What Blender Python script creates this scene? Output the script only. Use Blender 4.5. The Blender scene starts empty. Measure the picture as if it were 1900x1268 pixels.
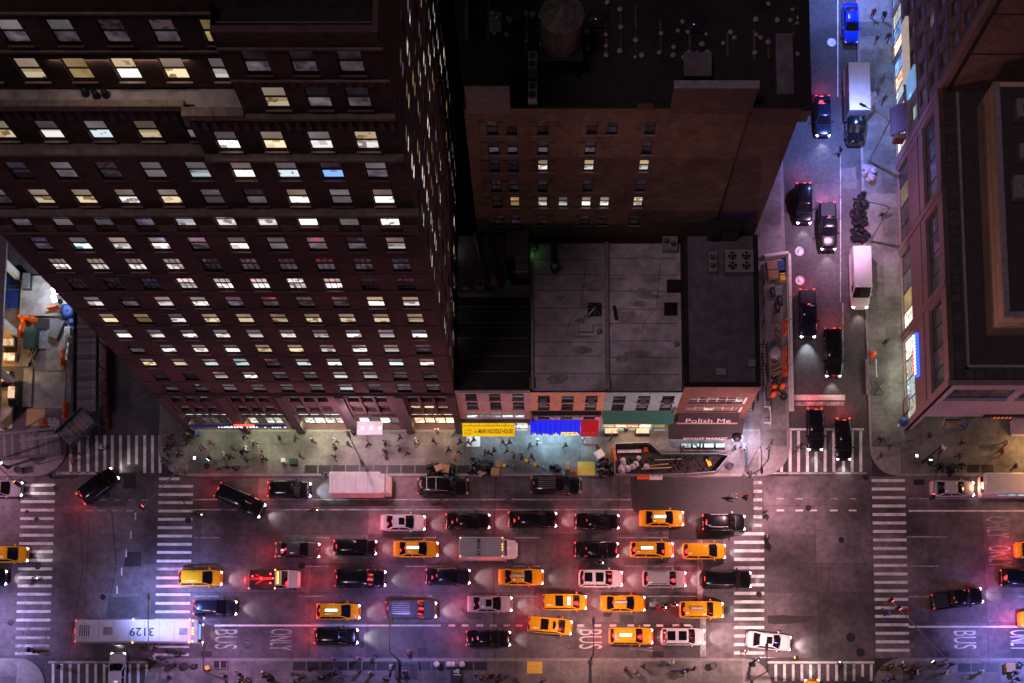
import bpy, bmesh, math, random
from mathutils import Matrix, Vector
random.seed(7)
R = math.radians
SC = bpy.context.scene
COL = SC.collection

# ---------------------------------------------------------------- camera
CAM_H = 141.0
FPX, NX, NY, HZ = 2440.0, 1002.0, 1478.0, 20000.0     # lens in photo pixels, plumb point, horizon distance
PYX = NY - FPX * FPX / HZ
TILT = math.atan(FPX / HZ)
cam = bpy.data.objects.new('camera', bpy.data.cameras.new('camera'))
COL.objects.link(cam)
cam.location = (0, 0, CAM_H)
cam.rotation_euler = (TILT, 0, 0)
cam.data.sensor_width = 36
cam.data.lens = FPX / 1900 * 36
cam.data.shift_x = (950 - NX) / 1900
cam.data.shift_y = (PYX - 634) / 1900
cam.data.clip_start, cam.data.clip_end = 1, 3000
SC.camera = cam

# ---------------------------------------------------------------- night sky: city glow, added sun lamp for the roofs
W = bpy.data.worlds.new('World'); SC.world = W; W.use_nodes = True
nt = W.node_tree; nt.nodes.clear()
sky = nt.nodes.new('ShaderNodeTexSky'); sky.sky_type = 'NISHITA'; sky.sun_disc = False
sky.sun_elevation, sky.sun_rotation = R(70), R(228)
b1 = nt.nodes.new('ShaderNodeBackground'); b1.inputs['Strength'].default_value = 0.0015
b2 = nt.nodes.new('ShaderNodeBackground'); b2.inputs['Color'].default_value = (0.118, 0.07, 0.11, 1)
b2.inputs['Strength'].default_value = 0.12
ad = nt.nodes.new('ShaderNodeAddShader'); wo = nt.nodes.new('ShaderNodeOutputWorld')
nt.links.new(sky.outputs[0], b1.inputs['Color'])
nt.links.new(b1.outputs[0], ad.inputs[0]); nt.links.new(b2.outputs[0], ad.inputs[1])
nt.links.new(ad.outputs[0], wo.inputs['Surface'])
roof_fill = bpy.data.objects.new('moon_light', bpy.data.lights.new('moon_light', 'SUN'))
roof_fill.data.energy, roof_fill.data.angle, roof_fill.data.color = 0.36, R(10), (1, .74, .88)
roof_fill.rotation_euler = (R(20), 0, R(-48)); COL.objects.link(roof_fill)  # added sun lamp, aimed to brighten roofs and west-facing walls

SC.view_settings.view_transform = 'Standard'; SC.view_settings.look = 'None'
SC.view_settings.exposure = 0.0; SC.view_settings.gamma = 1.0
SC.render.engine = 'CYCLES'
cy = SC.cycles
cy.use_denoising = True; cy.max_bounces = 4; cy.diffuse_bounces = 2; cy.glossy_bounces = 2
cy.transmission_bounces = 2; cy.sample_clamp_indirect = 2.5; cy.sample_clamp_direct = 12
cy.use_light_tree = True; cy.caustics_reflective = False; cy.caustics_refractive = False

# ---------------------------------------------------------------- measuring helpers
def ray(x, y):
    u, v = x - NX, PYX - y
    c, s = math.cos(TILT), math.sin(TILT)
    return u, v * c + FPX * s, v * s - FPX * c
def at(x, y, z=0.0):
    d = ray(x, y); k = (z - CAM_H) / d[2]
    return Vector((d[0] * k, d[1] * k, z))
def onY(x, y, Y):                      # point on the vertical plane Y
    d = ray(x, y); k = Y / d[1]
    return Vector((d[0] * k, Y, CAM_H + d[2] * k))
def onX(x, y, X):
    d = ray(x, y); k = X / d[0]
    return Vector((X, d[1] * k, CAM_H + d[2] * k))

# ---------------------------------------------------------------- materials
MATS = {}
def mat(name, col, rough=.75, metal=0.0, var=.22, scale=1.5, bump=0.0, coat=0.0, rand=0.0,
        emit=None, es=0.0, spec=.5, brick=None, stain=0.0, local=False):
    if name in MATS: return MATS[name]
    m = bpy.data.materials.new(name); m.use_nodes = True
    n, l = m.node_tree.nodes, m.node_tree.links
    b = n['Principled BSDF']
    b.inputs['Roughness'].default_value = rough; b.inputs['Metallic'].default_value = metal
    b.inputs['Coat Weight'].default_value = coat; b.inputs['Coat Roughness'].default_value = .06
    b.inputs['Specular IOR Level'].default_value = spec
    c = (*col, 1)
    if local:
        tc = n.new('ShaderNodeTexCoord'); vec = tc.outputs['Object']
    else:
        g = n.new('ShaderNodeNewGeometry'); vec = g.outputs['Position']
    src = None
    if brick:
        sp = n.new('ShaderNodeSeparateXYZ'); l.new(vec, sp.inputs[0])
        a = n.new('ShaderNodeMath'); a.operation = 'ADD'; l.new(sp.outputs[0], a.inputs[0]); l.new(sp.outputs[1], a.inputs[1])
        cb = n.new('ShaderNodeCombineXYZ'); l.new(a.outputs[0], cb.inputs[0]); l.new(sp.outputs[2], cb.inputs[1])
        bt = n.new('ShaderNodeTexBrick'); l.new(cb.outputs[0], bt.inputs['Vector'])
        bt.inputs['Color1'].default_value = c
        bt.inputs['Color2'].default_value = (*[x * .62 for x in col], 1)
        bt.inputs['Mortar'].default_value = (*brick[1], 1)
        bt.inputs['Scale'].default_value = 1.0
        bt.inputs['Brick Width'].default_value = brick[0]; bt.inputs['Row Height'].default_value = brick[0] * .36
        bt.inputs['Mortar Size'].default_value = .012; bt.inputs['Bias'].default_value = -.1
        src = bt.outputs['Color']
    if var > 0:
        no = n.new('ShaderNodeTexNoise'); no.inputs['Scale'].default_value = scale
        no.inputs['Detail'].default_value = 7; no.inputs['Roughness'].default_value = .62
        l.new(vec, no.inputs['Vector'])
        mr = n.new('ShaderNodeMapRange'); l.new(no.outputs['Fac'], mr.inputs['Value'])
        mr.inputs['From Min'].default_value = .3; mr.inputs['From Max'].default_value = .7
        mr.inputs['To Min'].default_value = 1 - var; mr.inputs['To Max'].default_value = 1 + var * .6
        f = mr.outputs[0]
        if stain > 0:
            n2 = n.new('ShaderNodeTexNoise'); n2.inputs['Scale'].default_value = scale * .13
            n2.inputs['Detail'].default_value = 5; l.new(vec, n2.inputs['Vector'])
            m2 = n.new('ShaderNodeMapRange'); l.new(n2.outputs['Fac'], m2.inputs['Value'])
            m2.inputs['From Min'].default_value = .36; m2.inputs['From Max'].default_value = .6
            m2.inputs['To Min'].default_value = 1 - stain; m2.inputs['To Max'].default_value = 1
            mu = n.new('ShaderNodeMath'); mu.operation = 'MULTIPLY'
            l.new(f, mu.inputs[0]); l.new(m2.outputs[0], mu.inputs[1]); f = mu.outputs[0]
        if rand > 0:
            oi = n.new('ShaderNodeObjectInfo')
            m3 = n.new('ShaderNodeMapRange'); l.new(oi.outputs['Random'], m3.inputs['Value'])
            m3.inputs['To Min'].default_value = 1 - rand; m3.inputs['To Max'].default_value = 1 + rand * .5
            mu = n.new('ShaderNodeMath'); mu.operation = 'MULTIPLY'
            l.new(f, mu.inputs[0]); l.new(m3.outputs[0], mu.inputs[1]); f = mu.outputs[0]
        mx = n.new('ShaderNodeMix'); mx.data_type = 'RGBA'; mx.blend_type = 'MULTIPLY'
        mx.inputs['Factor'].default_value = 1
        if src: l.new(src, mx.inputs['A'])
        else: mx.inputs['A'].default_value = c
        l.new(f, mx.inputs['B']); l.new(mx.outputs['Result'], b.inputs['Base Color'])
        if bump > 0:
            bp = n.new('ShaderNodeBump'); bp.inputs['Strength'].default_value = bump
            bp.inputs['Distance'].default_value = .05
            l.new(no.outputs['Fac'], bp.inputs['Height']); l.new(bp.outputs[0], b.inputs['Normal'])
    elif src: l.new(src, b.inputs['Base Color'])
    else: b.inputs['Base Color'].default_value = c
    if emit:
        m.cycles.emission_sampling = 'NONE'
        b.inputs['Emission Color'].default_value = (*emit, 1); b.inputs['Emission Strength'].default_value = es
        if var > 0:
            me_ = n.new('ShaderNodeMix'); me_.data_type = 'RGBA'; me_.blend_type = 'MULTIPLY'; me_.inputs['Factor'].default_value = 1
            me_.inputs['A'].default_value = (*emit, 1); l.new(f, me_.inputs['B']); l.new(me_.outputs['Result'], b.inputs['Emission Color'])
    MATS[name] = m
    return m

def lit_mat(name, hi, lo, es, scale=2.2, blocks=True, mid=None):
    """glow painted into a pane, mostly a lit room seen through it: bright fittings, a darker band behind, blocks of furniture"""
    m = mat(name, (.03, .03, .035), rough=.12, var=0)
    m.cycles.emission_sampling = 'NONE'
    n, l = m.node_tree.nodes, m.node_tree.links
    b = n['Principled BSDF']
    tc = n.new('ShaderNodeTexCoord'); oi = n.new('ShaderNodeObjectInfo')
    of = n.new('ShaderNodeMath'); of.operation = 'MULTIPLY'; of.inputs[1].default_value = 91.7
    l.new(oi.outputs['Random'], of.inputs[0])
    mx = n.new('ShaderNodeMix'); mx.data_type = 'RGBA'
    mx.inputs['A'].default_value = (*lo, 1); mx.inputs['B'].default_value = (*hi, 1)
    if blocks:
        vo = n.new('ShaderNodeTexVoronoi'); vo.voronoi_dimensions = '4D'; vo.distance = 'CHEBYCHEV'
        vo.inputs['Scale'].default_value = scale; vo.inputs['Randomness'].default_value = .85
        l.new(tc.outputs['Object'], vo.inputs['Vector']); l.new(of.outputs[0], vo.inputs['W'])
        sp = n.new('ShaderNodeSeparateColor'); l.new(vo.outputs['Color'], sp.inputs[0])
        mr = n.new('ShaderNodeMapRange'); l.new(sp.outputs[0], mr.inputs['Value'])
        mr.inputs['From Min'].default_value = .12; mr.inputs['From Max'].default_value = .3
        sx = n.new('ShaderNodeSeparateXYZ'); l.new(tc.outputs['Object'], sx.inputs[0])
        r2 = n.new('ShaderNodeMapRange'); l.new(oi.outputs['Random'], r2.inputs['Value'])
        r2.inputs['To Min'].default_value = .35; r2.inputs['To Max'].default_value = 1.5
        gt = n.new('ShaderNodeMath'); gt.operation = 'LESS_THAN'; l.new(sx.outputs[2], gt.inputs[0]); l.new(r2.outputs[0], gt.inputs[1])
        r3 = n.new('ShaderNodeMapRange'); l.new(gt.outputs[0], r3.inputs['Value']); r3.inputs['To Min'].default_value = .45
        mu = n.new('ShaderNodeMath'); mu.operation = 'MULTIPLY'; l.new(mr.outputs[0], mu.inputs[0]); l.new(r3.outputs[0], mu.inputs[1])
        l.new(mu.outputs[0], mx.inputs['Factor'])
    else:
        no = n.new('ShaderNodeTexNoise'); no.noise_dimensions = '4D'; no.inputs['Scale'].default_value = scale
        l.new(tc.outputs['Object'], no.inputs['Vector']); l.new(of.outputs[0], no.inputs['W'])
        mr = n.new('ShaderNodeMapRange'); l.new(no.outputs['Fac'], mr.inputs['Value'])
        mr.inputs['From Min'].default_value = .35; mr.inputs['From Max'].default_value = .65
        l.new(mr.outputs[0], mx.inputs['Factor'])
    l.new(mx.outputs['Result'], b.inputs['Emission Color'])
    m4 = n.new('ShaderNodeMapRange'); l.new(oi.outputs['Random'], m4.inputs['Value'])
    m4.inputs['To Min'].default_value = es * .35; m4.inputs['To Max'].default_value = es * 1.25
    l.new(m4.outputs[0], b.inputs['Emission Strength'])
    return m

M = dict(
    asphalt=mat('asphalt', (.088, .078, .082), .85, var=.35, scale=2.2, bump=.25, stain=.35),
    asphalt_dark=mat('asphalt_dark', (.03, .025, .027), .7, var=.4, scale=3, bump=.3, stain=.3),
    concrete_road=mat('concrete_road', (.16, .128, .146), .72, var=.42, scale=1.4, bump=.14, stain=.65, rand=.36),
    sidewalk=mat('sidewalk', (.19, .176, .17), .85, var=.3, scale=2.5, bump=.1, stain=.5, rand=.25),
    kerb=mat('kerb', (.22, .2, .2), .8, var=.3, scale=2),
    joint=mat('joint', (.05, .045, .045), .9, var=.2),
    paint_white=mat('paint_white', (.74, .72, .7), .7, var=.4, scale=7, stain=.3),
    paint_worn=mat('paint_worn', (.5, .48, .47), .75, var=.75, scale=9, stain=.6),
    paint_yellow=mat('paint_yellow', (.62, .42, .05), .7, var=.3, scale=5),
    tower_brick=mat('tower_brick', (.135, .056, .045), .9, var=.5, scale=1.3, brick=(.42, (.1, .06, .055)), stain=.62),
    tower_stone=mat('tower_stone', (.12, .064, .058), .85, var=.35, scale=1.2, stain=.25),
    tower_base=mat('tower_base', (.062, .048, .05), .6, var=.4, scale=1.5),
    ledge=mat('ledge', (.22, .16, .13), .85, var=.4, scale=2, stain=.3),
    terrace=mat('terrace', (.42, .36, .34), .85, var=.5, scale=.9, stain=.4),
    frame_dark=mat('frame_dark', (.02, .017, .018), .5, var=.2, scale=3),
    frame_white=mat('frame_white', (.62, .58, .55), .6, var=.2, scale=3),
    frame_alu=mat('frame_alu', (.3, .28, .29), .4, metal=.6, var=.2, scale=3),
    rear_brick=mat('rear_brick', (.235, .145, .09), .9, var=.45, scale=.7, brick=(.4, (.08, .055, .045)), stain=.4),
    rear_brick_red=mat('rear_brick_red', (.16, .09, .072), .9, var=.4, scale=.7, brick=(.4, (.075, .05, .05)), stain=.35),
    stucco_grey=mat('stucco_grey', (.2, .165, .175), .9, var=.3, scale=1.1, stain=.3),
    noodle_wall=mat('noodle_wall', (.66, .52, .5), .85, var=.22, scale=1.4, stain=.2),
    peach_wall=mat('peach_wall', (.85, .55, .36), .85, var=.2, scale=1.4, stain=.2),
    mint_wall=mat('mint_wall', (.36, .62, .6), .85, var=.2, scale=1.4, stain=.2),
    brick_orange=mat('brick_orange', (.19, .085, .05), .9, var=.35, scale=1.2, brick=(.3, (.16, .09, .07))),
    roof_black=mat('roof_black', (.013, .011, .012), .8, var=.6, scale=1, stain=.4),
    roof_grey=mat('roof_grey', (.6, .5, .53), .9, var=.35, scale=1.1, stain=.5),
    roof_mid=mat('roof_mid', (.16, .13, .155), .85, var=.35, scale=1.1, stain=.4),
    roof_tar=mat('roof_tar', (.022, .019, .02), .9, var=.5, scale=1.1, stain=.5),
    coping=mat('coping', (.28, .25, .26), .85, var=.35, scale=2),
    east_stone=mat('east_stone', (.27, .175, .17), .75, var=.18, scale=1.3, stain=.15),
    east_stone_s=mat('east_stone_pale', (.42, .33, .42), .75, var=.18, scale=1.3, stain=.15),
    east_brown=mat('east_brown', (.27, .15, .115), .85, var=.3, scale=.8, brick=(.4, (.12, .075, .06)), stain=.3),
    east_tan=mat('east_tan', (.68, .46, .28), .85, var=.22, scale=1, stain=.25),
    east_roof=mat('east_roof', (.06, .046, .05), .95, var=.5, scale=6, bump=.3),
    paver_dark=mat('paver_dark', (.075, .062, .065), .9, var=.4, scale=3, rand=.3),
    metal_grey=mat('metal_grey', (.34, .32, .34), .45, metal=.5, var=.25, scale=3),
    metal_dark=mat('metal_dark', (.03, .028, .03), .5, metal=.4, var=.2, scale=3),
    metal_green=mat('metal_green', (.03, .07, .055), .5, metal=.2, var=.25, scale=3),
    steel_pole=mat('steel_pole', (.3, .3, .3), .4, metal=.7, var=.2, scale=4),
    wood=mat('wood', (.3, .21, .13), .85, var=.45, scale=4, rand=.45, local=True),
    wood_grey=mat('wood_grey', (.23, .215, .22), .9, var=.5, scale=5, rand=.5, local=True),
    plywood=mat('plywood', (.38, .25, .12), .8, var=.3, scale=4, rand=.2),
    soil=mat('soil', (.026, .02, .019), .95, var=.6, scale=3, bump=.6),
    rust=mat('rust', (.16, .05, .025), .9, var=.5, scale=3),
    tarp_blue=mat('tarp_blue', (.01, .035, .22), .6, var=.5, scale=3, bump=.5),
    orange_plastic=mat('orange_plastic', (.85, .13, .02), .5, var=.15, scale=4),
    white_plastic=mat('white_plastic', (.7, .68, .68), .5, var=.15, scale=4),
    yellow_plastic=mat('yellow_plastic', (.75, .45, .03), .5, var=.15, scale=4),
    green_plastic=mat('green_plastic', (.06, .3, .13), .5, var=.2, scale=4),
    bag_black=mat('bag_black', (.01, .01, .014), .14, var=.3, scale=6, bump=.8, local=True),
    bag_clear=mat('bag_clear', (.42, .36, .46), .3, var=.5, scale=6, bump=.8, local=True),
    bag_white=mat('bag_white', (.34, .3, .36), .5, var=.3, scale=6, bump=.6, local=True),
    cardboard=mat('cardboard', (.4, .25, .13), .85, var=.25, scale=4, rand=.25),
    rubber=mat('rubber', (.015, .015, .015), .85, var=.2),
    rim=mat('rim', (.5, .5, .5), .3, metal=.9, var=0),
    car_glass=mat('car_glass', (.008, .008, .011), .04, var=0, spec=.8),
    dark_glass=mat('dark_glass', (.02, .017, .024), .08, var=0, spec=.6),
    fan_dark=mat('fan_dark', (.01, .01, .01), .6, var=0),
    tank_wood=mat('tank_wood', (.1, .07, .07), .9, var=.5, scale=3, rand=.2),
    tank_roof=mat('tank_roof', (.12, .1, .085), .9, var=.5, scale=2, rand=.35),
    head_glow=mat('head_glow', (.8, .8, .8), .2, var=0, emit=(1, .93, .98), es=5),
    head_glow_blue=mat('head_glow_blue', (.8, .8, .8), .2, var=0, emit=(.7, .8, 1), es=9),
    tail_glow=mat('tail_glow', (.4, .01, .01), .2, var=0, emit=(1, .05, .03), es=3),
    amber_glow=mat('amber_glow', (.6, .3, .02), .2, var=0, emit=(1, .5, .06), es=5),
    tail_off=mat('tail_off', (.3, .012, .012), .2, var=0, emit=(1, .06, .04), es=.7),
    topper_glow=mat('topper_glow', (.7, .7, .75), .4, var=0, emit=(.85, .88, 1), es=2.2),
    topper_off=mat('topper_off', (.62, .58, .56), .5, var=.15, scale=6),
    lamp_cool=mat('lamp_cool', (.8, .8, .8), .3, var=0, emit=(.6, .78, 1), es=8),
    lamp_warm=mat('lamp_warm', (.8, .8, .8), .3, var=0, emit=(1, .72, .5), es=8),
    red_signal=mat('red_signal', (.4, .01, .01), .3, var=0, emit=(1, .04, .06), es=9),
    walk_signal=mat('walk_signal', (.5, .5, .6), .3, var=0, emit=(.45, .65, 1), es=7),
    orange_signal=mat('orange_signal', (.5, .2, .02), .3, var=0, emit=(1, .33, .03), es=7),
)
lit_mat('lit_white', (1, .94, .9), (.3, .24, .22), 1.3)
lit_mat('lit_cool', (.8, .95, 1), (.1, .22, .28), 1.0)
lit_mat('lit_warm', (1, .8, .5), (.32, .18, .08), .9)
lit_mat('lit_yellow', (.8, .56, .25), (.45, .28, .1), .5, .8, False)
lit_mat('blind_beige', (.56, .42, .32), (.4, .28, .2), .5, .6, False)
lit_mat('blind_grey', (.46, .4, .43), (.3, .26, .28), .34, .6, False)
lit_mat('dim_reflection', (.3, .25, .3), (.06, .045, .06), .42, 1.3, False)  # noisy glow painted in for reflections on dull panes
lit_mat('dim_mauve', (.34, .2, .22), (.06, .04, .05), .4, 3.2)
lit_mat('dark_room', (.05, .035, .05), (.008, .006, .008), .4, 1.2, False)
lit_mat('lit_shop', (1, .97, .84), (.2, .18, .13), 1.7, 2.6)
lit_mat('lit_shop_warm', (1, .8, .55), (.5, .2, .08), 2.2, 2.6)
lit_mat('lit_shop_cool', (.78, .95, 1), (.08, .15, .17), 1.5, 2.6)
lit_mat('lit_blue', (.25, .5, 1), (.02, .05, .3), 1.3, 2)

def paint(name, col, rough=.2, coat=.9):
    return mat('paint_' + name, col, rough=rough, var=.08, scale=3, coat=coat)
PAINT = dict(black=paint('black', (.006, .006, .008)), navy=paint('navy', (.012, .014, .03)),
             grey=paint('grey', (.08, .075, .085)), silver=paint('silver', (.42, .39, .42)),
             white=paint('car_white', (.74, .7, .71)), yellow=paint('taxi', (.86, .42, .012)),
             blue=paint('blue', (.005, .03, .55)), beige=paint('beige', (.5, .42, .38)),
             darkred=paint('darkred', (.2, .008, .012)))

# ---------------------------------------------------------------- mesh kit
class MB:
    def __init__(s): s.v, s.f, s.m, s.s = [], [], [], []
    def face(s, pts, m=0, sm=False):
        i = len(s.v); s.v += [tuple(p) for p in pts]
        s.f.append(tuple(range(i, i + len(pts)))); s.m.append(m); s.s.append(sm); return s
    def raw(s, vs, fs, m=0, sm=False):
        i = len(s.v); s.v += [tuple(p) for p in vs]
        for f in fs: s.f.append(tuple(i + k for k in f)); s.m.append(m); s.s.append(sm)
        return s
    def box(s, x0, x1, y0, y1, z0, z1, m=0):
        v = [(x0, y0, z0), (x1, y0, z0), (x1, y1, z0), (x0, y1, z0), (x0, y0, z1), (x1, y0, z1), (x1, y1, z1), (x0, y1, z1)]
        return s.raw(v, [(3, 2, 1, 0), (4, 5, 6, 7), (0, 1, 5, 4), (1, 2, 6, 5), (2, 3, 7, 6), (3, 0, 4, 7)], m)
    def cbox(s, c, sx, sy, sz, rz=0, m=0, tx=1.0, ty=1.0):
        v = []
        for z, fx, fy in ((0, 1, 1), (sz, tx, ty)):
            for a, b in ((-1, -1), (1, -1), (1, 1), (-1, 1)):
                x, y = a * sx * fx / 2, b * sy * fy / 2
                v.append((c[0] + x * math.cos(rz) - y * math.sin(rz), c[1] + x * math.sin(rz) + y * math.cos(rz), c[2] + z))
        return s.raw(v, [(3, 2, 1, 0), (4, 5, 6, 7), (0, 1, 5, 4), (1, 2, 6, 5), (2, 3, 7, 6), (3, 0, 4, 7)], m)
    def prism(s, poly, z0, z1, m=0):
        n = len(poly)
        a = sum(poly[i][0] * poly[(i + 1) % n][1] - poly[(i + 1) % n][0] * poly[i][1] for i in range(n))
        if a < 0: poly = poly[::-1]
        v = [(p[0], p[1], z0) for p in poly] + [(p[0], p[1], z1) for p in poly]
        f = [tuple(range(n - 1, -1, -1)), tuple(range(n, 2 * n))]
        f += [(i, (i + 1) % n, n + (i + 1) % n, n + i) for i in range(n)]
        return s.raw(v, f, m)
    def bar(s, p, q, w, h=None, m=0):
        p, q = Vector(p), Vector(q); h = h or w
        d = (q - p).normalized()
        up = Vector((0, 0, 1)) if abs(d.z) < .95 else Vector((0, 1, 0))
        a = d.cross(up).normalized() * w / 2; b = a.cross(d).normalized() * h / 2
        v = [p - a - b, p + a - b, p + a + b, p - a + b, q - a - b, q + a - b, q + a + b, q - a + b]
        return s.raw(v, [(0, 1, 2, 3), (7, 6, 5, 4), (4, 5, 1, 0), (5, 6, 2, 1), (6, 7, 3, 2), (7, 4, 0, 3)], m)
    def tube(s, pts, r, n=8, m=0, r2=None):
        pts = [Vector(p) for p in pts]; rings = []
        for i, p in enumerate(pts):
            d = (pts[min(i + 1, len(pts) - 1)] - pts[max(i - 1, 0)]).normalized()
            up = Vector((0, 0, 1)) if abs(d.z) < .9 else Vector((1, 0, 0))
            a = d.cross(up).normalized(); b = a.cross(d).normalized()
            rr = r if r2 is None else r + (r2 - r) * i / max(1, len(pts) - 1)
            rings.append([p + a * rr * math.cos(t * 2 * math.pi / n) + b * rr * math.sin(t * 2 * math.pi / n) for t in range(n)])
        return s.loft(rings, m=m)
    def loft(s, rings, m=0, cap=True, sm=True, closed=True):
        n = len(rings[0]); v = [p for r in rings for p in r]; f = []
        for i in range(len(rings) - 1):
            for j in range(n if closed else n - 1):
                k = (j + 1) % n
                f.append((i * n + j, i * n + k, (i + 1) * n + k, (i + 1) * n + j))
        s.raw(v, f, m, sm)
        if cap:
            s.face(list(reversed(rings[0])), m); s.face(rings[-1], m)
        return s
    def lathe(s, prof, n=16, c=(0, 0, 0), m=0, cap=True):
        rings = [[(c[0] + r * math.cos(t * 2 * math.pi / n), c[1] + r * math.sin(t * 2 * math.pi / n), c[2] + z) for t in range(n)] for r, z in prof]
        return s.loft(rings, m=m, cap=cap)
    def mesh(s, name, mats):
        me = bpy.data.meshes.new(name); me.from_pydata(s.v, [], s.f)
        for k in (mats if isinstance(mats, (list, tuple)) else [mats]): me.materials.append(k)
        me.polygons.foreach_set('material_index', s.m); me.polygons.foreach_set('use_smooth', s.s)
        me.update(); return me
    def obj(s, name, mats, parent=None, **k):
        return obj(name, s.mesh(name, mats), parent, **k)

def obj(name, me, parent=None, loc=(0, 0, 0), rz=0.0, mats=None, sc=None, rot=None):
    o = bpy.data.objects.new(name, me); COL.objects.link(o)
    o.location = loc
    if rot: o.rotation_euler = rot
    elif rz: o.rotation_euler = (0, 0, rz)
    if sc: o.scale = sc if isinstance(sc, (tuple, list)) else (sc, sc, sc)
    if mats:
        for i, k in enumerate(mats):
            if k: o.material_slots[i].link = 'OBJECT'; o.material_slots[i].material = k
    if parent:
        o.parent = parent
        if parent.get('_world'): o.matrix_parent_inverse = Matrix.Translation(-parent.location)
    return o
TAGGED = []
def tag(o, label, cat, group=None, kind=None):
    o['label'] = label; o['category'] = cat
    if group: o['group'] = group
    if kind: o['kind'] = kind
    TAGGED.append(o); return o
def struct(o): o['kind'] = 'structure'; return o
def stuff(o): o['kind'] = 'stuff'; return o
def thing(name, label, cat, loc=(0, 0, 0), rz=0.0, group=None, world=False):
    """an Empty at a thing's base; world=True: its parts are given in world coordinates"""
    o = bpy.data.objects.new(name, None); COL.objects.link(o); o.empty_display_size = .3
    o.location = loc; o.rotation_euler = (0, 0, rz)
    if world: o['_world'] = 1
    return tag(o, label, cat, group)
def light(name, kind, loc, energy, color, parent=None, size=.3, spot=None, rot=None, blend=.6):
    d = bpy.data.lights.new(name, kind); d.energy = energy; d.color = color
    if kind == 'AREA': d.shape = 'RECTANGLE'; d.size, d.size_y = (size if isinstance(size, tuple) else (size, size))
    else: d.shadow_soft_size = size
    if kind == 'SPOT': d.spot_size = R(spot or 120); d.spot_blend = blend
    o = bpy.data.objects.new(name, d); COL.objects.link(o); o.location = loc
    if rot: o.rotation_euler = rot
    if parent:
        o.parent = parent
        if parent.get('_world'): o.matrix_parent_inverse = Matrix.Translation(-parent.location)
    return o
TXT = {}
def text_mesh(body, size=1.0, depth=.004, sx=1.0, bold=0.0):
    k = (body, size, depth, sx, bold)
    if k in TXT: return TXT[k]
    cu = bpy.data.curves.new('text', 'FONT'); cu.body = body; cu.size = size
    cu.extrude = depth; cu.align_x = 'CENTER'; cu.align_y = 'CENTER'; cu.offset = bold; cu.resolution_u = 3
    o = bpy.data.objects.new('text', cu); COL.objects.link(o)
    dg = bpy.context.evaluated_depsgraph_get()
    me = bpy.data.meshes.new_from_object(o.evaluated_get(dg))
    bpy.data.objects.remove(o); bpy.data.curves.remove(cu)
    for v in me.vertices: v.co.x *= sx
    TXT[k] = me
    return me
def letters(body, parent, loc, rot, size, m, sx=1.0, depth=.01, bold=0.0, name='lettering'):
    me = text_mesh(body, size, depth, sx, bold).copy(); me.materials.clear(); me.materials.append(m)
    return obj(name, me, parent, loc=loc, rot=rot)

def scribble(parent, loc, rot, width, height, n, m, seed=0, name='lettering'):
    """a line of writing too small to read in the photograph: a row of uneven strokes"""
    rr = random.Random(seed); b = MB(); st = width / n
    for i in range(n):
        if rr.random() < .12: continue
        x = -width / 2 + (i + .5) * st; h = height * rr.choice((.62, .62, .7, 1.0)); w = st * rr.uniform(.4, .75)
        b.box(x - w / 2, x - w / 2 + w * .35, -height / 2, -height / 2 + h, 0, .012); b.box(x - w / 2, x + w / 2, -height / 2 + h * rr.choice((.0, .4, .8)), -height / 2 + h * rr.choice((.2, .6, 1.0)) + .01, 0, .0125)
    return b.obj(name, m, parent, loc=loc, rot=rot)
# ================================================================ ground, roads, pavements
KN, KS = 34.84, 14.76                  # kerbs of the avenue
YF = 39.94                             # building line on the north side
XW0, XW1 = -47.4, -41.9                # west side street
XE0, XE1 = 27.4, 36.25                 # east side street
SWX0, SWX1, SEX0, SEX1 = -53.2, -42.6, 24.9, 35.9
gr = struct(MB().box(-600, 600, -600, 600, -.6, -.05).obj('ground', M['asphalt_dark']))

def round_rect(x0, x1, y0, y1, r, corners):
    """rectangle whose named corners (sw, se, ne, nw) are rounded"""
    out = []
    for nm, cx, cy, a0 in (('sw', x0, y0, 180), ('se', x1, y0, 270), ('ne', x1, y1, 0), ('nw', x0, y1, 90)):
        if nm in corners:
            ox, oy = cx + (r if 'w' in nm else -r), cy + (r if 's' in nm else -r)
            out += [(ox + r * math.cos(R(a0 + k * 15)), oy + r * math.sin(R(a0 + k * 15))) for k in range(7)]
        else: out.append((cx, cy))
    return out

# avenue of cast concrete panels
avenue = struct(MB().box(-130, 130, KS, KN, -.05, -.025).obj('avenue', M['joint']))
ys = [KS, 18.68, 21.95, 25.15, 28.36, 31.6, KN]
PM = {}
for j in range(6):
    h = ys[j + 1] - ys[j]
    PM[j] = MB().box(-3.035, 3.035, -h / 2 + .015, h / 2 - .015, -.02, 0).mesh('concrete_panel', M['concrete_road'])
for i in range(-11, 11):
    for j in range(6):
        obj('concrete_panel', PM[j], avenue, loc=(i * 6.1 + 2.6, (ys[j] + ys[j + 1]) / 2, random.uniform(-.002, .002)))
struct(MB().box(-130, -64.53, KS, KN, -.02, -.001).obj('avenue_end', M['concrete_road']))
struct(MB().box(63.7, 130, KS, KN, -.02, -.001).obj('avenue_end', M['concrete_road']))
# side streets of asphalt
side_e = struct(MB().box(XE0 - .2, XE1 + .2, KN, 150, -.04, -.004).obj('side_street', M['asphalt']))
side_w = struct(MB().box(XW0 - 6, XW1 + .2, KN, 120, -.04, -.004).obj('side_street', M['asphalt']))
struct(MB().box(SEX0 - .2, SEX1 + .2, -60, KS, -.04, -.004).obj('side_street', M['asphalt']))
struct(MB().box(SWX0 - .2, SWX1 + .2, -60, KS, -.04, -.004).obj('side_street', M['asphalt']))

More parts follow.
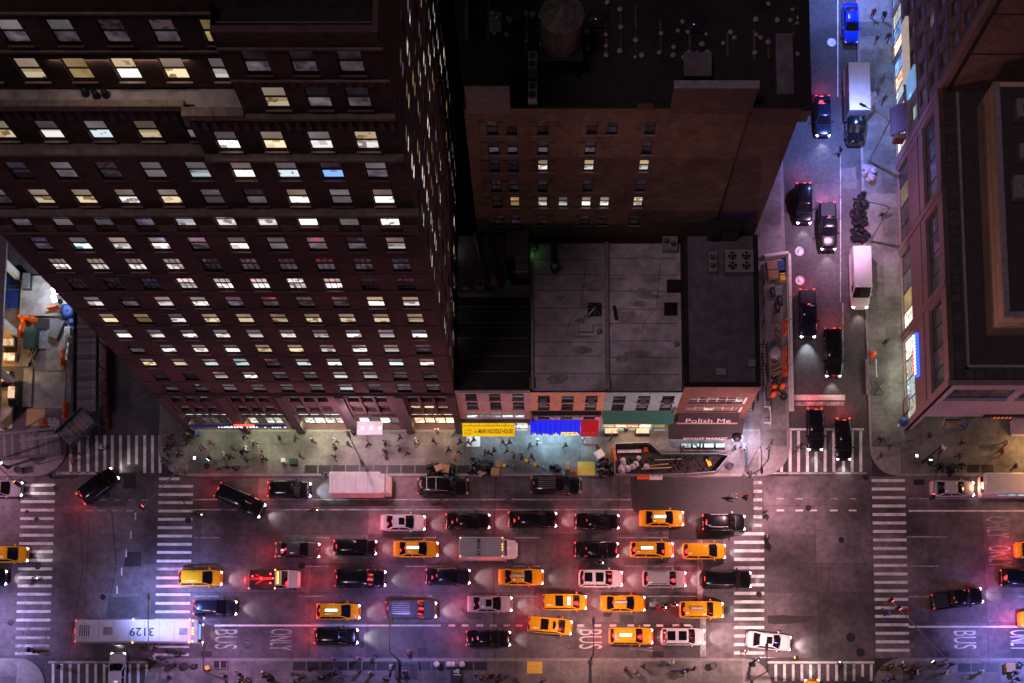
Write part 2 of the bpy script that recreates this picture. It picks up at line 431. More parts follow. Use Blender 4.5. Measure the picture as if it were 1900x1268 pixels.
def pavement(poly, rects, sx=2.18, sy=1.7, oy=0.0):
    base = struct(MB().prism(poly, -.04, .13).obj('sidewalk', M['kerb']))
    cache = {}
    for (x0, x1, y0, y1) in rects:
        nx, ny = max(1, round((x1 - x0) / sx)), max(1, round((y1 - y0) / sy))
        w, h = (x1 - x0) / nx, (y1 - y0) / ny
        k = (round(w, 3), round(h, 3))
        if k not in cache:
            cache[k] = MB().box(-w / 2 + .012, w / 2 - .012, -h / 2 + .012, h / 2 - .012, 0, .02).mesh('paving_slab', M['sidewalk'])
        for a in range(nx):
            for b in range(ny):
                obj('paving_slab', cache[k], base, loc=(x0 + (a + .5) * w, y0 + (b + .5) * h, .13 + random.uniform(0, .004)))
    return base
walk_n = pavement(round_rect(XW1, XE0, KN, 110, 3.2, ('sw', 'se')),
    [(XW1 + .25, -38.7, 38.1, 47.9), (XW1 + 3.3, 24.0, KN + .3, 39.85), (21.8, XE0 - .3, 40.1, 47), (24.2, XE0 - .3, 38.2, 40.1),(22.3, XE0 - .3, 62, 79)])
walk_ne = pavement(round_rect(XE1, 120, KN, 150, 3.2, ('sw',)),
    [(XE1 + .25, 40.3, 38.1, 88), (XE1 + 3.3, 57, KN + .3, 40.1), (40.4, 57, 40.1, 44.0)])
walk_nw = pavement(round_rect(-130, XW0 - 4.6, KN, 39.0, 3.2, ('se',)), [(-66, XW0 - 8, KN + .3, 38.9)])
walk_s = pavement(round_rect(SWX1, SEX0, -60, KS, 3.0, ('ne', 'nw')), [(SWX1 + 3.1, SEX0 - 3.1, 9.6, KS - .3)])
walk_sw = pavement(round_rect(-130, SWX0, -60, KS, 3.0, ('ne',)), [(-64, SWX0 - 3.1, 9.6, KS - .3)])
walk_se = pavement(round_rect(SEX1, 130, -60, KS, 3.0, ('nw',)), [(SEX1 + 3.1, 58, 9.6, KS - .3)])

# steel-faced kerb strips, a step of their own
def kerb(parent, x0, x1, y0, y1): MB().box(x0, x1, y0, y1, -.03, .152).obj('kerb', M['kerb'], parent)
kerb(walk_n, XW1 + 3.2, XE0 - 3.2, KN - .02, KN + .2)
kerb(walk_n, XE0 - .2, XE0 + .02, 38.1, 109)
kerb(walk_ne, XE1 - .02, XE1 + .2, 38.1, 149)
kerb(walk_ne, XE1 + 3.2, 119, KN - .02, KN + .2)
kerb(walk_s, SWX1 + 3, SEX0 - 3, KS - .2, KS + .02)
kerb(walk_se, SEX1 + 3, 129, KS - .2, KS + .02)

# ---------------------------------------------------------------- painted markings (each a thin sheet on the road)
ZP = .012
def stripe(parent, x0, x1, y0, y1, m='paint_white', name='painted_stripe', z=ZP):
    """pixel box of the photograph laid on the road"""
    c = [at(x0, y0), at(x1, y0), at(x1, y1), at(x0, y1)]
    return MB().prism([(p.x, p.y) for p in c], z - .004, z).obj(name, M[m], parent)
lean = lambda x, y: x + (x - NX) * (y - 1000) / HZ * .8
for y in [900.6, 916, 931.1, 946.8, 962.5, 977.9, 993.5, 1008.9, 1024, 1040, 1055.9, 1072, 1087.7, 1102.9, 1119, 1135, 1150.9, 1167.3, 1183.5, 1198.7, 1213]:
    stripe(avenue, lean(36, y), lean(99, y), y - 2.6, y + 2.6, 'paint_white' if y < 1160 else 'paint_worn', 'crosswalk_stripe')
for y in [889, 902.7, 918, 933, 948.5, 964, 979.5, 995, 1010.4, 1025.3, 1041.5, 1056, 1072.7, 1088, 1103.7, 1119.8, 1135.6, 1151, 1167, 1183, 1200, 1215]:
    stripe(avenue, lean(292, y), lean(350, y) + (6 if y > 900 else -20), y - 2.5, y + 2.5, 'paint_worn' if y in (1056,) else 'paint_white', 'crosswalk_stripe')
for i in range(21):
    y = 896 + 15.8 * i
    stripe(avenue, 1362 if y > 985 else 1398, 1418 if y > 985 else 1414, y - 2.8, y + 2.8, 'paint_worn' if i < 6 else 'paint_white', 'crosswalk_stripe')
for i in range(21):
    y = 892 + 15.75 * i
    stripe(avenue, lean(1620, y), lean(1682, y), y - 2.7, y + 2.7, 'paint_white', 'crosswalk_stripe')
for x in (1432, 1450, 1466, 1481.6, 1498, 1514, 1530.8, 1547, 1565, 1581, 1597): stripe(side_e, x - 2.6, x + 2.8, 800, 876, 'paint_white', 'crosswalk_stripe')
stripe(side_e, 1424, 1603, 795, 799); stripe(side_e, 1418, 1608, 876.6, 880, 'paint_worn')
for x in (131, 146.5, 163, 179.4, 194.5, 208.4, 223.6, 238.8, 253.4, 268.6, 283, 297): stripe(side_w, x - 2.7, x + 2.7, 808, 862 if 230 < x < 260 else 878, 'paint_white', 'crosswalk_stripe')
stripe(side_w, 104, 180, 876, 881, 'paint_worn')
for i in range(12):
    x = 96 + i * 15.8; stripe(avenue, x, x + 5, 1232, 1290, 'paint_white', 'crosswalk_stripe')
    x = 1437 + i * 16.1; stripe(avenue, x, x + 5, 1233, 1264 if i != 10 else 1256, 'paint_white', 'crosswalk_stripe')
stripe(avenue, 90, 274, 1227, 1231, 'paint_worn'); stripe(avenue, 1424, 1622, 1227.5, 1231.5)
for y, spans in ((998, ((360, 407), (561, 611), (748, 809), (955, 1002), (1143, 1240))), (1051.3, ((360, 402), (565, 610), (751, 820), (952, 1002), (1156, 1294))),
                 (1106.8, ((360, 406), (553, 604), (750, 801), (947, 1000), (1195, 1297))), (996.5, ((1682, 1757),)), (1051, ((1688, 1742),)), (1107.5, ((1686, 1732), (1890, 1930)))):
    for a, b in spans: stripe(avenue, a, b, y - .9, y + .9, 'paint_worn', 'lane_dash')
stripe(avenue, 356, 1170, 926.4, 928.4, 'paint_worn', 'lane_line'); stripe(avenue, 356, 1175, 945, 947.2, 'paint_worn', 'lane_line')
stripe(avenue, 1686, 1960, 924.5, 926.5, 'paint_worn', 'lane_line'); stripe(avenue, 1686, 1960, 946.8, 949.8, 'paint_white', 'lane_line')
for x in (163, 187, 212, 238, 264): stripe(avenue, x, x + 11, 927, 929, 'paint_worn', 'lane_dash'); stripe(avenue, x - 4, x + 9, 946.5, 949, 'paint_worn', 'lane_dash')
for x in (1441, 1476, 1502, 1540, 1575): stripe(avenue, x, x + 13, 924.8, 926.8, 'paint_worn', 'lane_dash'); stripe(avenue, x, x + 14, 946, 949, 'paint_white', 'lane_dash')
stripe(avenue, 398, 818, 1159.3, 1162.6, 'paint_white', 'lane_line'); stripe(avenue, 1685, 1960, 1161.5, 1165, 'paint_white', 'lane_line')
for x in (832, 857, 884, 909, 934, 957, 1071, 1103, 1131, 1164, 1194, 1218, 1248, 1269): stripe(avenue, x, x + 12.5, 1159, 1163, 'paint_white' if x < 900 or x > 1050 else 'paint_worn', 'lane_dash')
stripe(avenue, 1294, 1304, 1002, 1130, 'paint_worn', 'stop_line'); stripe(avenue, 1299, 1310, 1131, 1219, 'paint_worn', 'stop_line')
stripe(side_e, 1469, 1568, 733, 743, 'paint_white', 'stop_line'); stripe(side_e, 1469, 1566, 746, 753, 'paint_worn', 'stop_line')
stripe(side_e, 1553.5, 1555.5, -20, 180, 'paint_white', 'lane_line'); stripe(side_e, 1558.6, 1560.4, 290, 560, 'paint_worn', 'lane_line')
stripe(side_e, 1563, 1565, 562, 690, 'paint_worn', 'lane_line')
for i in range(5): stripe(side_w, 250 - i * 8.5, 252.6 - i * 8.5, 952 + i * 34, 966 + i * 34, 'paint_white', 'lane_dash')
def road_word(px, py, word, m='paint_white', ln=42, wd=40):
    p = at(px, py); me = text_mesh(word, 1.0, .002).copy(); me.materials.clear(); me.materials.append(M[m])
    d = [max(v.co[k] for v in me.vertices) - min(v.co[k] for v in me.vertices) for k in (0, 1)]
    o = obj('painted_word', me, avenue, loc=(p.x, p.y, ZP), rot=(0, 0, R(-90)))
    o.scale = (wd / 17.2 / d[0], ln / 17.2 / d[1], 1)
road_word(417, 1186, 'BUS', 'paint_worn', 42, 36); road_word(519, 1187, 'ONLY', 'paint_worn', 42, 40)
road_word(1093, 1186, 'BUS', 'paint_white', 43, 36); road_word(1187, 1190, 'ONLY', 'paint_worn', 43, 38)
road_word(1788, 1187, 'BUS', 'paint_white', 42, 34); road_word(1893, 1188, 'ONLY', 'paint_white', 42, 38)
road_word(1849, 978, 'ONLY', 'paint_worn', 44, 40); road_word(1853, 1032, 'ONLY', 'paint_worn', 44, 40)

# patches, manholes, drains
def patch(parent, pts, m, z=.007, name='road_patch'):
    out = []
    for i in range(len(pts)):
        a, b = at(*pts[i]), at(*pts[(i + 1) % len(pts)])
        k = max(1, int((b - a).length / .8))
        for t in range(k):
            p = a.lerp(b, t / k); out.append((p.x + random.uniform(-.07, .07), p.y + random.uniform(-.07, .07)))
    return MB().prism(out, z - .004, z).obj(name, M[m], parent)
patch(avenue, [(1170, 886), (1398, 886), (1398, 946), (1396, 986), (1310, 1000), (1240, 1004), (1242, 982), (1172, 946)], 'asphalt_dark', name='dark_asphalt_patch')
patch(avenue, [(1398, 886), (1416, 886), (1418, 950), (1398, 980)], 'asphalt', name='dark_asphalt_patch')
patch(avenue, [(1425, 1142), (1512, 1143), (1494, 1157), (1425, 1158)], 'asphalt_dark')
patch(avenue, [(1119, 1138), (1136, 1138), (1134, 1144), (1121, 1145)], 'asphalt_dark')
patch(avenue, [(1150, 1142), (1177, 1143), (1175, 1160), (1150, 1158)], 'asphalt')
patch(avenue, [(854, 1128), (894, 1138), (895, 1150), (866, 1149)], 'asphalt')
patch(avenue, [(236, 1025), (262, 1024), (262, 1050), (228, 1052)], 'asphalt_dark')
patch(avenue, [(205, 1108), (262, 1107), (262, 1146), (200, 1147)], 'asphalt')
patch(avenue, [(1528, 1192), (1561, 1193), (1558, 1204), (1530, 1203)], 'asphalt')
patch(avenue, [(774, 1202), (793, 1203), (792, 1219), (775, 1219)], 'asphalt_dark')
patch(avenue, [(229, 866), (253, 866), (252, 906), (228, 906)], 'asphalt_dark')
patch(side_e, [(1512, 342), (1557, 342), (1557, 400), (1514, 402)], 'concrete_road', z=.004)
patch(side_e, [(1558, 312), (1588, 311), (1590, 350), (1559, 352)], 'sidewalk', z=.004)
for a, b, wd in (((920, 886), (916, 1000), 2.0), ((915, 1046), (918, 1225), 1.8), ((1135, 886), (1129, 945), 1.2), ((1149, 886), (1147, 950), 1.2), ((146, 948), (154, 1050), 1.2), ((154, 1053), (125, 1225), 1.2),
                 ((207, 948), (216, 1050), 1.4), ((216, 1053), (196, 1148), 1.2), ((1540, 1050), (1528, 1210), 1.0), ((1592, 1000), (1607, 1055), 1.0), ((58, 900), (60, 1060), .9), ((60, 1060), (36, 1225), .9)):
    p, q = at(*a), at(*b); MB().bar((p.x, p.y, .005), (q.x, q.y, .005), wd / 17.2, .004).obj('tar_seam', M['asphalt_dark'], avenue)
man = MB().lathe([(.46, -.01), (.46, .004), (.38, .006), (.36, .002), (.0, .003)], 20).mesh('manhole_cover', M['metal_dark'])
for x, y, s in ((459, 1196, 1), (1561, 1002, .7), (1500, 943, .75), (1578, 1183, 1.1), (1596, 1211, 1), (70, 1052, .7), (68, 964, .6), (20, 1156, .7), (191, 1108, .7), (349, 966, .8),
                (671, 1196, .8), (1057, 1197, .9), (1606, 886, .8), (199, 918, .8), (1408, 1103, .7), (560, 1050, .8), (1349, 1133, .8), (104, 906, .8), (50, 950, .5)):
    p = at(x, y); obj('manhole_cover', man, avenue, loc=(p.x, p.y, .012), sc=s)
man2 = MB().lathe([(.56, -.01), (.56, .006), (.44, .006), (.4, .0), (.2, .0), (.18, .006), (.0, .006)], 20).mesh('manhole_cover', M['metal_grey'])
for x, y in ((1483, 467), (1484, 521), (1543, 79)): p = at(x, y); obj('manhole_cover', man2, side_e, loc=(p.x, p.y, .006))
def grate(parent, px, py, w, h, z, bars=9):
    p = at(px, py, z); b = MB().box(-w / 2, w / 2, -h / 2, h / 2, -.01, .004, 0)
    for i in range(bars): x = -w / 2 + (i + .5) * w / bars; b.box(x - w / bars * .28, x + w / bars * .28, -h / 2 + .04, h / 2 - .04, .004, .018, 1)
    return b.obj('vent_grate' if z > .1 else 'drain_grate', [M['fan_dark'], M['metal_dark']], parent, loc=(p.x, p.y, z + .002))
for x, y in ((401, 896), (1218 + 3, 1214), (383, 1214), (1705, 895), (1750, 1214)): grate(avenue, x, y, 1.2, .62, .006)
for i in range(13): grate(walk_n, 577 + i * 25.7, 871, 1.38, .9, .153)
for i in range(14): grate(walk_s, 555 + i * 25.9, 1236, 1.38, .95, .153)
for x in (1789, 1815, 1842): grate(walk_se, x, 1239, 1.38, .92, .153)
for x in (1806, 1832): grate(walk_ne, x, 870, 1.38, .9, .153)
def plate(px0, px1, py0, py1, parent, m='paint_yellow', name='tactile_plate'):
    a, b = at(px0, py1, .155), at(px1, py0, .155)
    MB().box(a.x, b.x, a.y, b.y, .15, .165).obj(name, M[m], parent)
plate(1072, 1104, 857, 882, walk_n); plate(978, 1006, 1228, 1250, walk_s)
plate(866, 891, 808, 829, walk_n, 'frame_white', 'cellar_door')
# ================================================================ facade kit
def facade(root, loc, rz, width, z0, z1, openings, depth, m, name='wall', x0=0.0):
    """wall face in local x,z (front towards -y) with real recessed openings"""
    xs = sorted({x0, x0 + width, *[v for o in openings for v in o[:2]]}); zs = sorted({z0, z1, *[v for o in openings for v in o[2:4]]})
    b = MB()
    for j in range(len(zs) - 1):
        za, zb = zs[j], zs[j + 1]; run = None
        for i in range(len(xs) - 1):
            xa, xb = xs[i], xs[i + 1]
            hole = any(o[0] < (xa + xb) / 2 < o[1] and o[2] < (za + zb) / 2 < o[3] for o in openings)
            if hole:
                if run is not None: b.face([(run, 0, za), (xa, 0, za), (xa, 0, zb), (run, 0, zb)]); run = None
            elif run is None: run = xa
        if run is not None: b.face([(run, 0, za), (xs[-1], 0, za), (xs[-1], 0, zb), (run, 0, zb)])
    for (a, c, e, f) in [o[:4] for o in openings]:
        d = depth
        b.face([(a, 0, e), (a, d, e), (a, d, f), (a, 0, f)]); b.face([(c, 0, e), (c, 0, f), (c, d, f), (c, d, e)])
        b.face([(a, 0, e), (c, 0, e), (c, d, e), (a, d, e)]); b.face([(a, 0, f), (a, d, f), (c, d, f), (c, 0, f)])
    return b.obj(name, m, root, loc=loc, rz=rz)
WK = {}
def window(root, loc, rz, w, h, style, panes, sill=None, frame='frame_dark', recess=.22, ft=.06):
    """loc = bottom centre of the opening on the wall face"""
    k = (round(w, 3), round(h, 3), style, frame, recess, sill, ft)
    if k not in WK:
        y0, y1 = recess - .05, recess + .03
        f = MB(); ps = []
        f.box(-w / 2, -w / 2 + ft, y0, y1, 0, h); f.box(w / 2 - ft, w / 2, y0, y1, 0, h)
        f.box(-w / 2 + ft, w / 2 - ft, y0, y1, 0, ft); f.box(-w / 2 + ft, w / 2 - ft, y0, y1, h - ft, h)
        def pn(xa, xb, za, zb): ps.append(MB().box(xa, xb, recess, recess + .03, za, zb).mesh('pane', M['dark_glass']))
        if style == 'single': pn(-w / 2 + ft, w / 2 - ft, ft, h - ft)
        elif style == 'arch':
            n = 6
            for s in (-1, 1):     # brick shoulders rounding the head of the opening
                arc = [(s * w / 2 * (1 - i / n * .55), h - .42 * (1 - math.sin(i / n * math.pi / 2))) for i in range(n + 1)]
                for i in range(n):
                    (xa, za), (xb, zb) = arc[i], arc[i + 1]
                    q = [(xa, -.004, za), (xb, -.004, zb), (xb, -.004, h + .01), (xa, -.004, h + .01)]
                    f.face(q if s < 0 else q[::-1], 1)
                    q = [(xa, -.004, za), (xa, recess, za), (xb, recess, zb), (xb, -.004, zb)]
                    f.face(q if s < 0 else q[::-1], 1)
            f.box(-w / 2 + ft, w / 2 - ft, y0, y1, h * .5 - .05, h * .5 + .05)
            pn(-w / 2 + ft, w / 2 - ft, h * .5 + .05, h - ft); pn(-w / 2 + ft, w / 2 - ft, ft, h * .5 - .05)
        else:
            zm = h * .48
            f.box(-w / 2 + ft, w / 2 - ft, y0 - .02, y1, zm - .07, zm + .05)
            pn(-w / 2 + ft, w / 2 - ft, zm + .05, h - ft); pn(-w / 2 + ft, w / 2 - ft, ft, zm - .07)
            if style == 'grid':
                for s in (-1, 1): f.box(s * w / 6 - .025, s * w / 6 + .025, y0, recess - .01, ft, h - ft)
        sl = None
        if sill: sl = MB().box(-w / 2 - .08, w / 2 + .08, -.12, recess, -.1, .0).mesh('sill', M[sill])
        WK[k] = (f.mesh('window', [M[frame], M['tower_brick']]), ps, sl)
    fm, ps, sl = WK[k]
    o = obj('window', fm, root, loc=loc, rz=rz)
    for i, p in enumerate(ps):
        obj('pane', p, o, mats=[MATS[panes[i % len(panes)]]])
    if sl: obj('sill', sl, o)
    return o
CODE = {'d': ('dark_room', 'dim_reflection'), 'D': ('dark_room', 'dark_room'), 'w': ('blind_beige', 'lit_white'), 'W': ('lit_white', 'lit_white'), 'y': ('blind_beige', 'lit_warm'), 'Y': ('lit_yellow', 'lit_yellow'),
        'g': ('blind_grey', 'dim_reflection'), 'G': ('blind_grey', 'blind_grey'), 'c': ('blind_grey', 'lit_cool'), 'C': ('lit_cool', 'lit_cool'), 'm': ('dim_mauve', 'dim_reflection'), 'M': ('dim_mauve', 'dim_mauve'),
        'n': ('blind_grey', 'lit_white'), 'o': ('lit_warm', 'lit_white'), 'b': ('dim_reflection', 'lit_blue')}

# ================================================================ the brick office tower
TX0, TX1, TYB = -38.6, -8.55, 78.0
tw = thing('office_tower', 'tall dark red brick office tower with rows of lit windows and stepped top terraces', 'building', ((TX0 + TX1) / 2, YF, 0), world=True)
WWID, WHGT = 1.38, 2.42
cols = [-36.98 + 2.873 * i + .58 for i in range(10)]
rows = {0: 'ddgmggcggg', 1: 'DDwngGnnmd', 2: 'yycCmcwncw', 3: 'dnwnyywnwm', 4: 'nnnnnnnnnn', 5: 'yYnyyyyyyy', 6: 'ndwwmmmmoo', 7: 'DDDWWWWWDD', 8: 'wwwwDmdddd',
        9: 'dcwwgwGgdw', 10: 'dGgmnownGw', 11: 'gyywyGdwGw', 12: 'DDgmGcwcb d'[:10].replace(' ', 'g')}
base_z = lambda k: 14.02 + 3.78 * k
op = []
for k in rows:
    zb = base_z(k) + (0.25 if k == 10 else 0)
    for c in cols: op.append((c - WWID / 2 - TX0, c + WWID / 2 - TX0, zb, zb + WHGT - (.1 if k == 10 else 0)))
ZM = 62.9
facade(tw, (TX0, YF, 0), 0, TX1 - TX0, 13.35, ZM, op, .3, M['tower_brick'], 'front_wall')
for k, code in rows.items():
    zb = base_z(k) + (0.25 if k == 10 else 0)
    for i, c in enumerate(cols):
        window(tw, (c, YF, zb), 0, WWID, WHGT - (.1 if k == 10 else 0), 'arch' if k == 10 else 'grid' if k in (7, 8) else 'sash', CODE[code[i]],
               'tower_stone' if k not in (10,) else None)
# string courses, sills and cornices
def course(z, h, proj, m='tower_stone', x0=TX0, x1=TX1, y=YF, name='string_course'):
    MB().box(x0 - proj * .5, x1 + proj * .5, y - proj, y + .02, z, z + h).obj(name, M[m], tw)
for k in (1, 3, 5, 6, 8): course(base_z(k) - .62, .16, .07)
course(base_z(10) - .55, .18, .16); course(base_z(11) - .72, .32, .5, 'ledge', name='cornice'); course(base_z(7) - .35, .2, .1)
for i in range(11):        # ornament panels between the arched windows
    xa = (cols[i - 1] + WWID / 2 + .12) if i else TX0 + .1; xb = (cols[i] - WWID / 2 - .12) if i < 10 else TX1 - .1
    b = MB().box(xa, xb, YF - .05, YF + .02, base_z(10) - .25, base_z(10) + .75)
    for t in range(max(1, int((xb - xa) / .24))): b.cbox((xa + .14 + t * .24, YF - .06, base_z(10) + .1), .16, .05, .42, tx=.5)
    b.obj('ornament_panel', M['ledge'], tw)
for i in range(10):        # short stone lintels, uneven from storey to storey
    for k in (2, 5, 6, 9, 7):
        if (i * 7 + k * 5) % 3 == 0:
            MB().box(cols[i] - .95, cols[i] + 1.0, YF - .06, YF + .02, base_z(k) + WHGT + .12, base_z(k) + WHGT + .34).obj('lintel', M['tower_stone'], tw)
# base storeys: five bays between dark piers
bay = (TX1 - TX0) / 5
op2 = []
for b_ in range(5):
    for j in range(3):
        xa = b_ * bay + 1.02 + j * 1.42
        for z in (6.9, 10.35): op2.append((xa, xa + 1.12, z, z + 2.05))
    op2.append((b_ * bay + .85, b_ * bay + bay - .62, 0.2, 6.0))
facade(tw, (TX0, YF + .12, 0), 0, TX1 - TX0, .0, 13.35, op2, .9, M['tower_stone'], 'base_wall')
lit3 = {(3, 0): 'n', (4, 0): 'w', (1, 0): 'm'}
for b_ in range(5):
    x0 = TX0 + b_ * bay
    for j in range(3):
        for q, z in enumerate((6.9, 10.35)):
            cd = 'y' if (b_ == 4 and q == 0) else 'm' if (b_ == 1 and q == 0 and j > 0) else 'd' if (b_ + j + q) % 3 else 'g'
            if b_ == 3 and q == 1: cd = 'G'
            window(tw, (x0 + 1.02 + j * 1.42 + .56, YF + .12, z), 0, 1.12, 2.05, 'sash', CODE[cd], None, recess=.4)
        MB().box(x0 + .87 + j * 1.42, x0 + 1.0 + j * 1.42, YF - .06, YF + .13, 6.3, 13.2).obj('mullion_rib', M['tower_stone'], tw)
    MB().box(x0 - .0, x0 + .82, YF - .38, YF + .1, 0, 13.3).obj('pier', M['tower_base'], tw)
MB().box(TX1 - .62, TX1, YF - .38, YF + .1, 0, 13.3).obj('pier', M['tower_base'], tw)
course(13.3, .22, .25)
# shop fronts in the bays
def shopfront(b_, mats, n, top=None):
    x0 = TX0 + b_ * bay + .85; x1 = TX0 + (b_ + 1) * bay - .62
    w = (x1 - x0) / n
    for i in range(n):
        o = window(tw, (x0 + (i + .5) * w, YF + .12, .2), 0, w, 4.2, 'single', [mats[i % len(mats)]], None, recess=.75)
        window(tw, (x0 + (i + .5) * w, YF + .12, 4.75), 0, w, .95, 'single', [top or 'lit_shop_cool'], None, recess=.3)
    MB().box(x0, x1, YF + .2, YF + .85, 4.4, 4.75).obj('transom', M['tower_base'], tw)
shopfront(0, ['dark_room', 'dim_reflection', 'dim_reflection'], 5); shopfront(1, ['lit_shop', 'dim_reflection', 'lit_shop'], 5)
shopfront(2, ['lit_shop', 'lit_shop', 'lit_shop'], 4); shopfront(3, ['lit_shop', 'blind_grey'], 4, 'dark_room'); shopfront(4, ['lit_shop_warm'], 4, 'lit_shop_warm')
sx0, sx1 = TX0 + .9, TX0 + 2 * bay - .7
sg = MB().box(sx0, sx1, YF - .58, YF - .4, 3.45, 4.0).obj('sign_band', mat('sign_blue', (.01, .02, .16), .5, var=.1, emit=(.01, .02, .2), es=.15), tw)
lw = mat('letters_white', (.8, .8, .8), .5, var=0, emit=(.8, .9, 1), es=3)
lr = mat('letters_red', (.5, .02, .02), .5, var=0, emit=(1, .05, .03), es=3.5)
scribble(sg, (TX0 + bay + .2, YF - .63, 3.72), (R(90), 0, 0), 4.4, .5, 13, lw, 3); scribble(sg, (TX0 + bay + 4.2, YF - .63, 3.7), (R(90), 0, 0), 2.4, .4, 9, lw, 4)
MB().cbox((TX0 + bay + .9, YF - .53, 4.02), 2.2, .16, .16, tx=.7).obj('sign_emblem', lr, sg)
canopy = MB().box(TX0 + 3 * bay + .9, TX0 + 4 * bay - 2.4, YF - 1.35, YF + .1, 3.2, 3.45).obj('entrance_canopy', mat('canopy_glass', (.45, .43, .45), .3, var=.15, emit=(.8, .75, .8), es=.25), tw)
for i in range(3):
    x = TX0 + 3 * bay + 1.5 + i * .95
    MB().lathe([(.16, 0), (.16, .03), (0, .04)], 10, (x, YF - .65, 3.45)).obj('canopy_lamp', lw, canopy)
for i, (e, c) in enumerate(((130, (.75, .85, .55)), (260, (.85, .95, .55)), (330, (.95, .98, .55)), (120, (1, .85, .8)), (200, (1, .64, .38)))):
    light('shop_light', 'AREA', (TX0 + (i + .5) * bay, YF + .0, 3.2), e, c, tw, size=(bay - 1.6, .5), rot=(R(-38), 0, 0))
# east side wall with its own rows of windows
sop, sw = [], []
for k in range(0, 14):
    for j in range(9):
        y = 1.6 + j * 2.95; op_ = (y, y + 1.3, base_z(k), base_z(k) + WHGT); sop.append(op_)
        sw.append((y + .65, base_z(k)))
facade(tw, (TX1, YF, 0), R(90), TYB - YF, 0, 67.7, sop, .12, M['tower_brick'], 'side_wall')
rs = random.Random(5)
for y, z in sw:
    window(tw, (TX1, YF + y, z), R(90), 1.3, WHGT, 'sash', CODE[rs.choice('DDddWngcyYnW')], None, recess=.05)
for x, y0, y1, z1, nm in ((TX0, YF, TYB, ZM, 'side_wall'),):
    MB().face([(x, y1, 0), (x, y0, 0), (x, y0, z1), (x, y1, z1)]).obj(nm, M['tower_brick'], tw)
MB().face([(TX1, TYB, 0), (TX0, TYB, 0), (TX0, TYB, 67.7), (TX1, TYB, 67.7)]).obj('rear_wall', M['tower_brick'], tw)
# ---- upper tiers: projecting pavilion on the right, receding wing on the left
PX0 = -21.0                       # pavilion left edge (first tier)
YD, YE = 40.63, 41.70             # receding planes of the wing
def tier(x0, x1, y, z0, z1, wins, m='tower_brick'):
    o = [(w[0] - WWID / 2 - x0, w[0] + WWID / 2 - x0, w[1], w[1] + WHGT) for w in wins]
    facade(tw, (x0, y, 0), 0, x1 - x0, z0, z1, o, .3, M[m], 'front_wall')
    for w in wins: window(tw, (w[0], y, w[1]), 0, WWID, WHGT, 'sash', CODE[w[2]], 'ledge' if w[2] in 'wnyo' else 'tower_stone')
zD, zE, zF = 63.24, 68.25, 72.0
tier(PX0, TX1, YF, ZM, 67.7, [(x + .6, zD, c) for x, c in ((-19.85, 'n'), (-17.0, 'y'), (-14.12, 'n'), (-11.26, 'o'))])
tier(-17.4, TX1, YF, 67.7, 76.1, [(x + .6, zE, c) for x, c in ((-15.88, 'y'), (-13.4, 'd'), (-11.1, 'd'))] + [(x + .6, zF, 'd') for x in (-16.2, -13.6, -11.0)])
tier(TX0, PX0, YD, ZM, 67.6, [(-30.7 - .1 + i * 3.02 + .6, zD, c) for i, c in enumerate('ncyd')] + [(-33.8 + .6, zD, 'y'), (-36.8 + .6, zD, 'y')])
tier(TX0, -17.4, YE, 67.6, 76.3, [(-30.0 + (i - 2) * 2.78 - .1 + .6, zE, c) for i, c in enumerate('gyyYoyn')] + [(-29.5 + (i - 3) * 2.78 - .1 + .6, zF, c) for i, c in enumerate('dgdggmmY')])
def slab(x0, x1, y0, y1, z0, z1, m, name): return MB().box(x0, x1, y0, y1, z0, z1).obj(name, M[m], tw)
slab(TX0, PX0, YF - .05, YD, ZM - .3, ZM - .02, 'ledge', 'coping'); slab(PX0 + .01, TX1, YF - .45, YF - .003, ZM - .28, ZM, 'ledge', 'cornice')
slab(TX0, PX0 - .02, YD - .02, YE, 67.0, 67.35, 'terrace', 'terrace_floor'); slab(PX0, -17.42, YF + .35, YE, 67.0, 67.4, 'terrace', 'terrace_floor')
for i in range(18):     # coping stones round the terrace edge
    x = TX0 + i * .98; MB().box(x + .01, x + .97, YD - .3, YD + .12, 67.36, 67.92).obj('coping_stone', M['ledge'], tw)
for i in range(4): x = PX0 - .1 + i * .92; MB().box(x + .01, x + .91, YF - .25, YF + .3, 67.42, 68.0).obj('coping_stone', M['ledge'], tw)
slab(PX0 - .25, PX0 - .01, YF + .32, YD + .1, 67.36, 67.98, 'ledge', 'coping')
slab(-17.38, TX1, YF - .32, YF - .003, 67.5, 67.8, 'ledge', 'cornice')
for z in (71.35, 74.55): slab(-17.38, TX1 + .1, YF - .12, YF - .003, z, z + .16, 'ledge', 'string_course')
for z in (71.35, 75.0): slab(TX0, -17.45, YE - .12, YE - .003, z, z + .16, 'ledge', 'string_course')
for z0, z1, ya, xa, xb in ((66.0, 67.0, YF, PX0, TX1), (66.0, 66.95, YD, TX0, PX0), (70.95, 71.3, YF, -17.4, TX1)):
    n = int((xb - xa) / .62)
    for i in range(n):
        x = xa + (i + .5) * (xb - xa) / n; MB().cbox((x, ya - .06, z0), .34, .1, z1 - z0, tx=.6).obj('dentil', M['tower_stone'], tw)
MB().face([(PX0, YD, ZM), (PX0, YF, ZM), (PX0, YF, 67.0), (PX0, YD, 67.0)]).obj('return_wall', M['tower_brick'], tw)
MB().face([(-17.4, YE, 67.4), (-17.4, YF, 67.4), (-17.4, YF, 76.1), (-17.4, YE, 76.1)]).obj('return_wall', M['tower_brick'], tw)
MB().face([(TX1, YF, 67.7), (TX1, TYB, 67.7), (TX1, TYB, 75.2), (TX1, YF, 75.2)]).obj('side_wall', M['tower_brick'], tw)
slab(-17.2, TX1 - .25, YF + .4, 41.95, 74.8, 75.1, 'roof_tar', 'roof_terrace'); slab(-17.4, TX1, YF + .004, YF + .4, 75.9, 76.1, 'tower_stone', 'coping')
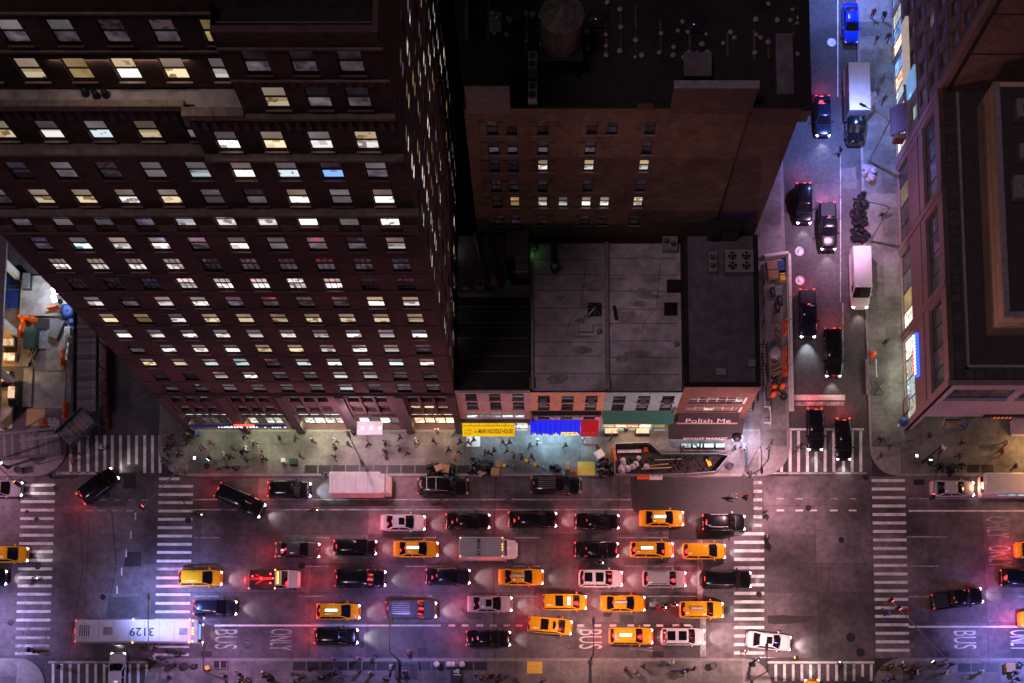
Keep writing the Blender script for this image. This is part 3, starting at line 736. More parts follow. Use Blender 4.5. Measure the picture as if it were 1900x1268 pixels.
slab(TX1 - .28, TX1 - .004, YF + .42, 44, 74.9, 76.08, 'tower_stone', 'parapet')
slab(TX0, TX1 - .3, 42.0, TYB, 76.2, 79.6, 'tower_brick', 'upper_block')
slab(TX0, -17.5, YE + .003, 41.99, 76.25, 76.5, 'tower_stone', 'coping')
rl = MB(); rl.bar((-17.1, 40.6, 75.95), (TX1 - .4, 40.6, 75.95), .05)
for i in range(36): x = -17.1 + i * .24; rl.bar((x, 40.6, 75.1), (x, 40.6, 75.95), .03)
rl.obj('terrace_railing', M['frame_alu'], tw)
for x, y in ((158, 160), (178, 165), (196, 163)):
    p = at(x, y + 12, 67.5); MB().lathe([(.22, 0), (.26, .1), (.15, .35), (.2, .5), (0, .55)], 10, (p.x, p.y, 67.35)).obj('roof_vent', M['metal_dark'], tw)
light('terrace_lamp', 'AREA', (-24, 41.6, 70.6), 45, (1, .8, .62), tw, size=(8, .2), rot=(R(-20), 0, 0))
# ================================================================ four row houses with shops
LX = [-8.5, -1.0, 6.55, 14.2, 21.72]
YB = 55.6
def ac_box(root, loc, rz=0): MB().box(-.35, .35, -.38, .15, 0, .42).obj('window_air_conditioner', M['metal_grey'], root, loc=loc, rz=rz)
def fan_unit(name, label, loc, sx, sy, sz, fans, m='metal_grey', rz=0, group=None):
    t = thing(name, label, 'air conditioner', loc, rz, group)
    MB().cbox((0, 0, .18), sx, sy, sz - .18).obj('casing', M[m], t)
    for (a, b, r) in fans:
        f = obj('fan', MB().lathe([(r, 0), (r, .05), (r * .92, .05), (r * .92, .012), (0, .012)], 18).mesh('fan', M['fan_dark']), t, loc=(a, b, sz - .001))
        bl = MB()
        for k in range(4):
            c, s = math.cos(k * math.pi / 2 + a), math.sin(k * math.pi / 2 + a)
            bl.face([(r * .15 * c, r * .15 * s, .03), (r * .85 * c - r * .2 * s, r * .85 * s + r * .2 * c, .03), (r * .85 * c + r * .2 * s, r * .85 * s - r * .2 * c, .055)])
        bl.obj('blades', M['metal_grey'], f)
    for a in (-1, 1):
        for b in (-1, 1): MB().cbox((a * (sx / 2 - .08), b * (sy / 2 - .08), 0), .1, .1, .18).obj('foot', M['metal_dark'], t)
    return t
def house(i, wall, roofm, label, zt, wins, base_open):
    x0, x1 = LX[i] + .01, LX[i + 1] - .01
    t = thing('row_house', label, 'building', ((x0 + x1) / 2, YF, 0), world=True, group='row houses with shops at street level')
    facade(t, (x0, YF, 0), 0, x1 - x0, 0, zt, [(a, b, c, d) for (a, b, c, d, *_) in wins] + base_open, .3, M[wall], 'front_wall')
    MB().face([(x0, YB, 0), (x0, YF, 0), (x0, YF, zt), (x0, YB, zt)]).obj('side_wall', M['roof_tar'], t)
    MB().face([(x1, YF, 0), (x1, YB, 0), (x1, YB, zt), (x1, YF, zt)]).obj('side_wall', M['rear_brick_red'], t)
    MB().face([(x1, YB, 0), (x0, YB, 0), (x0, YB, zt), (x1, YB, zt)]).obj('rear_wall', M['rear_brick_red'], t)
    r = MB().box(x0, x1, YF + .3, YB, zt - .5, zt - .35).obj('roof', M[roofm], t)
    for k in range(1, 9):      # lapped roofing sheets
        y = YF + .3 + k * (YB - YF - .3) / 9 + random.uniform(-.15, .15)
        MB().box(x0 + .3, x1 - .3, y, y + .07, zt - .351, zt - .335).obj('roofing_seam', M['roof_mid'], r)
    for (a, b, c, d, code, *s) in wins:
        window(t, (x0 + (a + b) / 2, YF, c), 0, b - a, d - c, 'sash', CODE[code], 'coping' if not s else s[0], recess=.25)
    return t
def w3(zs, h, w, xs, codes): return [(x, x + w, z, z + h, codes[(i + j) % len(codes)]) for j, z in enumerate(zs) for i, x in enumerate(xs)]
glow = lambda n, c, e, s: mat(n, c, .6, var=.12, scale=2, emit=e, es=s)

# ---- noodle shop
h1 = house(0, 'noodle_wall', 'roof_black', 'pinkish plaster row house with black roof above the yellow awning', 14.5,
           w3((8.35, 11.35), 2.2, 1.15, (.95, 3.35, 5.7), 'dDd'), [(.7, 6.95, 4.75, 7.0), (.3, 5.6, .2, 3.6), (5.9, 7.2, .2, 3.4)])
for i in range(5): window(h1, (LX[0] + .7 + (i + .5) * 1.25, YF, 4.75), 0, 1.25, 2.25, 'sash', ['blind_grey', 'lit_shop_cool'], None, frame='noodle_wall', recess=.15, ft=.09)
for i in range(4): window(h1, (LX[0] + .3 + (i + .5) * 1.325, YF, .2), 0, 1.325, 3.4, 'single', ['lit_shop_cool'], None, recess=.25)
window(h1, (LX[0] + 6.55, YF, .2), 0, 1.3, 3.2, 'single', ['lit_shop'], None, recess=.25)
MB().box(LX[0] + .1, LX[1] - .1, YF - .22, YF - .003, 14.1, 14.35).obj('cornice', M['noodle_wall'], h1)
def awning(root, x0, x1, z0, z1, out, m, valance=.0, sides=True, name='awning', ribs=0, ribm=None):
    b = MB(); yo = YF - out
    b.face([(x0, yo, z0), (x1, yo, z0), (x1, YF - .02, z1), (x0, YF - .02, z1)])
    b.face([(x0, yo, z0 - .02), (x0, YF - .02, z1 - .03), (x1, YF - .02, z1 - .03), (x1, yo, z0 - .02)])
    b.face([(x0, yo, z0 - valance - .02), (x1, yo, z0 - valance - .02), (x1, yo, z0), (x0, yo, z0)])
    if sides:
        for x in (x0, x1): b.face([(x, yo, z0 - valance), (x, yo, z0), (x, YF - .02, z1), (x, YF - .02, z0 - valance)])
    a = b.obj(name, m, root)
    for i in range(1, ribs):
        x = x0 + (x1 - x0) * i / ribs
        MB().bar((x, yo, z0 + .012), (x, YF - .02, z1 + .012), .05, .02).obj('seam', ribm, a)
    return a
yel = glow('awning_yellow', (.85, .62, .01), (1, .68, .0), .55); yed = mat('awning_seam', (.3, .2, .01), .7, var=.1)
a = awning(h1, LX[0] + .15, LX[0] + 5.75, 2.75, 3.95, 1.35, yel, .12)
sl = math.atan2(1.2, 1.35)
red = mat('letters_brown', (.32, .09, .01), .6, var=.1)
letters('MAIN NOODLE HOUSE', a, (LX[0] + 3.72, YF - .95, 3.13), (sl, 0, 0), .72, red, .5, .012, .012)
scribble(a, (LX[0] + 1.6, YF - .97, 3.16), (sl, 0, 0), .5, .35, 3, red, 1); scribble(a, (LX[0] + .72, YF - .85, 3.27), (sl, 0, 0), .8, .25, 6, red, 2); scribble(a, (LX[0] + .72, YF - 1.1, 3.05), (sl, 0, 0), .8, .25, 6, red, 5)
MB().bar((LX[0] + .15, YF - .45, 3.58), (LX[0] + 5.75, YF - .45, 3.58), .05, .03).obj('seam', yed, a)
for i in range(1, 6): x = LX[0] + .15 + i * .93; MB().bar((x, YF - .45, 3.585), (x, YF - .05, 3.94), .04, .03).obj('seam', yed, a)
MB().box(LX[0] + .1, LX[1] - .1, YF - .3, YF - .003, 4.1, 4.55).obj('shop_fascia', M['tower_base'], h1)
light('shop_light', 'AREA', (LX[0] + 3.3, YF - .7, 2.5), 150, (.5, .78, 1), h1, size=(5, .6))

# ---- pizza shop
h2 = house(1, 'peach_wall', 'roof_grey', 'peach plaster row house with grey roof above the blue awning', 13.9,
           w3((7.95, 10.75), 2.05, 1.2, (.78, 3.2, 5.62), 'dDgd') + [(.78, 1.98, 4.75, 6.5, 'D'), (3.2, 4.4, 4.75, 6.5, 'n'), (5.62, 6.8, 4.75, 6.5, 'M')],
           [(.3, 5.4, .2, 3.4), (5.6, 7.2, .2, 3.2)])
for i in range(4): window(h2, (LX[1] + .3 + (i + .5) * 1.275, YF, .2), 0, 1.275, 3.2, 'single', ['lit_shop_cool'], None, recess=.25)
window(h2, (LX[1] + 6.4, YF, .2), 0, 1.6, 3.0, 'single', ['dim_mauve'], None, recess=.25)
fas = MB().box(LX[1] + .15, LX[2] - .2, YF - .42, YF - .003, 6.75, 7.55).obj('shop_sign', mat('tailor_blue', (.07, .11, .19), .5, var=.2), h2)
scribble(fas, (LX[1] + 2.2, YF - .43, 7.22), (R(90), 0, 0), 1.6, .4, 6, M['white_plastic'], 7); letters('TAILOR SHOP', fas, (LX[1] + 5.0, YF - .43, 7.22), (R(90), 0, 0), .5, M['white_plastic'], 1.15, .01, .01)
scribble(fas, (LX[1] + 3.7, YF - .43, 6.9), (R(90), 0, 0), 6, .18, 40, M['white_plastic'], 8)
MB().box(LX[1] + .12, LX[2] - .17, YF - .5, YF - .004, 7.56, 7.62).obj('sign_hood', M['metal_dark'], h2)
for x in (2.0, 4.45):
    s = MB().box(LX[1] + x, LX[1] + x + 1.12, YF - .09, YF - .003, 4.75, 6.45).obj('poster', M['white_plastic'], h2)
    MB().cbox((LX[1] + x + .65, YF - .1, 5.55), .55, .02, .45, tx=.7).obj('print', M['metal_dark'], s)
    scribble(s, (LX[1] + x + .56, YF - .1, 5.05), (R(90), 0, 0), .9, .2, 7, M['metal_dark'], 9)
MB().box(LX[1] + 6.85, LX[2] - .12, YF - .09, YF - .003, 4.85, 6.5).obj('poster', glow('pink_sign', (.6, .12, .4), (.9, .2, .6), .35), h2)
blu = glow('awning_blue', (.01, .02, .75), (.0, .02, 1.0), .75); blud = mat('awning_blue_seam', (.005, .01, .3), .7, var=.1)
a = awning(h2, LX[1] - .03, LX[1] + 5.35, 2.75, 4.3, 1.1, blu, .35, ribs=10, ribm=blud)
ylet = glow('letters_yellow', (.85, .6, .02), (1, .75, .05), 1.0)
letters('PIZZA', a, (LX[1] + 4.2, YF - 1.12, 2.78), (R(68), 0, 0), .62, ylet, 1.15, .02, .03)
scribble(a, (LX[1] + 1.6, YF - 1.13, 2.76), (R(68), 0, 0), 2.9, .42, 13, ylet, 10)
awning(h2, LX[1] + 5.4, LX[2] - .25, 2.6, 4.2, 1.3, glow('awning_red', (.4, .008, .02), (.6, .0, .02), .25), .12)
scribble(h2, (LX[1] + 6.3, YF - 1.16, 2.83), (R(52), 0, 0), 1.4, .16, 11, mat('letters_pink', (.7, .3, .3), .6, var=.1), 11); scribble(h2, (LX[1] + 6.3, YF - 1.02, 3.03), (R(52), 0, 0), 1.4, .16, 11, mat('letters_pink', (.7, .3, .3)), 12)
light('shop_light', 'AREA', (LX[1] + 2.7, YF - .6, 2.55), 480, (.42, .8, 1), h2, size=(5, .5), rot=(R(-15), 0, 0))
ac_box(h2, (LX[1] + 1.35, YF, 10.8)); ac_box(h2, (LX[1] + 6.2, YF, 10.8))
MB().tube([(LX[1] + .25, YF - .12, .1), (LX[1] + .25, YF - .12, 6.7)], .11, 8).obj('drain_pipe', M['metal_dark'], h2)

# ---- beauty salon above a bakery
h3 = house(2, 'mint_wall', 'roof_grey', 'mint green row house with grey roof and dark green awning', 13.85,
           w3((7.75, 10.6), 2.15, 1.25, (.85, 3.35, 5.8), 'Dgd'), [(.35, 5.6, .2, 4.4), (5.8, 7.2, .2, 3.6)])
for i, m_ in enumerate(('lit_shop_warm', 'lit_shop_warm', 'lit_shop_warm', 'lit_shop_warm')):
    window(h3, (LX[2] + .35 + (i + .5) * 1.3125, YF, .2), 0, 1.3125, 4.2, 'single', [m_], None, recess=.35)
window(h3, (LX[2] + 6.5, YF, .2), 0, 1.4, 3.4, 'single', ['lit_yellow'], None, recess=.3)
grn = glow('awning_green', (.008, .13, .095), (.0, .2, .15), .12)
a = awning(h3, LX[2] + .12, LX[3] - .12, 5.9, 7.75, .85, grn, .35)
letters('Beauty Salon', a, (LX[2] + 3.5, YF - .87, 5.75), (R(75), 0, 0), .5, mat('letters_tan', (.45, .3, .1), .6, var=.1), 1.2, .01, .01)
rs_ = glow('letters_neon_red', (.6, .02, .01), (1, .07, .02), 3.0)
sg = MB().box(LX[2] + 1.3, LX[2] + 4.6, YF - .3, YF - .1, 4.0, 4.25).obj('neon_sign', M['metal_dark'], h3)
scribble(sg, (LX[2] + 2.95, YF - .36, 4.2), (R(60), 0, 0), 3.1, .6, 8, rs_, 13)
for x in (.5, 3.9):      # glazed counters on the pavement
    c = MB().box(LX[2] + x, LX[2] + x + 1.5, YF - .62, YF - .02, .15, 1.1).obj('display_counter', M['metal_dark'], h3)
    MB().box(LX[2] + x + .05, LX[2] + x + 1.45, YF - .57, YF - .06, 1.101, 1.35).obj('glass_case', MATS['lit_shop_warm'], c)
light('shop_light', 'AREA', (LX[2] + 3, YF - .25, 3.3), 200, (1, .62, .38), h3, size=(4.8, .4), rot=(R(-40), 0, 0))
for x in (3.98, 6.4): ac_box(h3, (LX[2] + x, YF, 10.65))
MB().tube([(LX[3] - .28, YF - .25, 1.8), (LX[3] - .2, YF - .12, 9)], .13, 8).obj('vent_pipe', M['metal_grey'], h3)

# ---- corner house with black awnings
h4 = house(3, 'brick_orange', 'roof_mid', 'orange brick corner house with black awnings and bands of windows', 15.6, [], [(.95, 6.75, 10.2, 12.2), (.95, 6.75, 7.3, 9.0), (.3, 6.9, .2, 3.4)])
for z, hh in ((10.2, 2.0), (7.3, 1.7)):
    for i in range(6):
        window(h4, (LX[3] + .96 + (i + .5) * .965, YF, z), 0, .965, hh, 'sash', CODE['gdmngd'[(i + int(z)) % 6]], None, frame='frame_white', recess=.2, ft=.045)
    MB().box(LX[3] + 6.5, LX[3] + 6.74, YF - .04, YF + .2, z, z + hh).obj('window_jamb', M['frame_white'], h4)
for i in range(5): window(h4, (LX[3] + .3 + (i + .5) * 1.32, YF, .2), 0, 1.32, 3.2, 'single', ['lit_shop_cool'], None, recess=.1)
blk = mat('awning_black', (.03, .026, .032), .75, var=.3, scale=2); wl = mat('letters_offwhite', (.65, .6, .6), .6, var=.1, emit=(.9, .85, .85), es=.05)
a = awning(h4, LX[3] + .35, LX[4] - .75, 5.2, 6.9, .55, blk, .1)
letters('Polish Me', a, (LX[3] + 3.6, YF - .49, 5.52), (R(66), 0, 0), 1.0, wl, 1.25, .012)
lb = mat('awning_hem', (.6, .42, .34), .7, var=.2, scale=3)
MB().box(LX[3] + .3, LX[4] - .75, YF - .62, YF - .5, 4.85, 5.12).obj('awning_hem', lb, h4)
a = awning(h4, LX[3] - .35, LX[4] + .05, 2.9, 4.8, 1.65, blk, .3)
letters('BRYANT MARKET', a, (LX[3] + 3.6, YF - 1.67, 2.86), (R(72), 0, 0), .5, wl, 1.2, .012, .012)
MB().lathe([(.55, 0), (.5, .2), (.0, .25)], 12, (LX[4] - .55, YF - 1.6, 3.25)).obj('sign_lamp_hood', M['metal_dark'], h4)
MB().box(LX[4] - 1.05, LX[4] - .05, YF - 1.95, YF - 1.55, 3.1, 3.24).obj('sign_lamp', glow('violet_lamp', (.7, .6, .9), (.75, .6, 1), 5), h4)
light('shop_light', 'AREA', (LX[4] + .6, YF - 1.6, 3.0), 380, (.72, .66, 1), h4, size=(1.2, .5), rot=(R(10), R(20), 0))
light('shop_light', 'AREA', (LX[3] + 3.4, YF - 1.0, 2.6), 60, (.72, .8, 1), h4, size=(5, .5), rot=(R(-20), 0, 0))
# fresh produce stands in front of the market
for i in range(4):
    x = LX[3] + 1.2 + i * 1.25
    c = MB().box(x, x + 1.1, YF - 2.15, YF - 1.7, .15, .95).obj('market_counter', M['metal_dark'], h4)
    MB().box(x + .06, x + 1.04, YF - 2.1, YF - 1.75, .951, 1.15).obj('glass_case', MATS['lit_shop_cool'], c)
# fire escape on the corner house's side
fe = MB()
for k, z in enumerate((4.6, 7.7, 10.8, 13.8)):
    for i in range(14): y = YF + .8 + i * .32; fe.bar((LX[4] + .05, y, z), (LX[4] + .95, y, z), .05)
    for z2 in (z, z + .5, z + 1.0): fe.bar((LX[4] + .95, YF + .8, z2), (LX[4] + .95, YF + 5.1, z2), .05)
    for i in range(15): y = YF + .8 + i * .3; fe.bar((LX[4] + .95, y, z), (LX[4] + .95, y, z + 1), .03)
fe.obj('fire_escape', M['metal_dark'], h4)
# worn patches on the two grey roofs
rp_ = random.Random(8); M['roof_worn'] = mat('roof_worn', (.4, .33, .35), .9, var=.4, scale=2, stain=.5)
for t, i, z in ((h2, 1, 13.9), (h3, 2, 13.85)):
    for k in range(12):
        cx, cy_ = rp_.uniform(LX[i] + .9, LX[i + 1] - .9), rp_.uniform(YF + 1, YB - .8); a_, b_ = rp_.uniform(.3, 1.4), rp_.uniform(.15, .7); n_ = 11
        MB().prism([(cx + a_ * rp_.uniform(.6, 1) * math.cos(q * 2 * math.pi / n_), cy_ + b_ * rp_.uniform(.6, 1) * math.sin(q * 2 * math.pi / n_)) for q in range(n_)], z - .352, z - .342 + .001 * k).obj('roof_patch', M['roof_worn'], t)
    for k in range(5):
        cx, cy_ = rp_.uniform(LX[i] + 1.2, LX[i + 1] - 1.2), rp_.uniform(YF + 2, YB - 2); MB().box(cx - rp_.uniform(.4, 1.2), cx + .5, cy_, cy_ + rp_.uniform(.5, 1.6), z - .352, z - .338 + .001 * k).obj('roof_patch', M['roof_grey'], t)
    MB().tube([(LX[i] + 5.6, YB - 2, z - .3), (LX[i] + 5.2, YF + 9, z - .31), (LX[i] + 4.1, YF + 7.6, z - .31), (LX[i] + 3.6, YF + 6.2, z - .31)], .018, 6).obj('roof_cable', M['roof_tar'], t)
# ---- roof edges and things on the roofs
for t, i, z in ((h2, 1, 13.9), (h3, 2, 13.85)):
    MB().box(LX[i] - .0, LX[i] + .34, YF + .4, YB, z - .4, z + .12).obj('parapet', M['coping'], t)
    MB().box(LX[i] - .06, LX[i] + .4, YF + .35, YF + 1.4, z + .12, z + .3).obj('chimney_cap', M['coping'], t)
MB().box(LX[3] + .05, LX[3] + .4, YF + .3, YB, 15.2, 15.7).obj('parapet', M['roof_tar'], h4)
MB().box(LX[3] + .45, LX[4] - .3, YF + .02, YF + .5, 15.2, 15.66).obj('parapet', M['roof_tar'], h4)
MB().box(LX[4] - .45, LX[4] - .02, YF + .02, YB, 15.2, 15.75).obj('parapet', M['roof_tar'], h4)
MB().box(LX[0] + .3, LX[1] - .05, 49.7, 50.6, 14.1, 15.2).obj('roof_step', M['stucco_grey'], h1)
for k in range(6):
    y = 50.7 + k * .84
    MB().box(LX[0] + .3, LX[0] + 5.1 - max(0, 3 - k) * .0, y, y + .8, 14.3 + .0, 15.05).obj('roof_deck_panel', M['roof_mid'], h1)
    if k > 0: MB().box(LX[0] + 5.15 + (.9 if k < 3 else 0), LX[1] - .15, y, y + .8, 14.3, 16.3).obj('roof_deck_panel', M['stucco_grey'], h1)
def skylight(px, py, z, w, h, label, m):
    p = at(px, py, z); t = thing('roof_skylight', label, 'skylight', (p.x, p.y, z))
    MB().box(-w / 2, w / 2, -h / 2, h / 2, 0, .3).obj('base', M['metal_dark'], t)
    g = MB(); tp = (0, 0, .62)
    c = [(-w / 2 + .05, -h / 2 + .05, .301), (w / 2 - .05, -h / 2 + .05, .301), (w / 2 - .05, h / 2 - .05, .301), (-w / 2 + .05, h / 2 - .05, .301)]
    for i in range(4): g.face([c[i], c[(i + 1) % 4], tp])
    g.obj('glass', M['dark_glass'], t)
    if m:
        b = MB()
        for i in range(4):
            b.bar(c[i], tp, .06, .05); mid = [(c[i][k] + c[(i + 1) % 4][k]) / 2 for k in range(3)]; b.bar(mid, tp, .04, .04)
        b.lathe([(.12, .58), (.12, .75), (0, .78)], 10)
        b.obj('ribs', M['steel_pole'], t)
skylight(1103, 576, 13.5, 1.35, 1.35, 'pyramid skylight with pale metal ribs on the grey roof', True)
skylight(1244, 575, 13.5, 1.3, 1.3, 'dark plain pyramid skylight near the roof seam by the black-roofed corner house', False)
def simple(name, label, cat, px, py, z, parts, rz=0, group=None):
    p = at(px, py, z); t = thing(name, label, cat, (p.x, p.y, z), rz, group)
    for nm, mb, m in parts: mb.obj(nm, M[m], t)
    return t
simple('roof_hatch', 'flat grey roof hatch just below the ribbed pyramid skylight', 'hatch', 1087, 610, 13.5, [('frame', MB().box(-.75, .75, -.45, .45, 0, .2), 'metal_dark'), ('lid', MB().box(-.7, .7, -.4, .4, .2, .3), 'roof_grey')])
simple('roof_hatch', 'square metal hatch beside the brown box on the roof over the green awning', 'hatch', 1251, 533, 13.5, [('frame', MB().box(-.75, .75, -.6, .6, 0, .5), 'roof_tar'), ('lid', MB().box(-.7, .7, -.55, .55, .5, .6), 'roof_tar')])
for px, py, lb_ in ((1337, 691, 'front of'), (1397, 675, 'edge of')):
    simple('roof_hatch', f'small square pale hatch at the {"front" if px < 1350 else "right"} edge of the corner house roof', 'hatch', px, py, 15.25, [('frame', MB().box(-.55, .55, -.4, .4, 0, .12), 'metal_dark'), ('lid', MB().box(-.5, .5, -.36, .36, .12, .2), 'metal_grey')])
p = at(1029, 503, 13.5)
t = thing('exhaust_flue', 'tall dark exhaust flue with round pale cap on the grey roof', 'chimney', (p.x, p.y, 13.5))
MB().lathe([(.3, 0), (.3, .9), (.5, .95), (.5, 1.25), (.34, 1.3)], 16).obj('cap_ring', M['metal_dark'], t); MB().lathe([(.34, 1.3), (.34, 1.36), (0, 1.38)], 16).obj('cap', M['metal_grey'], t)
MB().tube([(0, .2, .5), (-.1, 2.2, .7), (-.15, 4.2, 1.2), (-.2, 5.0, 4.5)], .3, 10).obj('duct', M['metal_dark'], t)
for (a_, b_, lb_) in (((908, 535), (885, 430), 'left of two dark slanting ducts rising from the deck beside the tower'), ((934, 530), (905, 425), 'right of two dark slanting ducts rising from the deck beside the tower')):
    p, q = at(*a_, 15.3), at(*b_, 17.5)
    t = thing('roof_duct', lb_, 'duct', (p.x, p.y, 15.05)); d = Vector((q.x - p.x, q.y - p.y, 2.4))
    MB().tube([(0, 0, .35), d * .5, d], .33, 10).obj('pipe', M['metal_dark'], t); MB().cbox((0, 0, 0), .8, .5, .4).obj('stand', M['metal_dark'], t)
fan_unit('air_conditioner', 'small cream one-fan unit at the far left of the roof deck', (*at(863, 531, 15.1).xy, 15.05), .62, .85, .7, [(0, 0, .24)], 'coping')
fan_unit('air_conditioner', 'square grey one-fan unit beside the cream unit on the roof deck', (*at(891, 531, 15.1).xy, 15.05), .85, .85, .7, [(0, 0, .34)])
simple('plastic_crate', 'orange plastic crate on the roof deck', 'crate', 913, 527, 15.05, [('shell', MB().cbox((0, 0, 0), .8, .8, .6, .2, tx=1.05, ty=1.05), 'plywood'), ('lid', MB().cbox((0, 0, .6), .86, .86, .06, .2), 'plywood')])
simple('plastic_crate', 'green plastic crate on the roof deck', 'crate', 942, 533, 15.05, [('shell', MB().cbox((0, 0, 0), .7, .95, .6, .35, tx=1.05, ty=1.05), 'green_plastic'), ('lid', MB().cbox((0, 0, .6), .76, 1.0, .06, .35), 'green_plastic')])
fan_unit('air_conditioner', 'grey two-fan unit at the rear edge of the roof over the green awning', (*at(1242, 458, 13.6).xy, 13.5), 1.5, 1.4, 1.0, [(-.35, .2, .3), (.35, -.1, .3)])
fan_unit('air_conditioner', 'narrow grey two-fan unit left of the big four-fan unit', (*at(1321, 492, 15.3).xy, 15.25), .8, 2.0, .9, [(0, .45, .32), (0, -.4, .32)])
fan_unit('air_conditioner', 'big grey four-fan unit on the corner house roof', (*at(1369, 492, 15.3).xy, 15.25), 2.8, 2.3, 1.1, [(-.68, .5, .42), (.68, .5, .42), (-.68, -.5, .42), (.68, -.5, .42)])
simple('roof_bulkhead', 'reddish stair bulkhead at the rear of the corner house roof', 'bulkhead', 1338, 425, 15.25, [('wall', MB().cbox((0, 0, 0), 3.0, 2.6, 2.6), 'rear_brick_red'), ('roof', MB().cbox((0, 0, 2.6), 3.2, 2.8, .14), 'roof_tar'), ('door', MB().cbox((-.6, -1.33, 0), .9, .06, 2), 'metal_dark')])
simple('wall_bracket_lamp', 'small green lit work lamp at the rear corner of the peach house roof', 'lamp', 992, 462, 13.6, [('base', MB().cbox((0, 0, 0), .5, .6, .3), 'metal_dark'), ('shade', MB().cbox((0, 0, .3), .45, .55, .3, tx=.6, ty=.6), 'green_plastic')])
light('lamp_light', 'POINT', (*at(990, 470, 14.5).xy, 14.4), 2.2, (.25, 1, .2), None, .1)
for px, py, lb_ in ((1113, 617, 'pale vent cowl by the parapet below the ribbed skylight'), (1256, 641, 'pale vent cowl on the roof seam below the plain skylight')):
    simple('roof_vent', lb_, 'vent', px, py, 13.5, [('pipe', MB().lathe([(.14, 0), (.14, .5)], 10), 'metal_grey'), ('cowl', MB().cbox((-.1, -.05, .45), .5, .4, .3, .3, tx=.5), 'coping')])
simple('timber_plank', 'short dark board lying on the roof over the green awning', 'plank', 1142, 581, 13.5, [('board', MB().cbox((0, 0, 0), .34, 1.5, .06, .18), 'roof_tar'), ('cleat', MB().cbox((0, .2, .06), .3, .12, .05, .18), 'roof_tar')])
# ================================================================ brick building behind the row houses
YR = 56.25
rb = thing('brick_apartment_block', 'brown brick mid-rise behind the row houses with a cluttered dark roof', 'building', (7, YR, 0), world=True)
RX0, RX1, RZ = -6.3, 21.6, 38.7
rop, rwin = [], []
lvl = [34.45, 30.95, 27.7, 23.75, 20.4, 16.4]
rcols = [-4.5, -2.85, -.2, 3.95, 5.7, 8.9]
st = ['DDDDDD', 'dDdd.D', 'DD oYo'.replace(' ', ''), 'DDDD.D', 'DYwww', 'DDDDDD']
lit = {(2, 2): 'o', (2, 3): 'o', (2, 5): 'o', (4, 1): 'Y', (4, 2): 'w', (4, 3): 'w', (4, 4): 'w', (4, 5): 'o'}
for j, z in enumerate(lvl):
    for i, x in enumerate(rcols):
        if i == 4 and j not in (0, 4, 5): continue
        rwin.append((x, z, lit.get((j, i), 'd' if (j == 1 and i < 4) else 'D')))
    if j == 4: rwin.append((1.75, z, 'n'))
for x, z, c in rwin: rop.append((x - RX0, x + .9 - RX0, z, z + 2.15))
facade(rb, (RX0, YR, 0), 0, RX1 - RX0, 0, RZ, rop, .25, M['rear_brick'], 'front_wall')
for x, z, c in rwin:
    window(rb, (x + .45, YR, z), 0, .9, 2.15, 'sash', CODE[c], 'coping', recess=.2)
    if x in (-4.5, -.2, 3.95):
        for s in (-.62, .97): MB().box(x + s, x + s + .55, YR - .07, YR - .003, z, z + 2.15).obj('brick_shutter_panel', M['rear_brick'], rb); MB().box(x + s - .06, x + s + .6, YR - .12, YR - .003, z - .12, z - .01).obj('ledge', M['coping'], rb)
MB().face([(RX1, YR, 0), (RX1, 100, 0), (RX1, 100, RZ), (RX1, YR, RZ)]).obj('side_wall', M['rear_brick_red'], rb)
MB().face([(RX0, 100, 0), (RX0, YR, 0), (RX0, YR, RZ), (RX0, 100, RZ)]).obj('side_wall', M['rear_brick_red'], rb)
MB().box(RX0, RX1, YR + .3, 100, 37.6, 37.9).obj('roof', M['roof_tar'], rb)
MB().box(RX0, RX1 - .4, YR + .003, YR + .3, 37.7, RZ + .06).obj('parapet', M['roof_tar'], rb)
MB().box(RX0 + .003, RX0 + .35, YR + .31, 99, 37.9, RZ).obj('parapet', M['rear_brick_red'], rb)
MB().box(-6.05, -2.45, YR - .004, YR + 3.6, 37.9, 42.3).obj('bulkhead', M['stucco_grey'], rb)
MB().box(-6.2, -2.3, YR - .1, YR + 3.7, 42.3, 42.45).obj('bulkhead_roof', M['roof_tar'], rb)
MB().box(10.75, 17.5, YR - .005, YR + .5, 37.9, 41.9).obj('raised_parapet', M['rear_brick_red'], rb)
MB().box(10.7, 17.55, YR - .06, YR + .56, 41.9, 42.05).obj('coping', M['coping'], rb)
MB().box(17.5, RX1, YR - .055, YR - .002, 13, RZ + .05).obj('wall_panel', M['rear_brick_red'], rb)
MB().tube([(17.42, YR - .1, 16), (17.42, YR - .1, 38)], .1, 8).obj('drain_pipe', M['metal_dark'], rb)
MB().box(RX1 + .003, RX1 + .9, YR + .0, 99, 37.6, 38.3).obj('cornice', M['metal_dark'], rb)
for i in range(5): MB().cbox((RX1 + .4, YR + .2 + i * .5, 36.4 - i * .2), .8 - i * .12, .3, 1.2).obj('cornice_bracket', M['metal_dark'], rb)
MB().box(RX1 - 2.0, RX1 - .6, YR + 1.4, 63, 37.9, 38.5).obj('roof_walkway', M['roof_mid'], rb)
MB().box(8.0, 9.3, YR - .15, YR + .3, 38.78, 39.0).obj('rusty_cap', M['rust'], rb)
gf = MB()   # blue spray-paint lettering low on the wall
rg_ = random.Random(3); pt = (17.9, 18.3)
for i in range(26):
    q = (17.9 + i * .125, 18.2 + rg_.choice((.0, .9, .3, 1.2))); gf.bar((pt[0], YR - .065, pt[1]), (q[0], YR - .065, q[1]), .02, .2); pt = q
gf.obj('graffiti', mat('graffiti_blue', (.015, .06, .4), .6, var=.4, scale=4), rb)
def rooft(px, py, z=37.9): p = at(px, py, z); return (p.x, p.y, z)
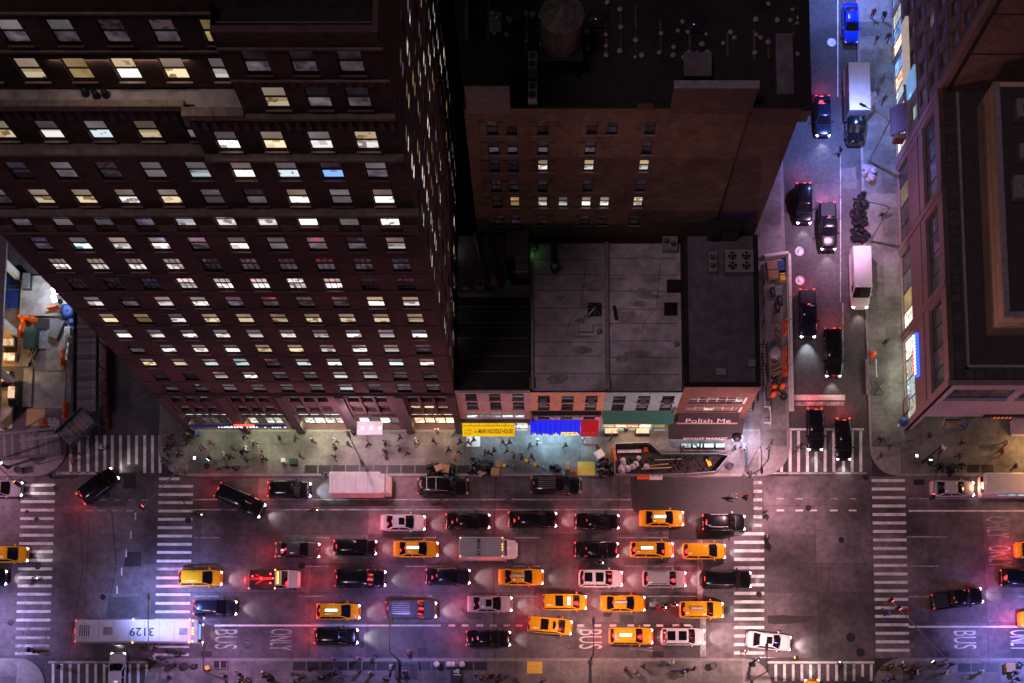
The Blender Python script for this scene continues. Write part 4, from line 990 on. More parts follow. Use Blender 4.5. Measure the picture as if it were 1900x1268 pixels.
for px, y0, lb_ in ((988, 112, 'upper'), (988, 168, 'lower')):
    p = rooft(px, y0 + 4, 39.4); fan_unit('air_conditioner', f'cream two-fan unit at the {lb_} end of the pair on the dark brick block roof', (p[0], p[1], 37.9), .75, 1.5, 1.9, [(0, .36, .28), (0, -.36, .28)], 'coping')
# wooden water tank
p = at(1043, 48, 44.5)
wt = thing('water_tank', 'round wooden rooftop water tank with a conical roof', 'water tank', (p.x, p.y + .9, 37.9))
for i in range(24):
    a0, a1 = i * 15, i * 15 + 14.2
    q = [(1.6 * math.cos(R(a)), 1.6 * math.sin(R(a))) for a in (a0, a1)] + [(1.48 * math.cos(R(a)), 1.48 * math.sin(R(a))) for a in (a1, a0)]
    MB().prism(q, 3.2, 6.7).obj('stave', M['tank_wood'], wt)
for i in range(14):
    a0, a1 = R(i * 360 / 14), R((i + .97) * 360 / 14)
    MB().face([(1.78 * math.cos(a0), 1.78 * math.sin(a0), 6.68 + .03 * (i % 2)), (1.78 * math.cos(a1), 1.78 * math.sin(a1), 6.68 + .03 * (i % 2)), (0, 0, 7.9)]).obj('roof_board', M['tank_roof'], wt)
hoop = MB()
for z in (3.5, 4.1, 4.6, 5.1, 5.6, 6.1, 6.5): hoop.lathe([(1.62, z), (1.63, z + .04), (1.62, z + .08)], 24, cap=False)
hoop.obj('hoop', M['metal_dark'], wt)
leg = MB().box(-1.7, 1.7, -1.7, 1.7, 2.95, 3.18)
for a in (-1, 1):
    for b in (-1, 1): leg.bar((a * 1.4, b * 1.4, 0), (a * 1.3, b * 1.3, 3), .16)
leg.bar((-1.4, -1.4, .2), (1.4, -1.4, 2.8), .08); leg.bar((-1.4, 1.4, .2), (-1.4, -1.4, 2.8), .08)
leg.obj('steel_stand', M['metal_dark'], wt)
wdk = mat('wood_dark', (.12, .075, .045), .9, var=.5, scale=4, rand=.5, local=True)
# sleepers weighted with white sacks
sack = []
for s in range(3):
    rr = random.Random(s); b = MB(); rings = []
    for k in range(7):
        t_ = k / 6; r0 = (.02, .2, .27, .27, .2, .07, .03)[k]
        rings.append([(r0 * (1 + rr.uniform(-.25, .25)) * math.cos(j * math.pi / 4) + t_ * .1 * (s - 1), r0 * (1 + rr.uniform(-.25, .25)) * math.sin(j * math.pi / 4), .52 * t_ + rr.uniform(0, .03)) for j in range(8)])
    sack.append(b.loft(rings, sm=True).mesh('sack', M['bag_white']))
spots = [(915, 20), (923, 28), (915, 47), (919, 57), (940, 60), (907, 83), (934, 80), (976, 24), (988, 23), (1002, 26), (977, 73), (1004, 79), (1089, 55), (1073, 98), (1089, 87), (1125, 61), (1125, 82), (1125, 99), (1151, 16), (1152, 48), (1151, 92),
         (1179, 73), (1179, 103), (1191, 99), (1226, 59), (1223, 95), (1250, 83), (1249, 97), (1258, 52), (1275, 43), (1277, 56), (1311, 58), (1303, 77), (1270, 103), (1279, 94), (1295, 94), (1313, 95), (1267, 36), (1343, 76), (1355, 56), (1363, 66), (1402, 34),
         (1403, 61), (1412, 65), (1400, 95), (1426, 75), (1443, 33), (1471, 14), (1468, 33), (1480, 38), (1482, 28), (1458, 83), (1481, 96), (1455, 107), (1425, 5), (1127, 2)]
for x0, y0, y1, lb_ in ((906, 0, 84, 0), (977, 10, 95, 0), (1003, 18, 95, 0), (1089, 50, 108, 0), (1125, 35, 106, 0), (1152, 10, 106, 0), (1180, 8, 100, 0), (1226, 40, 100, 0), (1280, 60, 110, 0), (1350, 60, 108, 0), (1400, 55, 110, 0), (1426, 70, 110, 0), (1473, 15, 70, 0)):
    p, q = at(x0, y0, 38), at(x0, y1, 38); L_ = p.y - q.y
    t = thing('roof_sleeper', 'long wooden sleeper laid across the brick block roof, weighted with white sacks', 'timber', (q.x, q.y, 37.9), group='sleepers on the brick block roof')
    MB().box(-.09, .09, 0, L_ * .48, 0, .14).obj('plank', wdk, t); MB().box(-.09, .09, L_ * .5, L_, 0, .14).obj('plank', wdk, t)
for i, (x, y) in enumerate(spots):
    p = at(x, y + 3, 38.2); on = any(abs(x - a) < 4 for a in (906, 977, 1003, 1089, 1125, 1152, 1180, 1226, 1280, 1350, 1400, 1426, 1473))
    tag(obj('white_sack', sack[i % 3], loc=(p.x, p.y, 38.04 if on else 37.9), rz=i * 1.7, sc=random.uniform(.6, .9)), 'small knotted white sack lying on the brick block roof among the wooden sleepers', 'sack', 'white sacks on the brick block roof')
simple('insulation_board', 'pale sheet of board lying at the left edge of the brick block roof', 'board', 919, 42, 37.9, [('sheet', MB().box(-.5, .5, -.9, .9, .02, .1), 'frame_alu'), ('batten', MB().box(-.45, .45, -.05, .05, .1, .14), 'wood')])
for px, py, lb_ in ((954, 35, 'left of the water tank'), (1108, 35, 'right of the water tank'), (1290, 45, 'furthest right on the brick block roof')):
    simple('roof_dome_light', f'dark domed skylight, {lb_}', 'skylight', px, py, 37.9, [('kerb', MB().box(-.9, .9, -.9, .9, 0, .3), 'metal_dark'), ('dome', MB().lathe([(.85, .3), (.7, .55), (.4, .7), (0, .75)], 14), 'dark_glass')])
simple('roof_bulkhead', 'low dark shed on the brick block roof in front of the raised parapet', 'bulkhead', 1291, 135, 37.9, [('wall', MB().cbox((0, 0, 0), 2.2, 2.0, 1.2), 'metal_dark'), ('roof', MB().cbox((0, 0, 1.2), 2.3, 2.1, .1), 'roof_mid')])

# ================================================================ corner office block on the right
EX, EY0, EY1, EZ = 40.2, 40.06, 70.97, 15.8
eb = thing('corner_office_block', 'pinkish stone corner block with dark roof terrace and lit shop windows', 'building', (50, 55, 0), world=True)
pil = [40.06, 50.3, 60.2, 70.3]
eop = []
for a, b in ((40.9, 49.9), (50.9, 59.8), (60.8, 69.9)):
    eop.append((EY1 - b, EY1 - a, .3, 4.3)); eop.append((EY1 - b + .1, EY1 - a - .1, 10.0, 14.3))
facade(eb, (EX, EY1, 0), R(-90), EY1 - EY0, 0, EZ, eop, .55, M['east_stone'], 'west_wall')
for y in pil: MB().box(EX - .14, EX + .3, y, y + .62, 0, EZ + .01).obj('pier', M['east_stone'], eb)
MB().box(EX - .02, EX + .1, 40.7, 70.9, 8.2, 8.45).obj('groove', M['frame_dark'], eb)
shopm = [['lit_shop', 'lit_shop_cool', 'lit_shop', 'lit_shop'], ['lit_shop', 'lit_yellow', 'dim_reflection', 'dark_room'], ['dark_room', 'dark_room', 'lit_yellow', 'dark_room']]
for q, (a, b) in enumerate(((40.9, 49.9), (50.9, 59.8), (60.8, 69.9))):
    n = 4; w = (b - a) / n
    for i in range(n):
        window(eb, (EX, a + (i + .5) * w, .3), R(-90), w, 4.0, 'single', [shopm[q][i % len(shopm[q])]], None, recess=.3, frame='frame_dark')
    n = 4; w = (b - a - .2) / n
    for i in range(n): window(eb, (EX, a + .1 + (i + .5) * w, 10.0), R(-90), w, 4.3, 'single', ['dark_room'], None, recess=.4, frame='frame_dark', ft=.05)
for a, b, e, c in ((40.9, 49.9, 260, (.9, 1, .68)), (50.9, 59.8, 130, (1, .95, .62)), (60.8, 69.9, 60, (1, .7, .35))):
    light('shop_light', 'AREA', (EX - .25, (a + b) / 2, 3.2), e * .8, c, eb, size=(.5, b - a - 1), rot=(0, R(35), 0))
# vertical lit sign
neb = mat('neon_blue', (.1, .2, .7), .4, var=0, emit=(.05, .15, 1), es=1.2)
sg = MB().box(EX - .38, EX - .02, 44.2, 48.9, 5.6, 6.3).obj('shop_sign', neb, eb)
for i in range(12):
    y = 48.6 - i * .37; MB().cbox((EX - .42, y, 5.72), .06, .2, .5, R(20 * (-1) ** i), tx=1, ty=.7).obj('sign_letter', lw, sg)
sr = MB().box(EX - .3, EX - .02, 44.9, 47.6, 4.8, 5.3).obj('shop_sign', mat('neon_red_box', (.4, .02, .02), .4, var=0, emit=(1, .03, .03), es=.8), eb)
for i in range(8): MB().cbox((EX - .33, 47.3 - i * .31, 4.88), .05, .18, .34).obj('sign_letter', MATS['letters_red'], sr)
# south face: open corner below a stone band and a strip of windows
sop = [(.9 + i * 7.2, .9 + i * 7.2 + 6.6, 10.6, 14.4) for i in range(4)]
facade(eb, (EX, EY0, 0), 0, 30, 5.15, EZ, sop, .5, M['east_stone_s'], 'south_wall')
for x in range(4):
    for i in range(3): window(eb, (EX + .9 + x * 7.2 + 1.1 + i * 2.2, EY0, 10.6), 0, 2.2, 3.8, 'single', ['dark_room'], None, recess=.4)
MB().box(EX, EX + .7, EY0, EY0 + .65, 0, 5.15).obj('corner_column', M['east_stone_s'], eb)
MB().box(EX + .75, EX + 30, EY0 + .7, EY0 + 4.2, 4.9, 5.14).obj('soffit', M['east_stone'], eb)
facade(eb, (EX + .3, EY0 + 4.0, 0), 0, 29, 0, 4.9, [(1, 7, .2, 3.6), (9, 15, .2, 3.6)], .3, M['east_stone'], 'shop_wall')
for x in (1, 9):
    for i in range(3): window(eb, (EX + .3 + x + 1 + i * 2, EY0 + 4.0, .2), 0, 2, 3.4, 'single', ['lit_shop' if x == 1 else 'lit_shop_warm'], None, recess=.2)
sg = MB().box(EX + 6.8, EX + 11.6, EY0 - .25, EY0 - .003, 5.25, 5.95).obj('shop_sign', M['metal_dark'], eb)
for i in range(11): MB().cbox((EX + 7.1 + i * .42, EY0 - .28, 5.35), .24, .05, .42, tx=.6).obj('sign_letter', mat('sign_orange', (.7, .15, .06), .5, var=0, emit=(1, .2, .08), es=.5) if 1 < i < 7 else M['metal_grey'], sg)
MB().box(EX + 10.4, EX + 12.5, EY0 - 1.4, EY0 + .0, 3.2, 5.0).obj('entrance_hood', M['east_stone_s'], eb)
light('shop_light', 'AREA', (EX + 12.6, EY0 - 1.5, 3.4), 260, (1, .55, .18), eb, size=(1.2, .6), rot=(R(-40), R(-10), 0))
# roof terrace
MB().box(EX + .3, EX + 30, EY0 + .3, EY1, 14.9, 15.1).obj('roof', M['east_roof'], eb)
MB().box(EX + .003, EX + .5, EY0 + .5, EY1, 15.1, EZ + .05).obj('parapet', M['east_brown'], eb); MB().box(EX + .003, EX + 30, EY0 + .003, EY0 + .5, 15.1, EZ + .06).obj('parapet', M['east_stone'], eb)
pv = MB().box(-.42, .42, -.42, .42, 0, .08).mesh('roof_paver', M['paver_dark'])
for i in range(29): obj('roof_paver', pv, eb, loc=(EX + 1.25, EY0 + 1.3 + i * .98, 15.12))
for i in range(14): obj('roof_paver', pv, eb, loc=(EX + 2.25 + i * .98, EY0 + 1.3, 15.12))
MB().box(EX + 1.85, EX + 2.1, EY0 + 1.85, EY1 - .3, 15.1, 15.75).obj('roof_kerb', M['coping'], eb); MB().box(EX + 1.85, EX + 20, EY0 + 1.85, EY0 + 2.1, 15.1, 15.76).obj('roof_kerb', M['coping'], eb)
BX, BY0, BY1, BZ = 44.3, 45.4, 69.3, 20.0
MB().box(BX, 70, BY0, BY1, 15.1, BZ).obj('penthouse', M['east_tan'], eb)
for z in (16.7, 18.4): MB().box(BX - .02, 70, BY0 - .02, BY1 - .1, z, z + .05).obj('panel_joint', M['east_brown'], eb)
MB().box(BX + .5, 70, BY0 + .5, BY1 - .5, BZ - .02, BZ + .02).obj('penthouse_roof', M['east_roof'], eb)
for i in range(24): MB().box(BX - .03, BX + .48, BY0 + .5 + i * .97, BY0 + 1.45 + i * .97, BZ + .001, BZ + .35).obj('coping_stone', M['coping'], eb)
for i in range(18): MB().box(BX - .03 + i * .97, BX + .92 + i * .97, BY0 - .03, BY0 + .47, BZ + .001, BZ + .36).obj('coping_stone', M['coping'], eb)
for px, py, s, lb_ in ((1893, 205, 2.2, 'uppermost of three boxes on the tan penthouse roof'), (1893, 350, 2.6, 'lowest of three boxes on the tan penthouse roof'), (1895, 285, 1.8, 'middle one of three boxes on the tan penthouse roof, with a fan')):
    p = at(px, py, BZ + 1); fan_unit('rooftop_unit', 'rooftop unit, ' + lb_, (p.x + .6, p.y, BZ + .03), s, s * .8, 1.6, [(0, 0, .55)])
# ---------------------------------------------------------------- taller block beyond it
tb = thing('brown_office_block', 'tall brown block with a grid of windows beyond the corner block terrace', 'building', (50, 85, 0), world=True)
top, tbw = [], []
NBZ = 42.0
for j in range(10):
    for i in range(9):
        y = 2.0 + i * 3.1; top.append((y, y + 2.0, 6.2 + j * 3.5, 8.4 + j * 3.5)); tbw.append((EY1 + 30 - y - 1.0, 6.2 + j * 3.5, (i * 5 + j * 3) % 7))
facade(tb, (EX, EY1 + 30, 0), R(-90), 30, 4.8, NBZ, top, .4, M['east_brown'], 'west_wall')
for y, z, q in tbw:
    window(tb, (EX, y, z), R(-90), 2.0, 2.2, 'single', ['lit_cool' if (z < 9 and y < 78) else 'dim_reflection' if q == 1 else 'lit_blue' if (q == 3 and z < 9) else 'dark_room'], None, recess=.3, frame='frame_dark')
for j in range(10): MB().box(EX - .1, EX + .02, EY1 + .1, EY1 + 30, 5.5 + j * 3.5, 5.85 + j * 3.5).obj('spandrel', M['east_brown'], tb)
MB().face([(EX, EY1 + .02, 14), (70, EY1 + .02, 14), (70, EY1 + .02, NBZ), (EX, EY1 + .02, NBZ)]).obj('south_wall', M['east_brown'], tb)
MB().box(EX + .9, EX + 1.25, EY1 - .12, EY1 + .015, 15.9, NBZ).obj('drain_chase', M['frame_dark'], tb)
MB().box(EX - .12, EX + .3, EY1 - .03, EY1 + .4, 15.9, NBZ).obj('quoin', M['east_stone'], tb)
for z in (22, 28.5): MB().box(EX + 1.3, 70, EY1 - .03, EY1 + .015, z, z + .12).obj('panel_joint', M['frame_dark'], tb)
facade(tb, (EX, EY1 + 30, 0), R(-90), 30, 0, 4.8, [(1 + i * 5.8, 6.2 + i * 5.8, .3, 4.0) for i in range(5)], .3, M['east_stone'], 'shop_wall')
for i in range(5):
    for k in range(3): window(tb, (EX, EY1 + 30 - (1 + i * 5.8 + .87 + k * 1.73), .3), R(-90), 1.73, 3.7, 'single', [('lit_shop_warm', 'lit_shop_cool', 'lit_shop', 'lit_blue')[(i + k) % 4]], None, recess=.2)
aw = MB()
for (y0, y1) in ((72.6, 75.8),): aw.face([(EX - 1.3, y0, 3.3), (EX - 1.3, y1, 3.3), (EX, y1, 4.6), (EX, y0, 4.6)][::-1]); aw.face([(EX - 1.3, y0, 2.9), (EX - 1.3, y0, 3.3), (EX, y0, 4.6), (EX, y0, 4.2)][::-1]); aw.face([(EX - 1.3, y0, 2.9), (EX - 1.3, y1, 2.9), (EX - 1.3, y1, 3.3), (EX - 1.3, y0, 3.3)][::-1])
aw.obj('awning', mat('awning_mauve', (.09, .05, .07), .7, var=.2), tb)
MB().box(EX - 1.2, EX - .05, 71.7, 72.25, 3.0, 4.4).obj('awning_end', M['rust'], tb)
MB().box(EX - .35, EX - .02, 77.6, 84.5, 5.0, 6.8).obj('shop_sign', mat('sign_pale', (.5, .42, .36), .5, var=.2, emit=(1, .8, .6), es=.35), tb)
light('shop_light', 'AREA', (EX - .3, 83, 3.5), 260, (.25, .45, 1), tb, size=(.5, 12), rot=(0, R(30), 0))
cyan_panel = MB().box(EX - .3, EX - .05, 75.2, 77.6, 6.0, 9.0).obj('cyan_glow_panel', mat('panel_glow_cyan', (.2, .4, .6), .4, var=0, emit=(.35, .7, 1), es=.35), tb)  # added glowing panel in place of the cyan-lit windows
light('cyan_fill', 'AREA', (EX - .5, 76, 8.5), 240, (.25, .5, 1), tb, size=(4, 3), rot=(0, R(75), 0))  # added blue area light, gives the facade its cyan glow

# ================================================================ building site on the left
site = struct(MB().box(-130, XW0 - 4.4, 39.05, 90, -.05, .06).obj('site_ground', M['concrete_road']))
def spr(px0, px1, py0, py1, z0, z1, m, name, parent=site):
    a, b = at(px0, py1, z1), at(px1, py0, z1); return MB().box(a.x, b.x, a.y, b.y, z0, z1).obj(name, M[m], parent)
spr(36, 140, 512, 586, .06, .42, 'terrace', 'concrete_pad'); spr(62, 122, 690, 757, .06, .16, 'terrace', 'concrete_pad'); spr(84, 122, 612, 688, .06, .15, 'terrace', 'concrete_pad')
spr(30, 55, 625, 680, .06, .3, 'terrace', 'plywood_sheet'); spr(41, 61, 682, 755, .06, .2, 'terrace', 'concrete_pad'); spr(62, 92, 592, 613, .06, .1, 'soil', 'rubble_bed')
spr(72, 96, 616, 647, .16, .2, 'kerb', 'plywood_sheet'); spr(0, 32, 610, 680, .06, .12, 'plywood', 'plywood_sheet'); spr(0, 26, 725, 795, .06, .12, 'terrace', 'plywood_sheet'); spr(48, 84, 758, 790, .06, .12, 'plywood', 'plywood_sheet')
# raised slab on columns at the far left
fr = thing('concrete_frame', 'new concrete frame with pale columns at the left edge of the building site', 'building', (-66, 52, 0), world=True)
for px, py in ((43, 516), (38, 622), (33, 712), (10, 795)):
    p = at(px, py); MB().box(p.x - .75, p.x - .05, p.y - .3, p.y + .3, .06, 4.4).obj('column', M['frame_white'], fr)
p = at(6, 600, 4.6); MB().box(-90, p.x, 38.2, 75, 4.4, 4.75).obj('floor_slab', M['stucco_grey'], fr)
p = at(20, 700, 3); light('site_lamp', 'POINT', (p.x - 1.2, p.y + .6, 3.0), 480, (1, .66, .34), fr, .2); light('site_lamp', 'POINT', (p.x - 1.4, p.y + 6.2, 3.0), 320, (1, .66, .34), fr, .2)
MB().cbox((p.x - 1.2, p.y + .6, 3.15), .3, .3, .25).obj('lamp_shell', MATS['lamp_warm'], fr)
for px, py, w_, h_, z_ in ((18, 640, 1.6, .9, .7), (24, 668, 1.3, 1.0, .9), (12, 705, 1.5, 1.2, 1.0), (30, 735, .8, 1.6, 1.2)):
    p = at(px, py); c = MB().cbox((p.x, p.y, .12), w_, h_, z_).obj('shelf_unit', M['wood'], fr); MB().cbox((p.x, p.y, .12 + z_), w_ * .9, h_ * .8, .1).obj('shelf_goods', MATS['lit_shop_warm'], c)
# bright work light pole with sheeting
p = at(112, 560, .4)
wl_ = thing('work_light', 'glaring white work light with striped board beside the tower corner', 'lamp', (p.x, p.y, .42))
MB().lathe([(.3, 0), (.3, .05), (.05, .1), (.05, 1.9)], 10).obj('stand', M['metal_dark'], wl_)
for i in range(2): MB().cbox((.0, -.4 + i * .8, 1.7), .5, .6, .5, .3, tx=.7).obj('lamp_head', glow('work_white', (.8, .8, .8), (.85, .92, 1), 12), wl_)
MB().cbox((-.6, -.9, 0), 1.2, .12, .9, .2).obj('striped_board', M['orange_plastic'], wl_)
light('lamp_light', 'POINT', (0, 0, 3.2), 1000, (.62, .82, 1), wl_, .25)
simple('tarpaulin', 'crumpled blue tarpaulin beside the glaring work light', 'tarpaulin', 128, 580, .06, [('sheet', MB().lathe([(1.0, 0), (.85, .5), (.5, .7), (.2, .55), (0, .8)], 9), 'tarp_blue'), ('fold', MB().cbox((.3, -.9, 0), .9, .9, .35, .4, tx=.5), 'tarp_blue')])
simple('tarpaulin', 'flat blue tarpaulin under a ladder at the left edge', 'tarpaulin', 22, 545, .06, [('sheet', MB().cbox((0, 0, 0), 1.6, 3.4, .15, .05), 'tarp_blue'), ('fold', MB().cbox((.3, -1.2, .15), .9, .7, .1, .5), 'tarp_blue')])
lad = MB()
for s in (-.22, .22): lad.bar((-1.0, s, .3), (1.0, s, .3), .06)
for i in range(6): lad.bar((-.85 + i * .34, -.22, .3), (-.85 + i * .34, .22, .3), .04)
simple('ladder', 'aluminium ladder lying on the blue tarpaulin', 'ladder', 22, 536, .06, [('frame', lad, 'steel_pole'), ('foot', MB().cbox((1.0, 0, .22), .08, .5, .12), 'metal_dark')])
def jersey(px, py, rz, m, label, group, L_=1.9, z=.06):
    p = at(px, py, .4); t = thing('traffic_barrier', label, 'barrier', (p.x, p.y, z), rz, group)
    b = MB(); prof = [(-.26, 0), (-.24, .18), (-.12, .45), (-.09, .92), (.09, .92), (.12, .45), (.24, .18), (.26, 0)]
    b.loft([[(x, y, zz) for y, zz in prof] for x in (-L_ / 2, L_ / 2)], sm=False); b.obj('shell', M[m], t)
    for s in (-.45, .45): MB().cbox((s * L_ / 1.9, 0, .921), .16, .1, .06).obj('filler_cap', M['fan_dark'], t)
    return t
G1 = 'plastic traffic barriers'
jersey(52, 591, R(-8), 'orange_plastic', 'orange plastic barrier lying across the head of the site, by the concrete pad', G1); jersey(41, 611, R(78), 'orange_plastic', 'orange plastic barrier along the left side of the green skip on the site', G1)
jersey(117, 663, R(84), 'orange_plastic', 'orange plastic barrier beside the white one near the wooden walkway', G1); jersey(128, 655, R(86), 'white_plastic', 'white plastic barrier against the upper wooden walkway', G1)
jersey(121, 763, R(88), 'orange_plastic', 'orange plastic barrier near the bend of the wooden walkway', G1)
for px, m_, lb_ in ((83, 'orange_plastic', 'small orange barrier behind the walkway at the site corner'), (94, 'white_plastic', 'left one of two small white barriers behind the walkway at the site corner'), (104, 'white_plastic', 'right one of two small white barriers behind the walkway at the site corner')):
    jersey(px, 785, R(100), m_, lb_, G1, .8)
simple('skip', 'dark green steel skip on the building site', 'skip', 61, 632, .06, [('body', MB().cbox((0, 0, 0), 1.2, 2.3, 1.0, R(-3), tx=1.1, ty=1.05), 'metal_green'), ('lid', MB().cbox((0, 0, 1.0), 1.25, 2.2, .08, R(-3)), 'metal_green')])
simple('skip', 'open green bin rack on the left of the site', 'skip', 29, 735, .06, [('body', MB().cbox((0, 0, 0), .9, 2.6, .9, R(2)), 'metal_green'), ('load', MB().cbox((0, .5, .9), .6, 1.0, .2, .4), 'white_plastic')])
simple('tarped_pallet', 'grey covered pallet lying askew on the site', 'pallet', 107, 613, .15, [('pallet', MB().cbox((0, 0, 0), 1.2, 2.4, .14, R(-22)), 'wood'), ('cover', MB().cbox((0, 0, .14), 1.15, 2.3, .4, R(-22), tx=.92, ty=.95), 'stucco_grey')])
simple('tool_box', 'long grey tool chest standing on the concrete pad', 'chest', 53, 526, .42, [('body', MB().cbox((0, 0, 0), .8, 1.7, .7), 'metal_dark'), ('lid', MB().cbox((0, 0, .7), .84, 1.74, .1, 0, tx=.9), 'metal_grey')])
simple('scrap_pile', 'heap of scrap timber and brackets on the site', 'scrap', 63, 660, .06, [('timber', MB().bar((-.5, -1.2, .4), (.3, .9, .7), .15).bar((-.3, -1, .6), (.5, .7, .4), .12).bar((.2, -1.1, .3), (-.4, .8, .9), .12), 'wood'), ('steel', MB().cbox((.1, .9, .0), .7, .9, .8, .4, tx=.6), 'metal_dark')])
simple('vent_box', 'white louvred box beside the upper wooden walkway', 'vent', 130, 619, .06, [('body', MB().cbox((0, 0, 0), .62, .9, .9), 'white_plastic'), ('louvre', MB().cbox((0, 0, .9), .5, .7, .04), 'metal_grey')])
# timber pedestrian shed: planks laid on a frame, in three runs
shed = thing('sidewalk_shed', 'weathered timber pedestrian shed wrapping round the corner of the site', 'shed', (*at(160, 700).xy, 0), world=True)
ZS = 3.1
def shed_run(A, B, width, step, seed):
    """planks laid crosswise between two pixel points along the centre line"""
    a, b = at(*A, ZS), at(*B, ZS); d = (b - a); n = int(d.length / step); u = d.normalized(); rz = math.atan2(u.y, u.x); rr = random.Random(seed)
    me = [MB().box(-step / 2 + .012, step / 2 - .012, -width / 2, width / 2, 0, .05).mesh('plank', M['wood_grey']) for _ in range(1)]
    for i in range(n):
        c = a + u * (i + .5) * step; s = rr.uniform(-.1, .1); nrm = Vector((-u.y, u.x, 0))
        obj('plank', me[0], shed, loc=(c.x + nrm.x * s, c.y + nrm.y * s, ZS + rr.uniform(0, .04)), rz=rz + rr.uniform(-.012, .012))
    nrm = Vector((-u.y, u.x, 0))
    for s in (-1, 1):
        p, q = a + nrm * s * (width / 2 + .08), b + nrm * s * (width / 2 + .08)
        MB().bar((p.x, p.y, ZS + .25), (q.x, q.y, ZS + .25), .07, .9).obj('parapet_board', M['metal_green' if seed != 3 else 'wood_grey'], shed)
        k = max(2, int((q - p).length / 2.4))
        for i in range(k + 1): c = p.lerp(q, i / k); MB().bar((c.x, c.y, .0), (c.x, c.y, ZS), .1).obj('post', M['metal_green'], shed)
shed_run((162, 545), (160, 765), 2.3, .3, 1); shed_run((167, 772), (118, 818), 2.1, .29, 2); shed_run((112, 820), (-10, 832), 2.6, .28, 3)
for k, (A, B) in enumerate((((35, 818), (108, 808)), ((70, 800), (112, 796)), ((45, 806), (100, 797)))):
    a, b = at(*A, ZS + .15), at(*B, ZS + .15); MB().bar((a.x, a.y, ZS + .13), (b.x, b.y, ZS + .13), .3, .06).obj('loose_board', M['wood_grey'], shed)
# red-brown hoarding and kerb rail beside the west street
h = thing('site_hoarding', 'rusty red-brown hoarding along the street edge of the building site', 'hoarding', (*at(200, 760).xy, 0), world=True)
for i in range(8):
    p = at(202, 800 - i * 22); MB().box(p.x - .25, p.x + .05, p.y, p.y + 1.26, 0, 1.1).obj('hoarding_panel', M['rust'], h)
    MB().bar((p.x - .95, p.y, 0), (p.x - .95, p.y + 1.2, .9), .05).obj('brace', M['frame_alu'], h)
# ================================================================ vehicles (nose towards +x, wheels on z=0)
KINDS = {   # L, W, H, belt z, hood z, windscreen base, roof front, roof rear, rear-glass base, deck z
    'sedan': (4.85, 1.84, 1.46, .93, .88, 1.12, .28, -1.02, -1.72, .98), 'limo': (5.35, 1.9, 1.46, .93, .9, 1.35, .5, -1.35, -2.0, .98),
    'suv': (4.75, 1.9, 1.72, 1.05, 1.02, 1.12, .4, -1.85, -2.2, 1.05), 'bigsuv': (5.55, 2.03, 1.9, 1.16, 1.14, 1.35, .75, -2.3, -2.6, 1.14),
    'wagon': (4.7, 1.8, 1.58, .98, .92, 1.28, .35, -1.8, -2.2, 1.0), 'cargo': (4.75, 1.78, 1.86, 1.1, 1.02, 1.5, .82, -2.15, -2.3, 1.1),
    'pickup': (5.6, 1.98, 1.86, 1.12, 1.12, 1.3, .6, -.55, -.85, 1.08), 'van': (6.6, 2.15, 2.6, 1.3, 1.2, 2.15, 1.5, -3.15, -3.25, 1.3)}
def lerp_tab(t, tab):
    for (a, va), (b, vb) in zip(tab, tab[1:]):
        if t <= b: return va + (vb - va) * (t - a) / (b - a)
    return tab[-1][1]
CM = {}
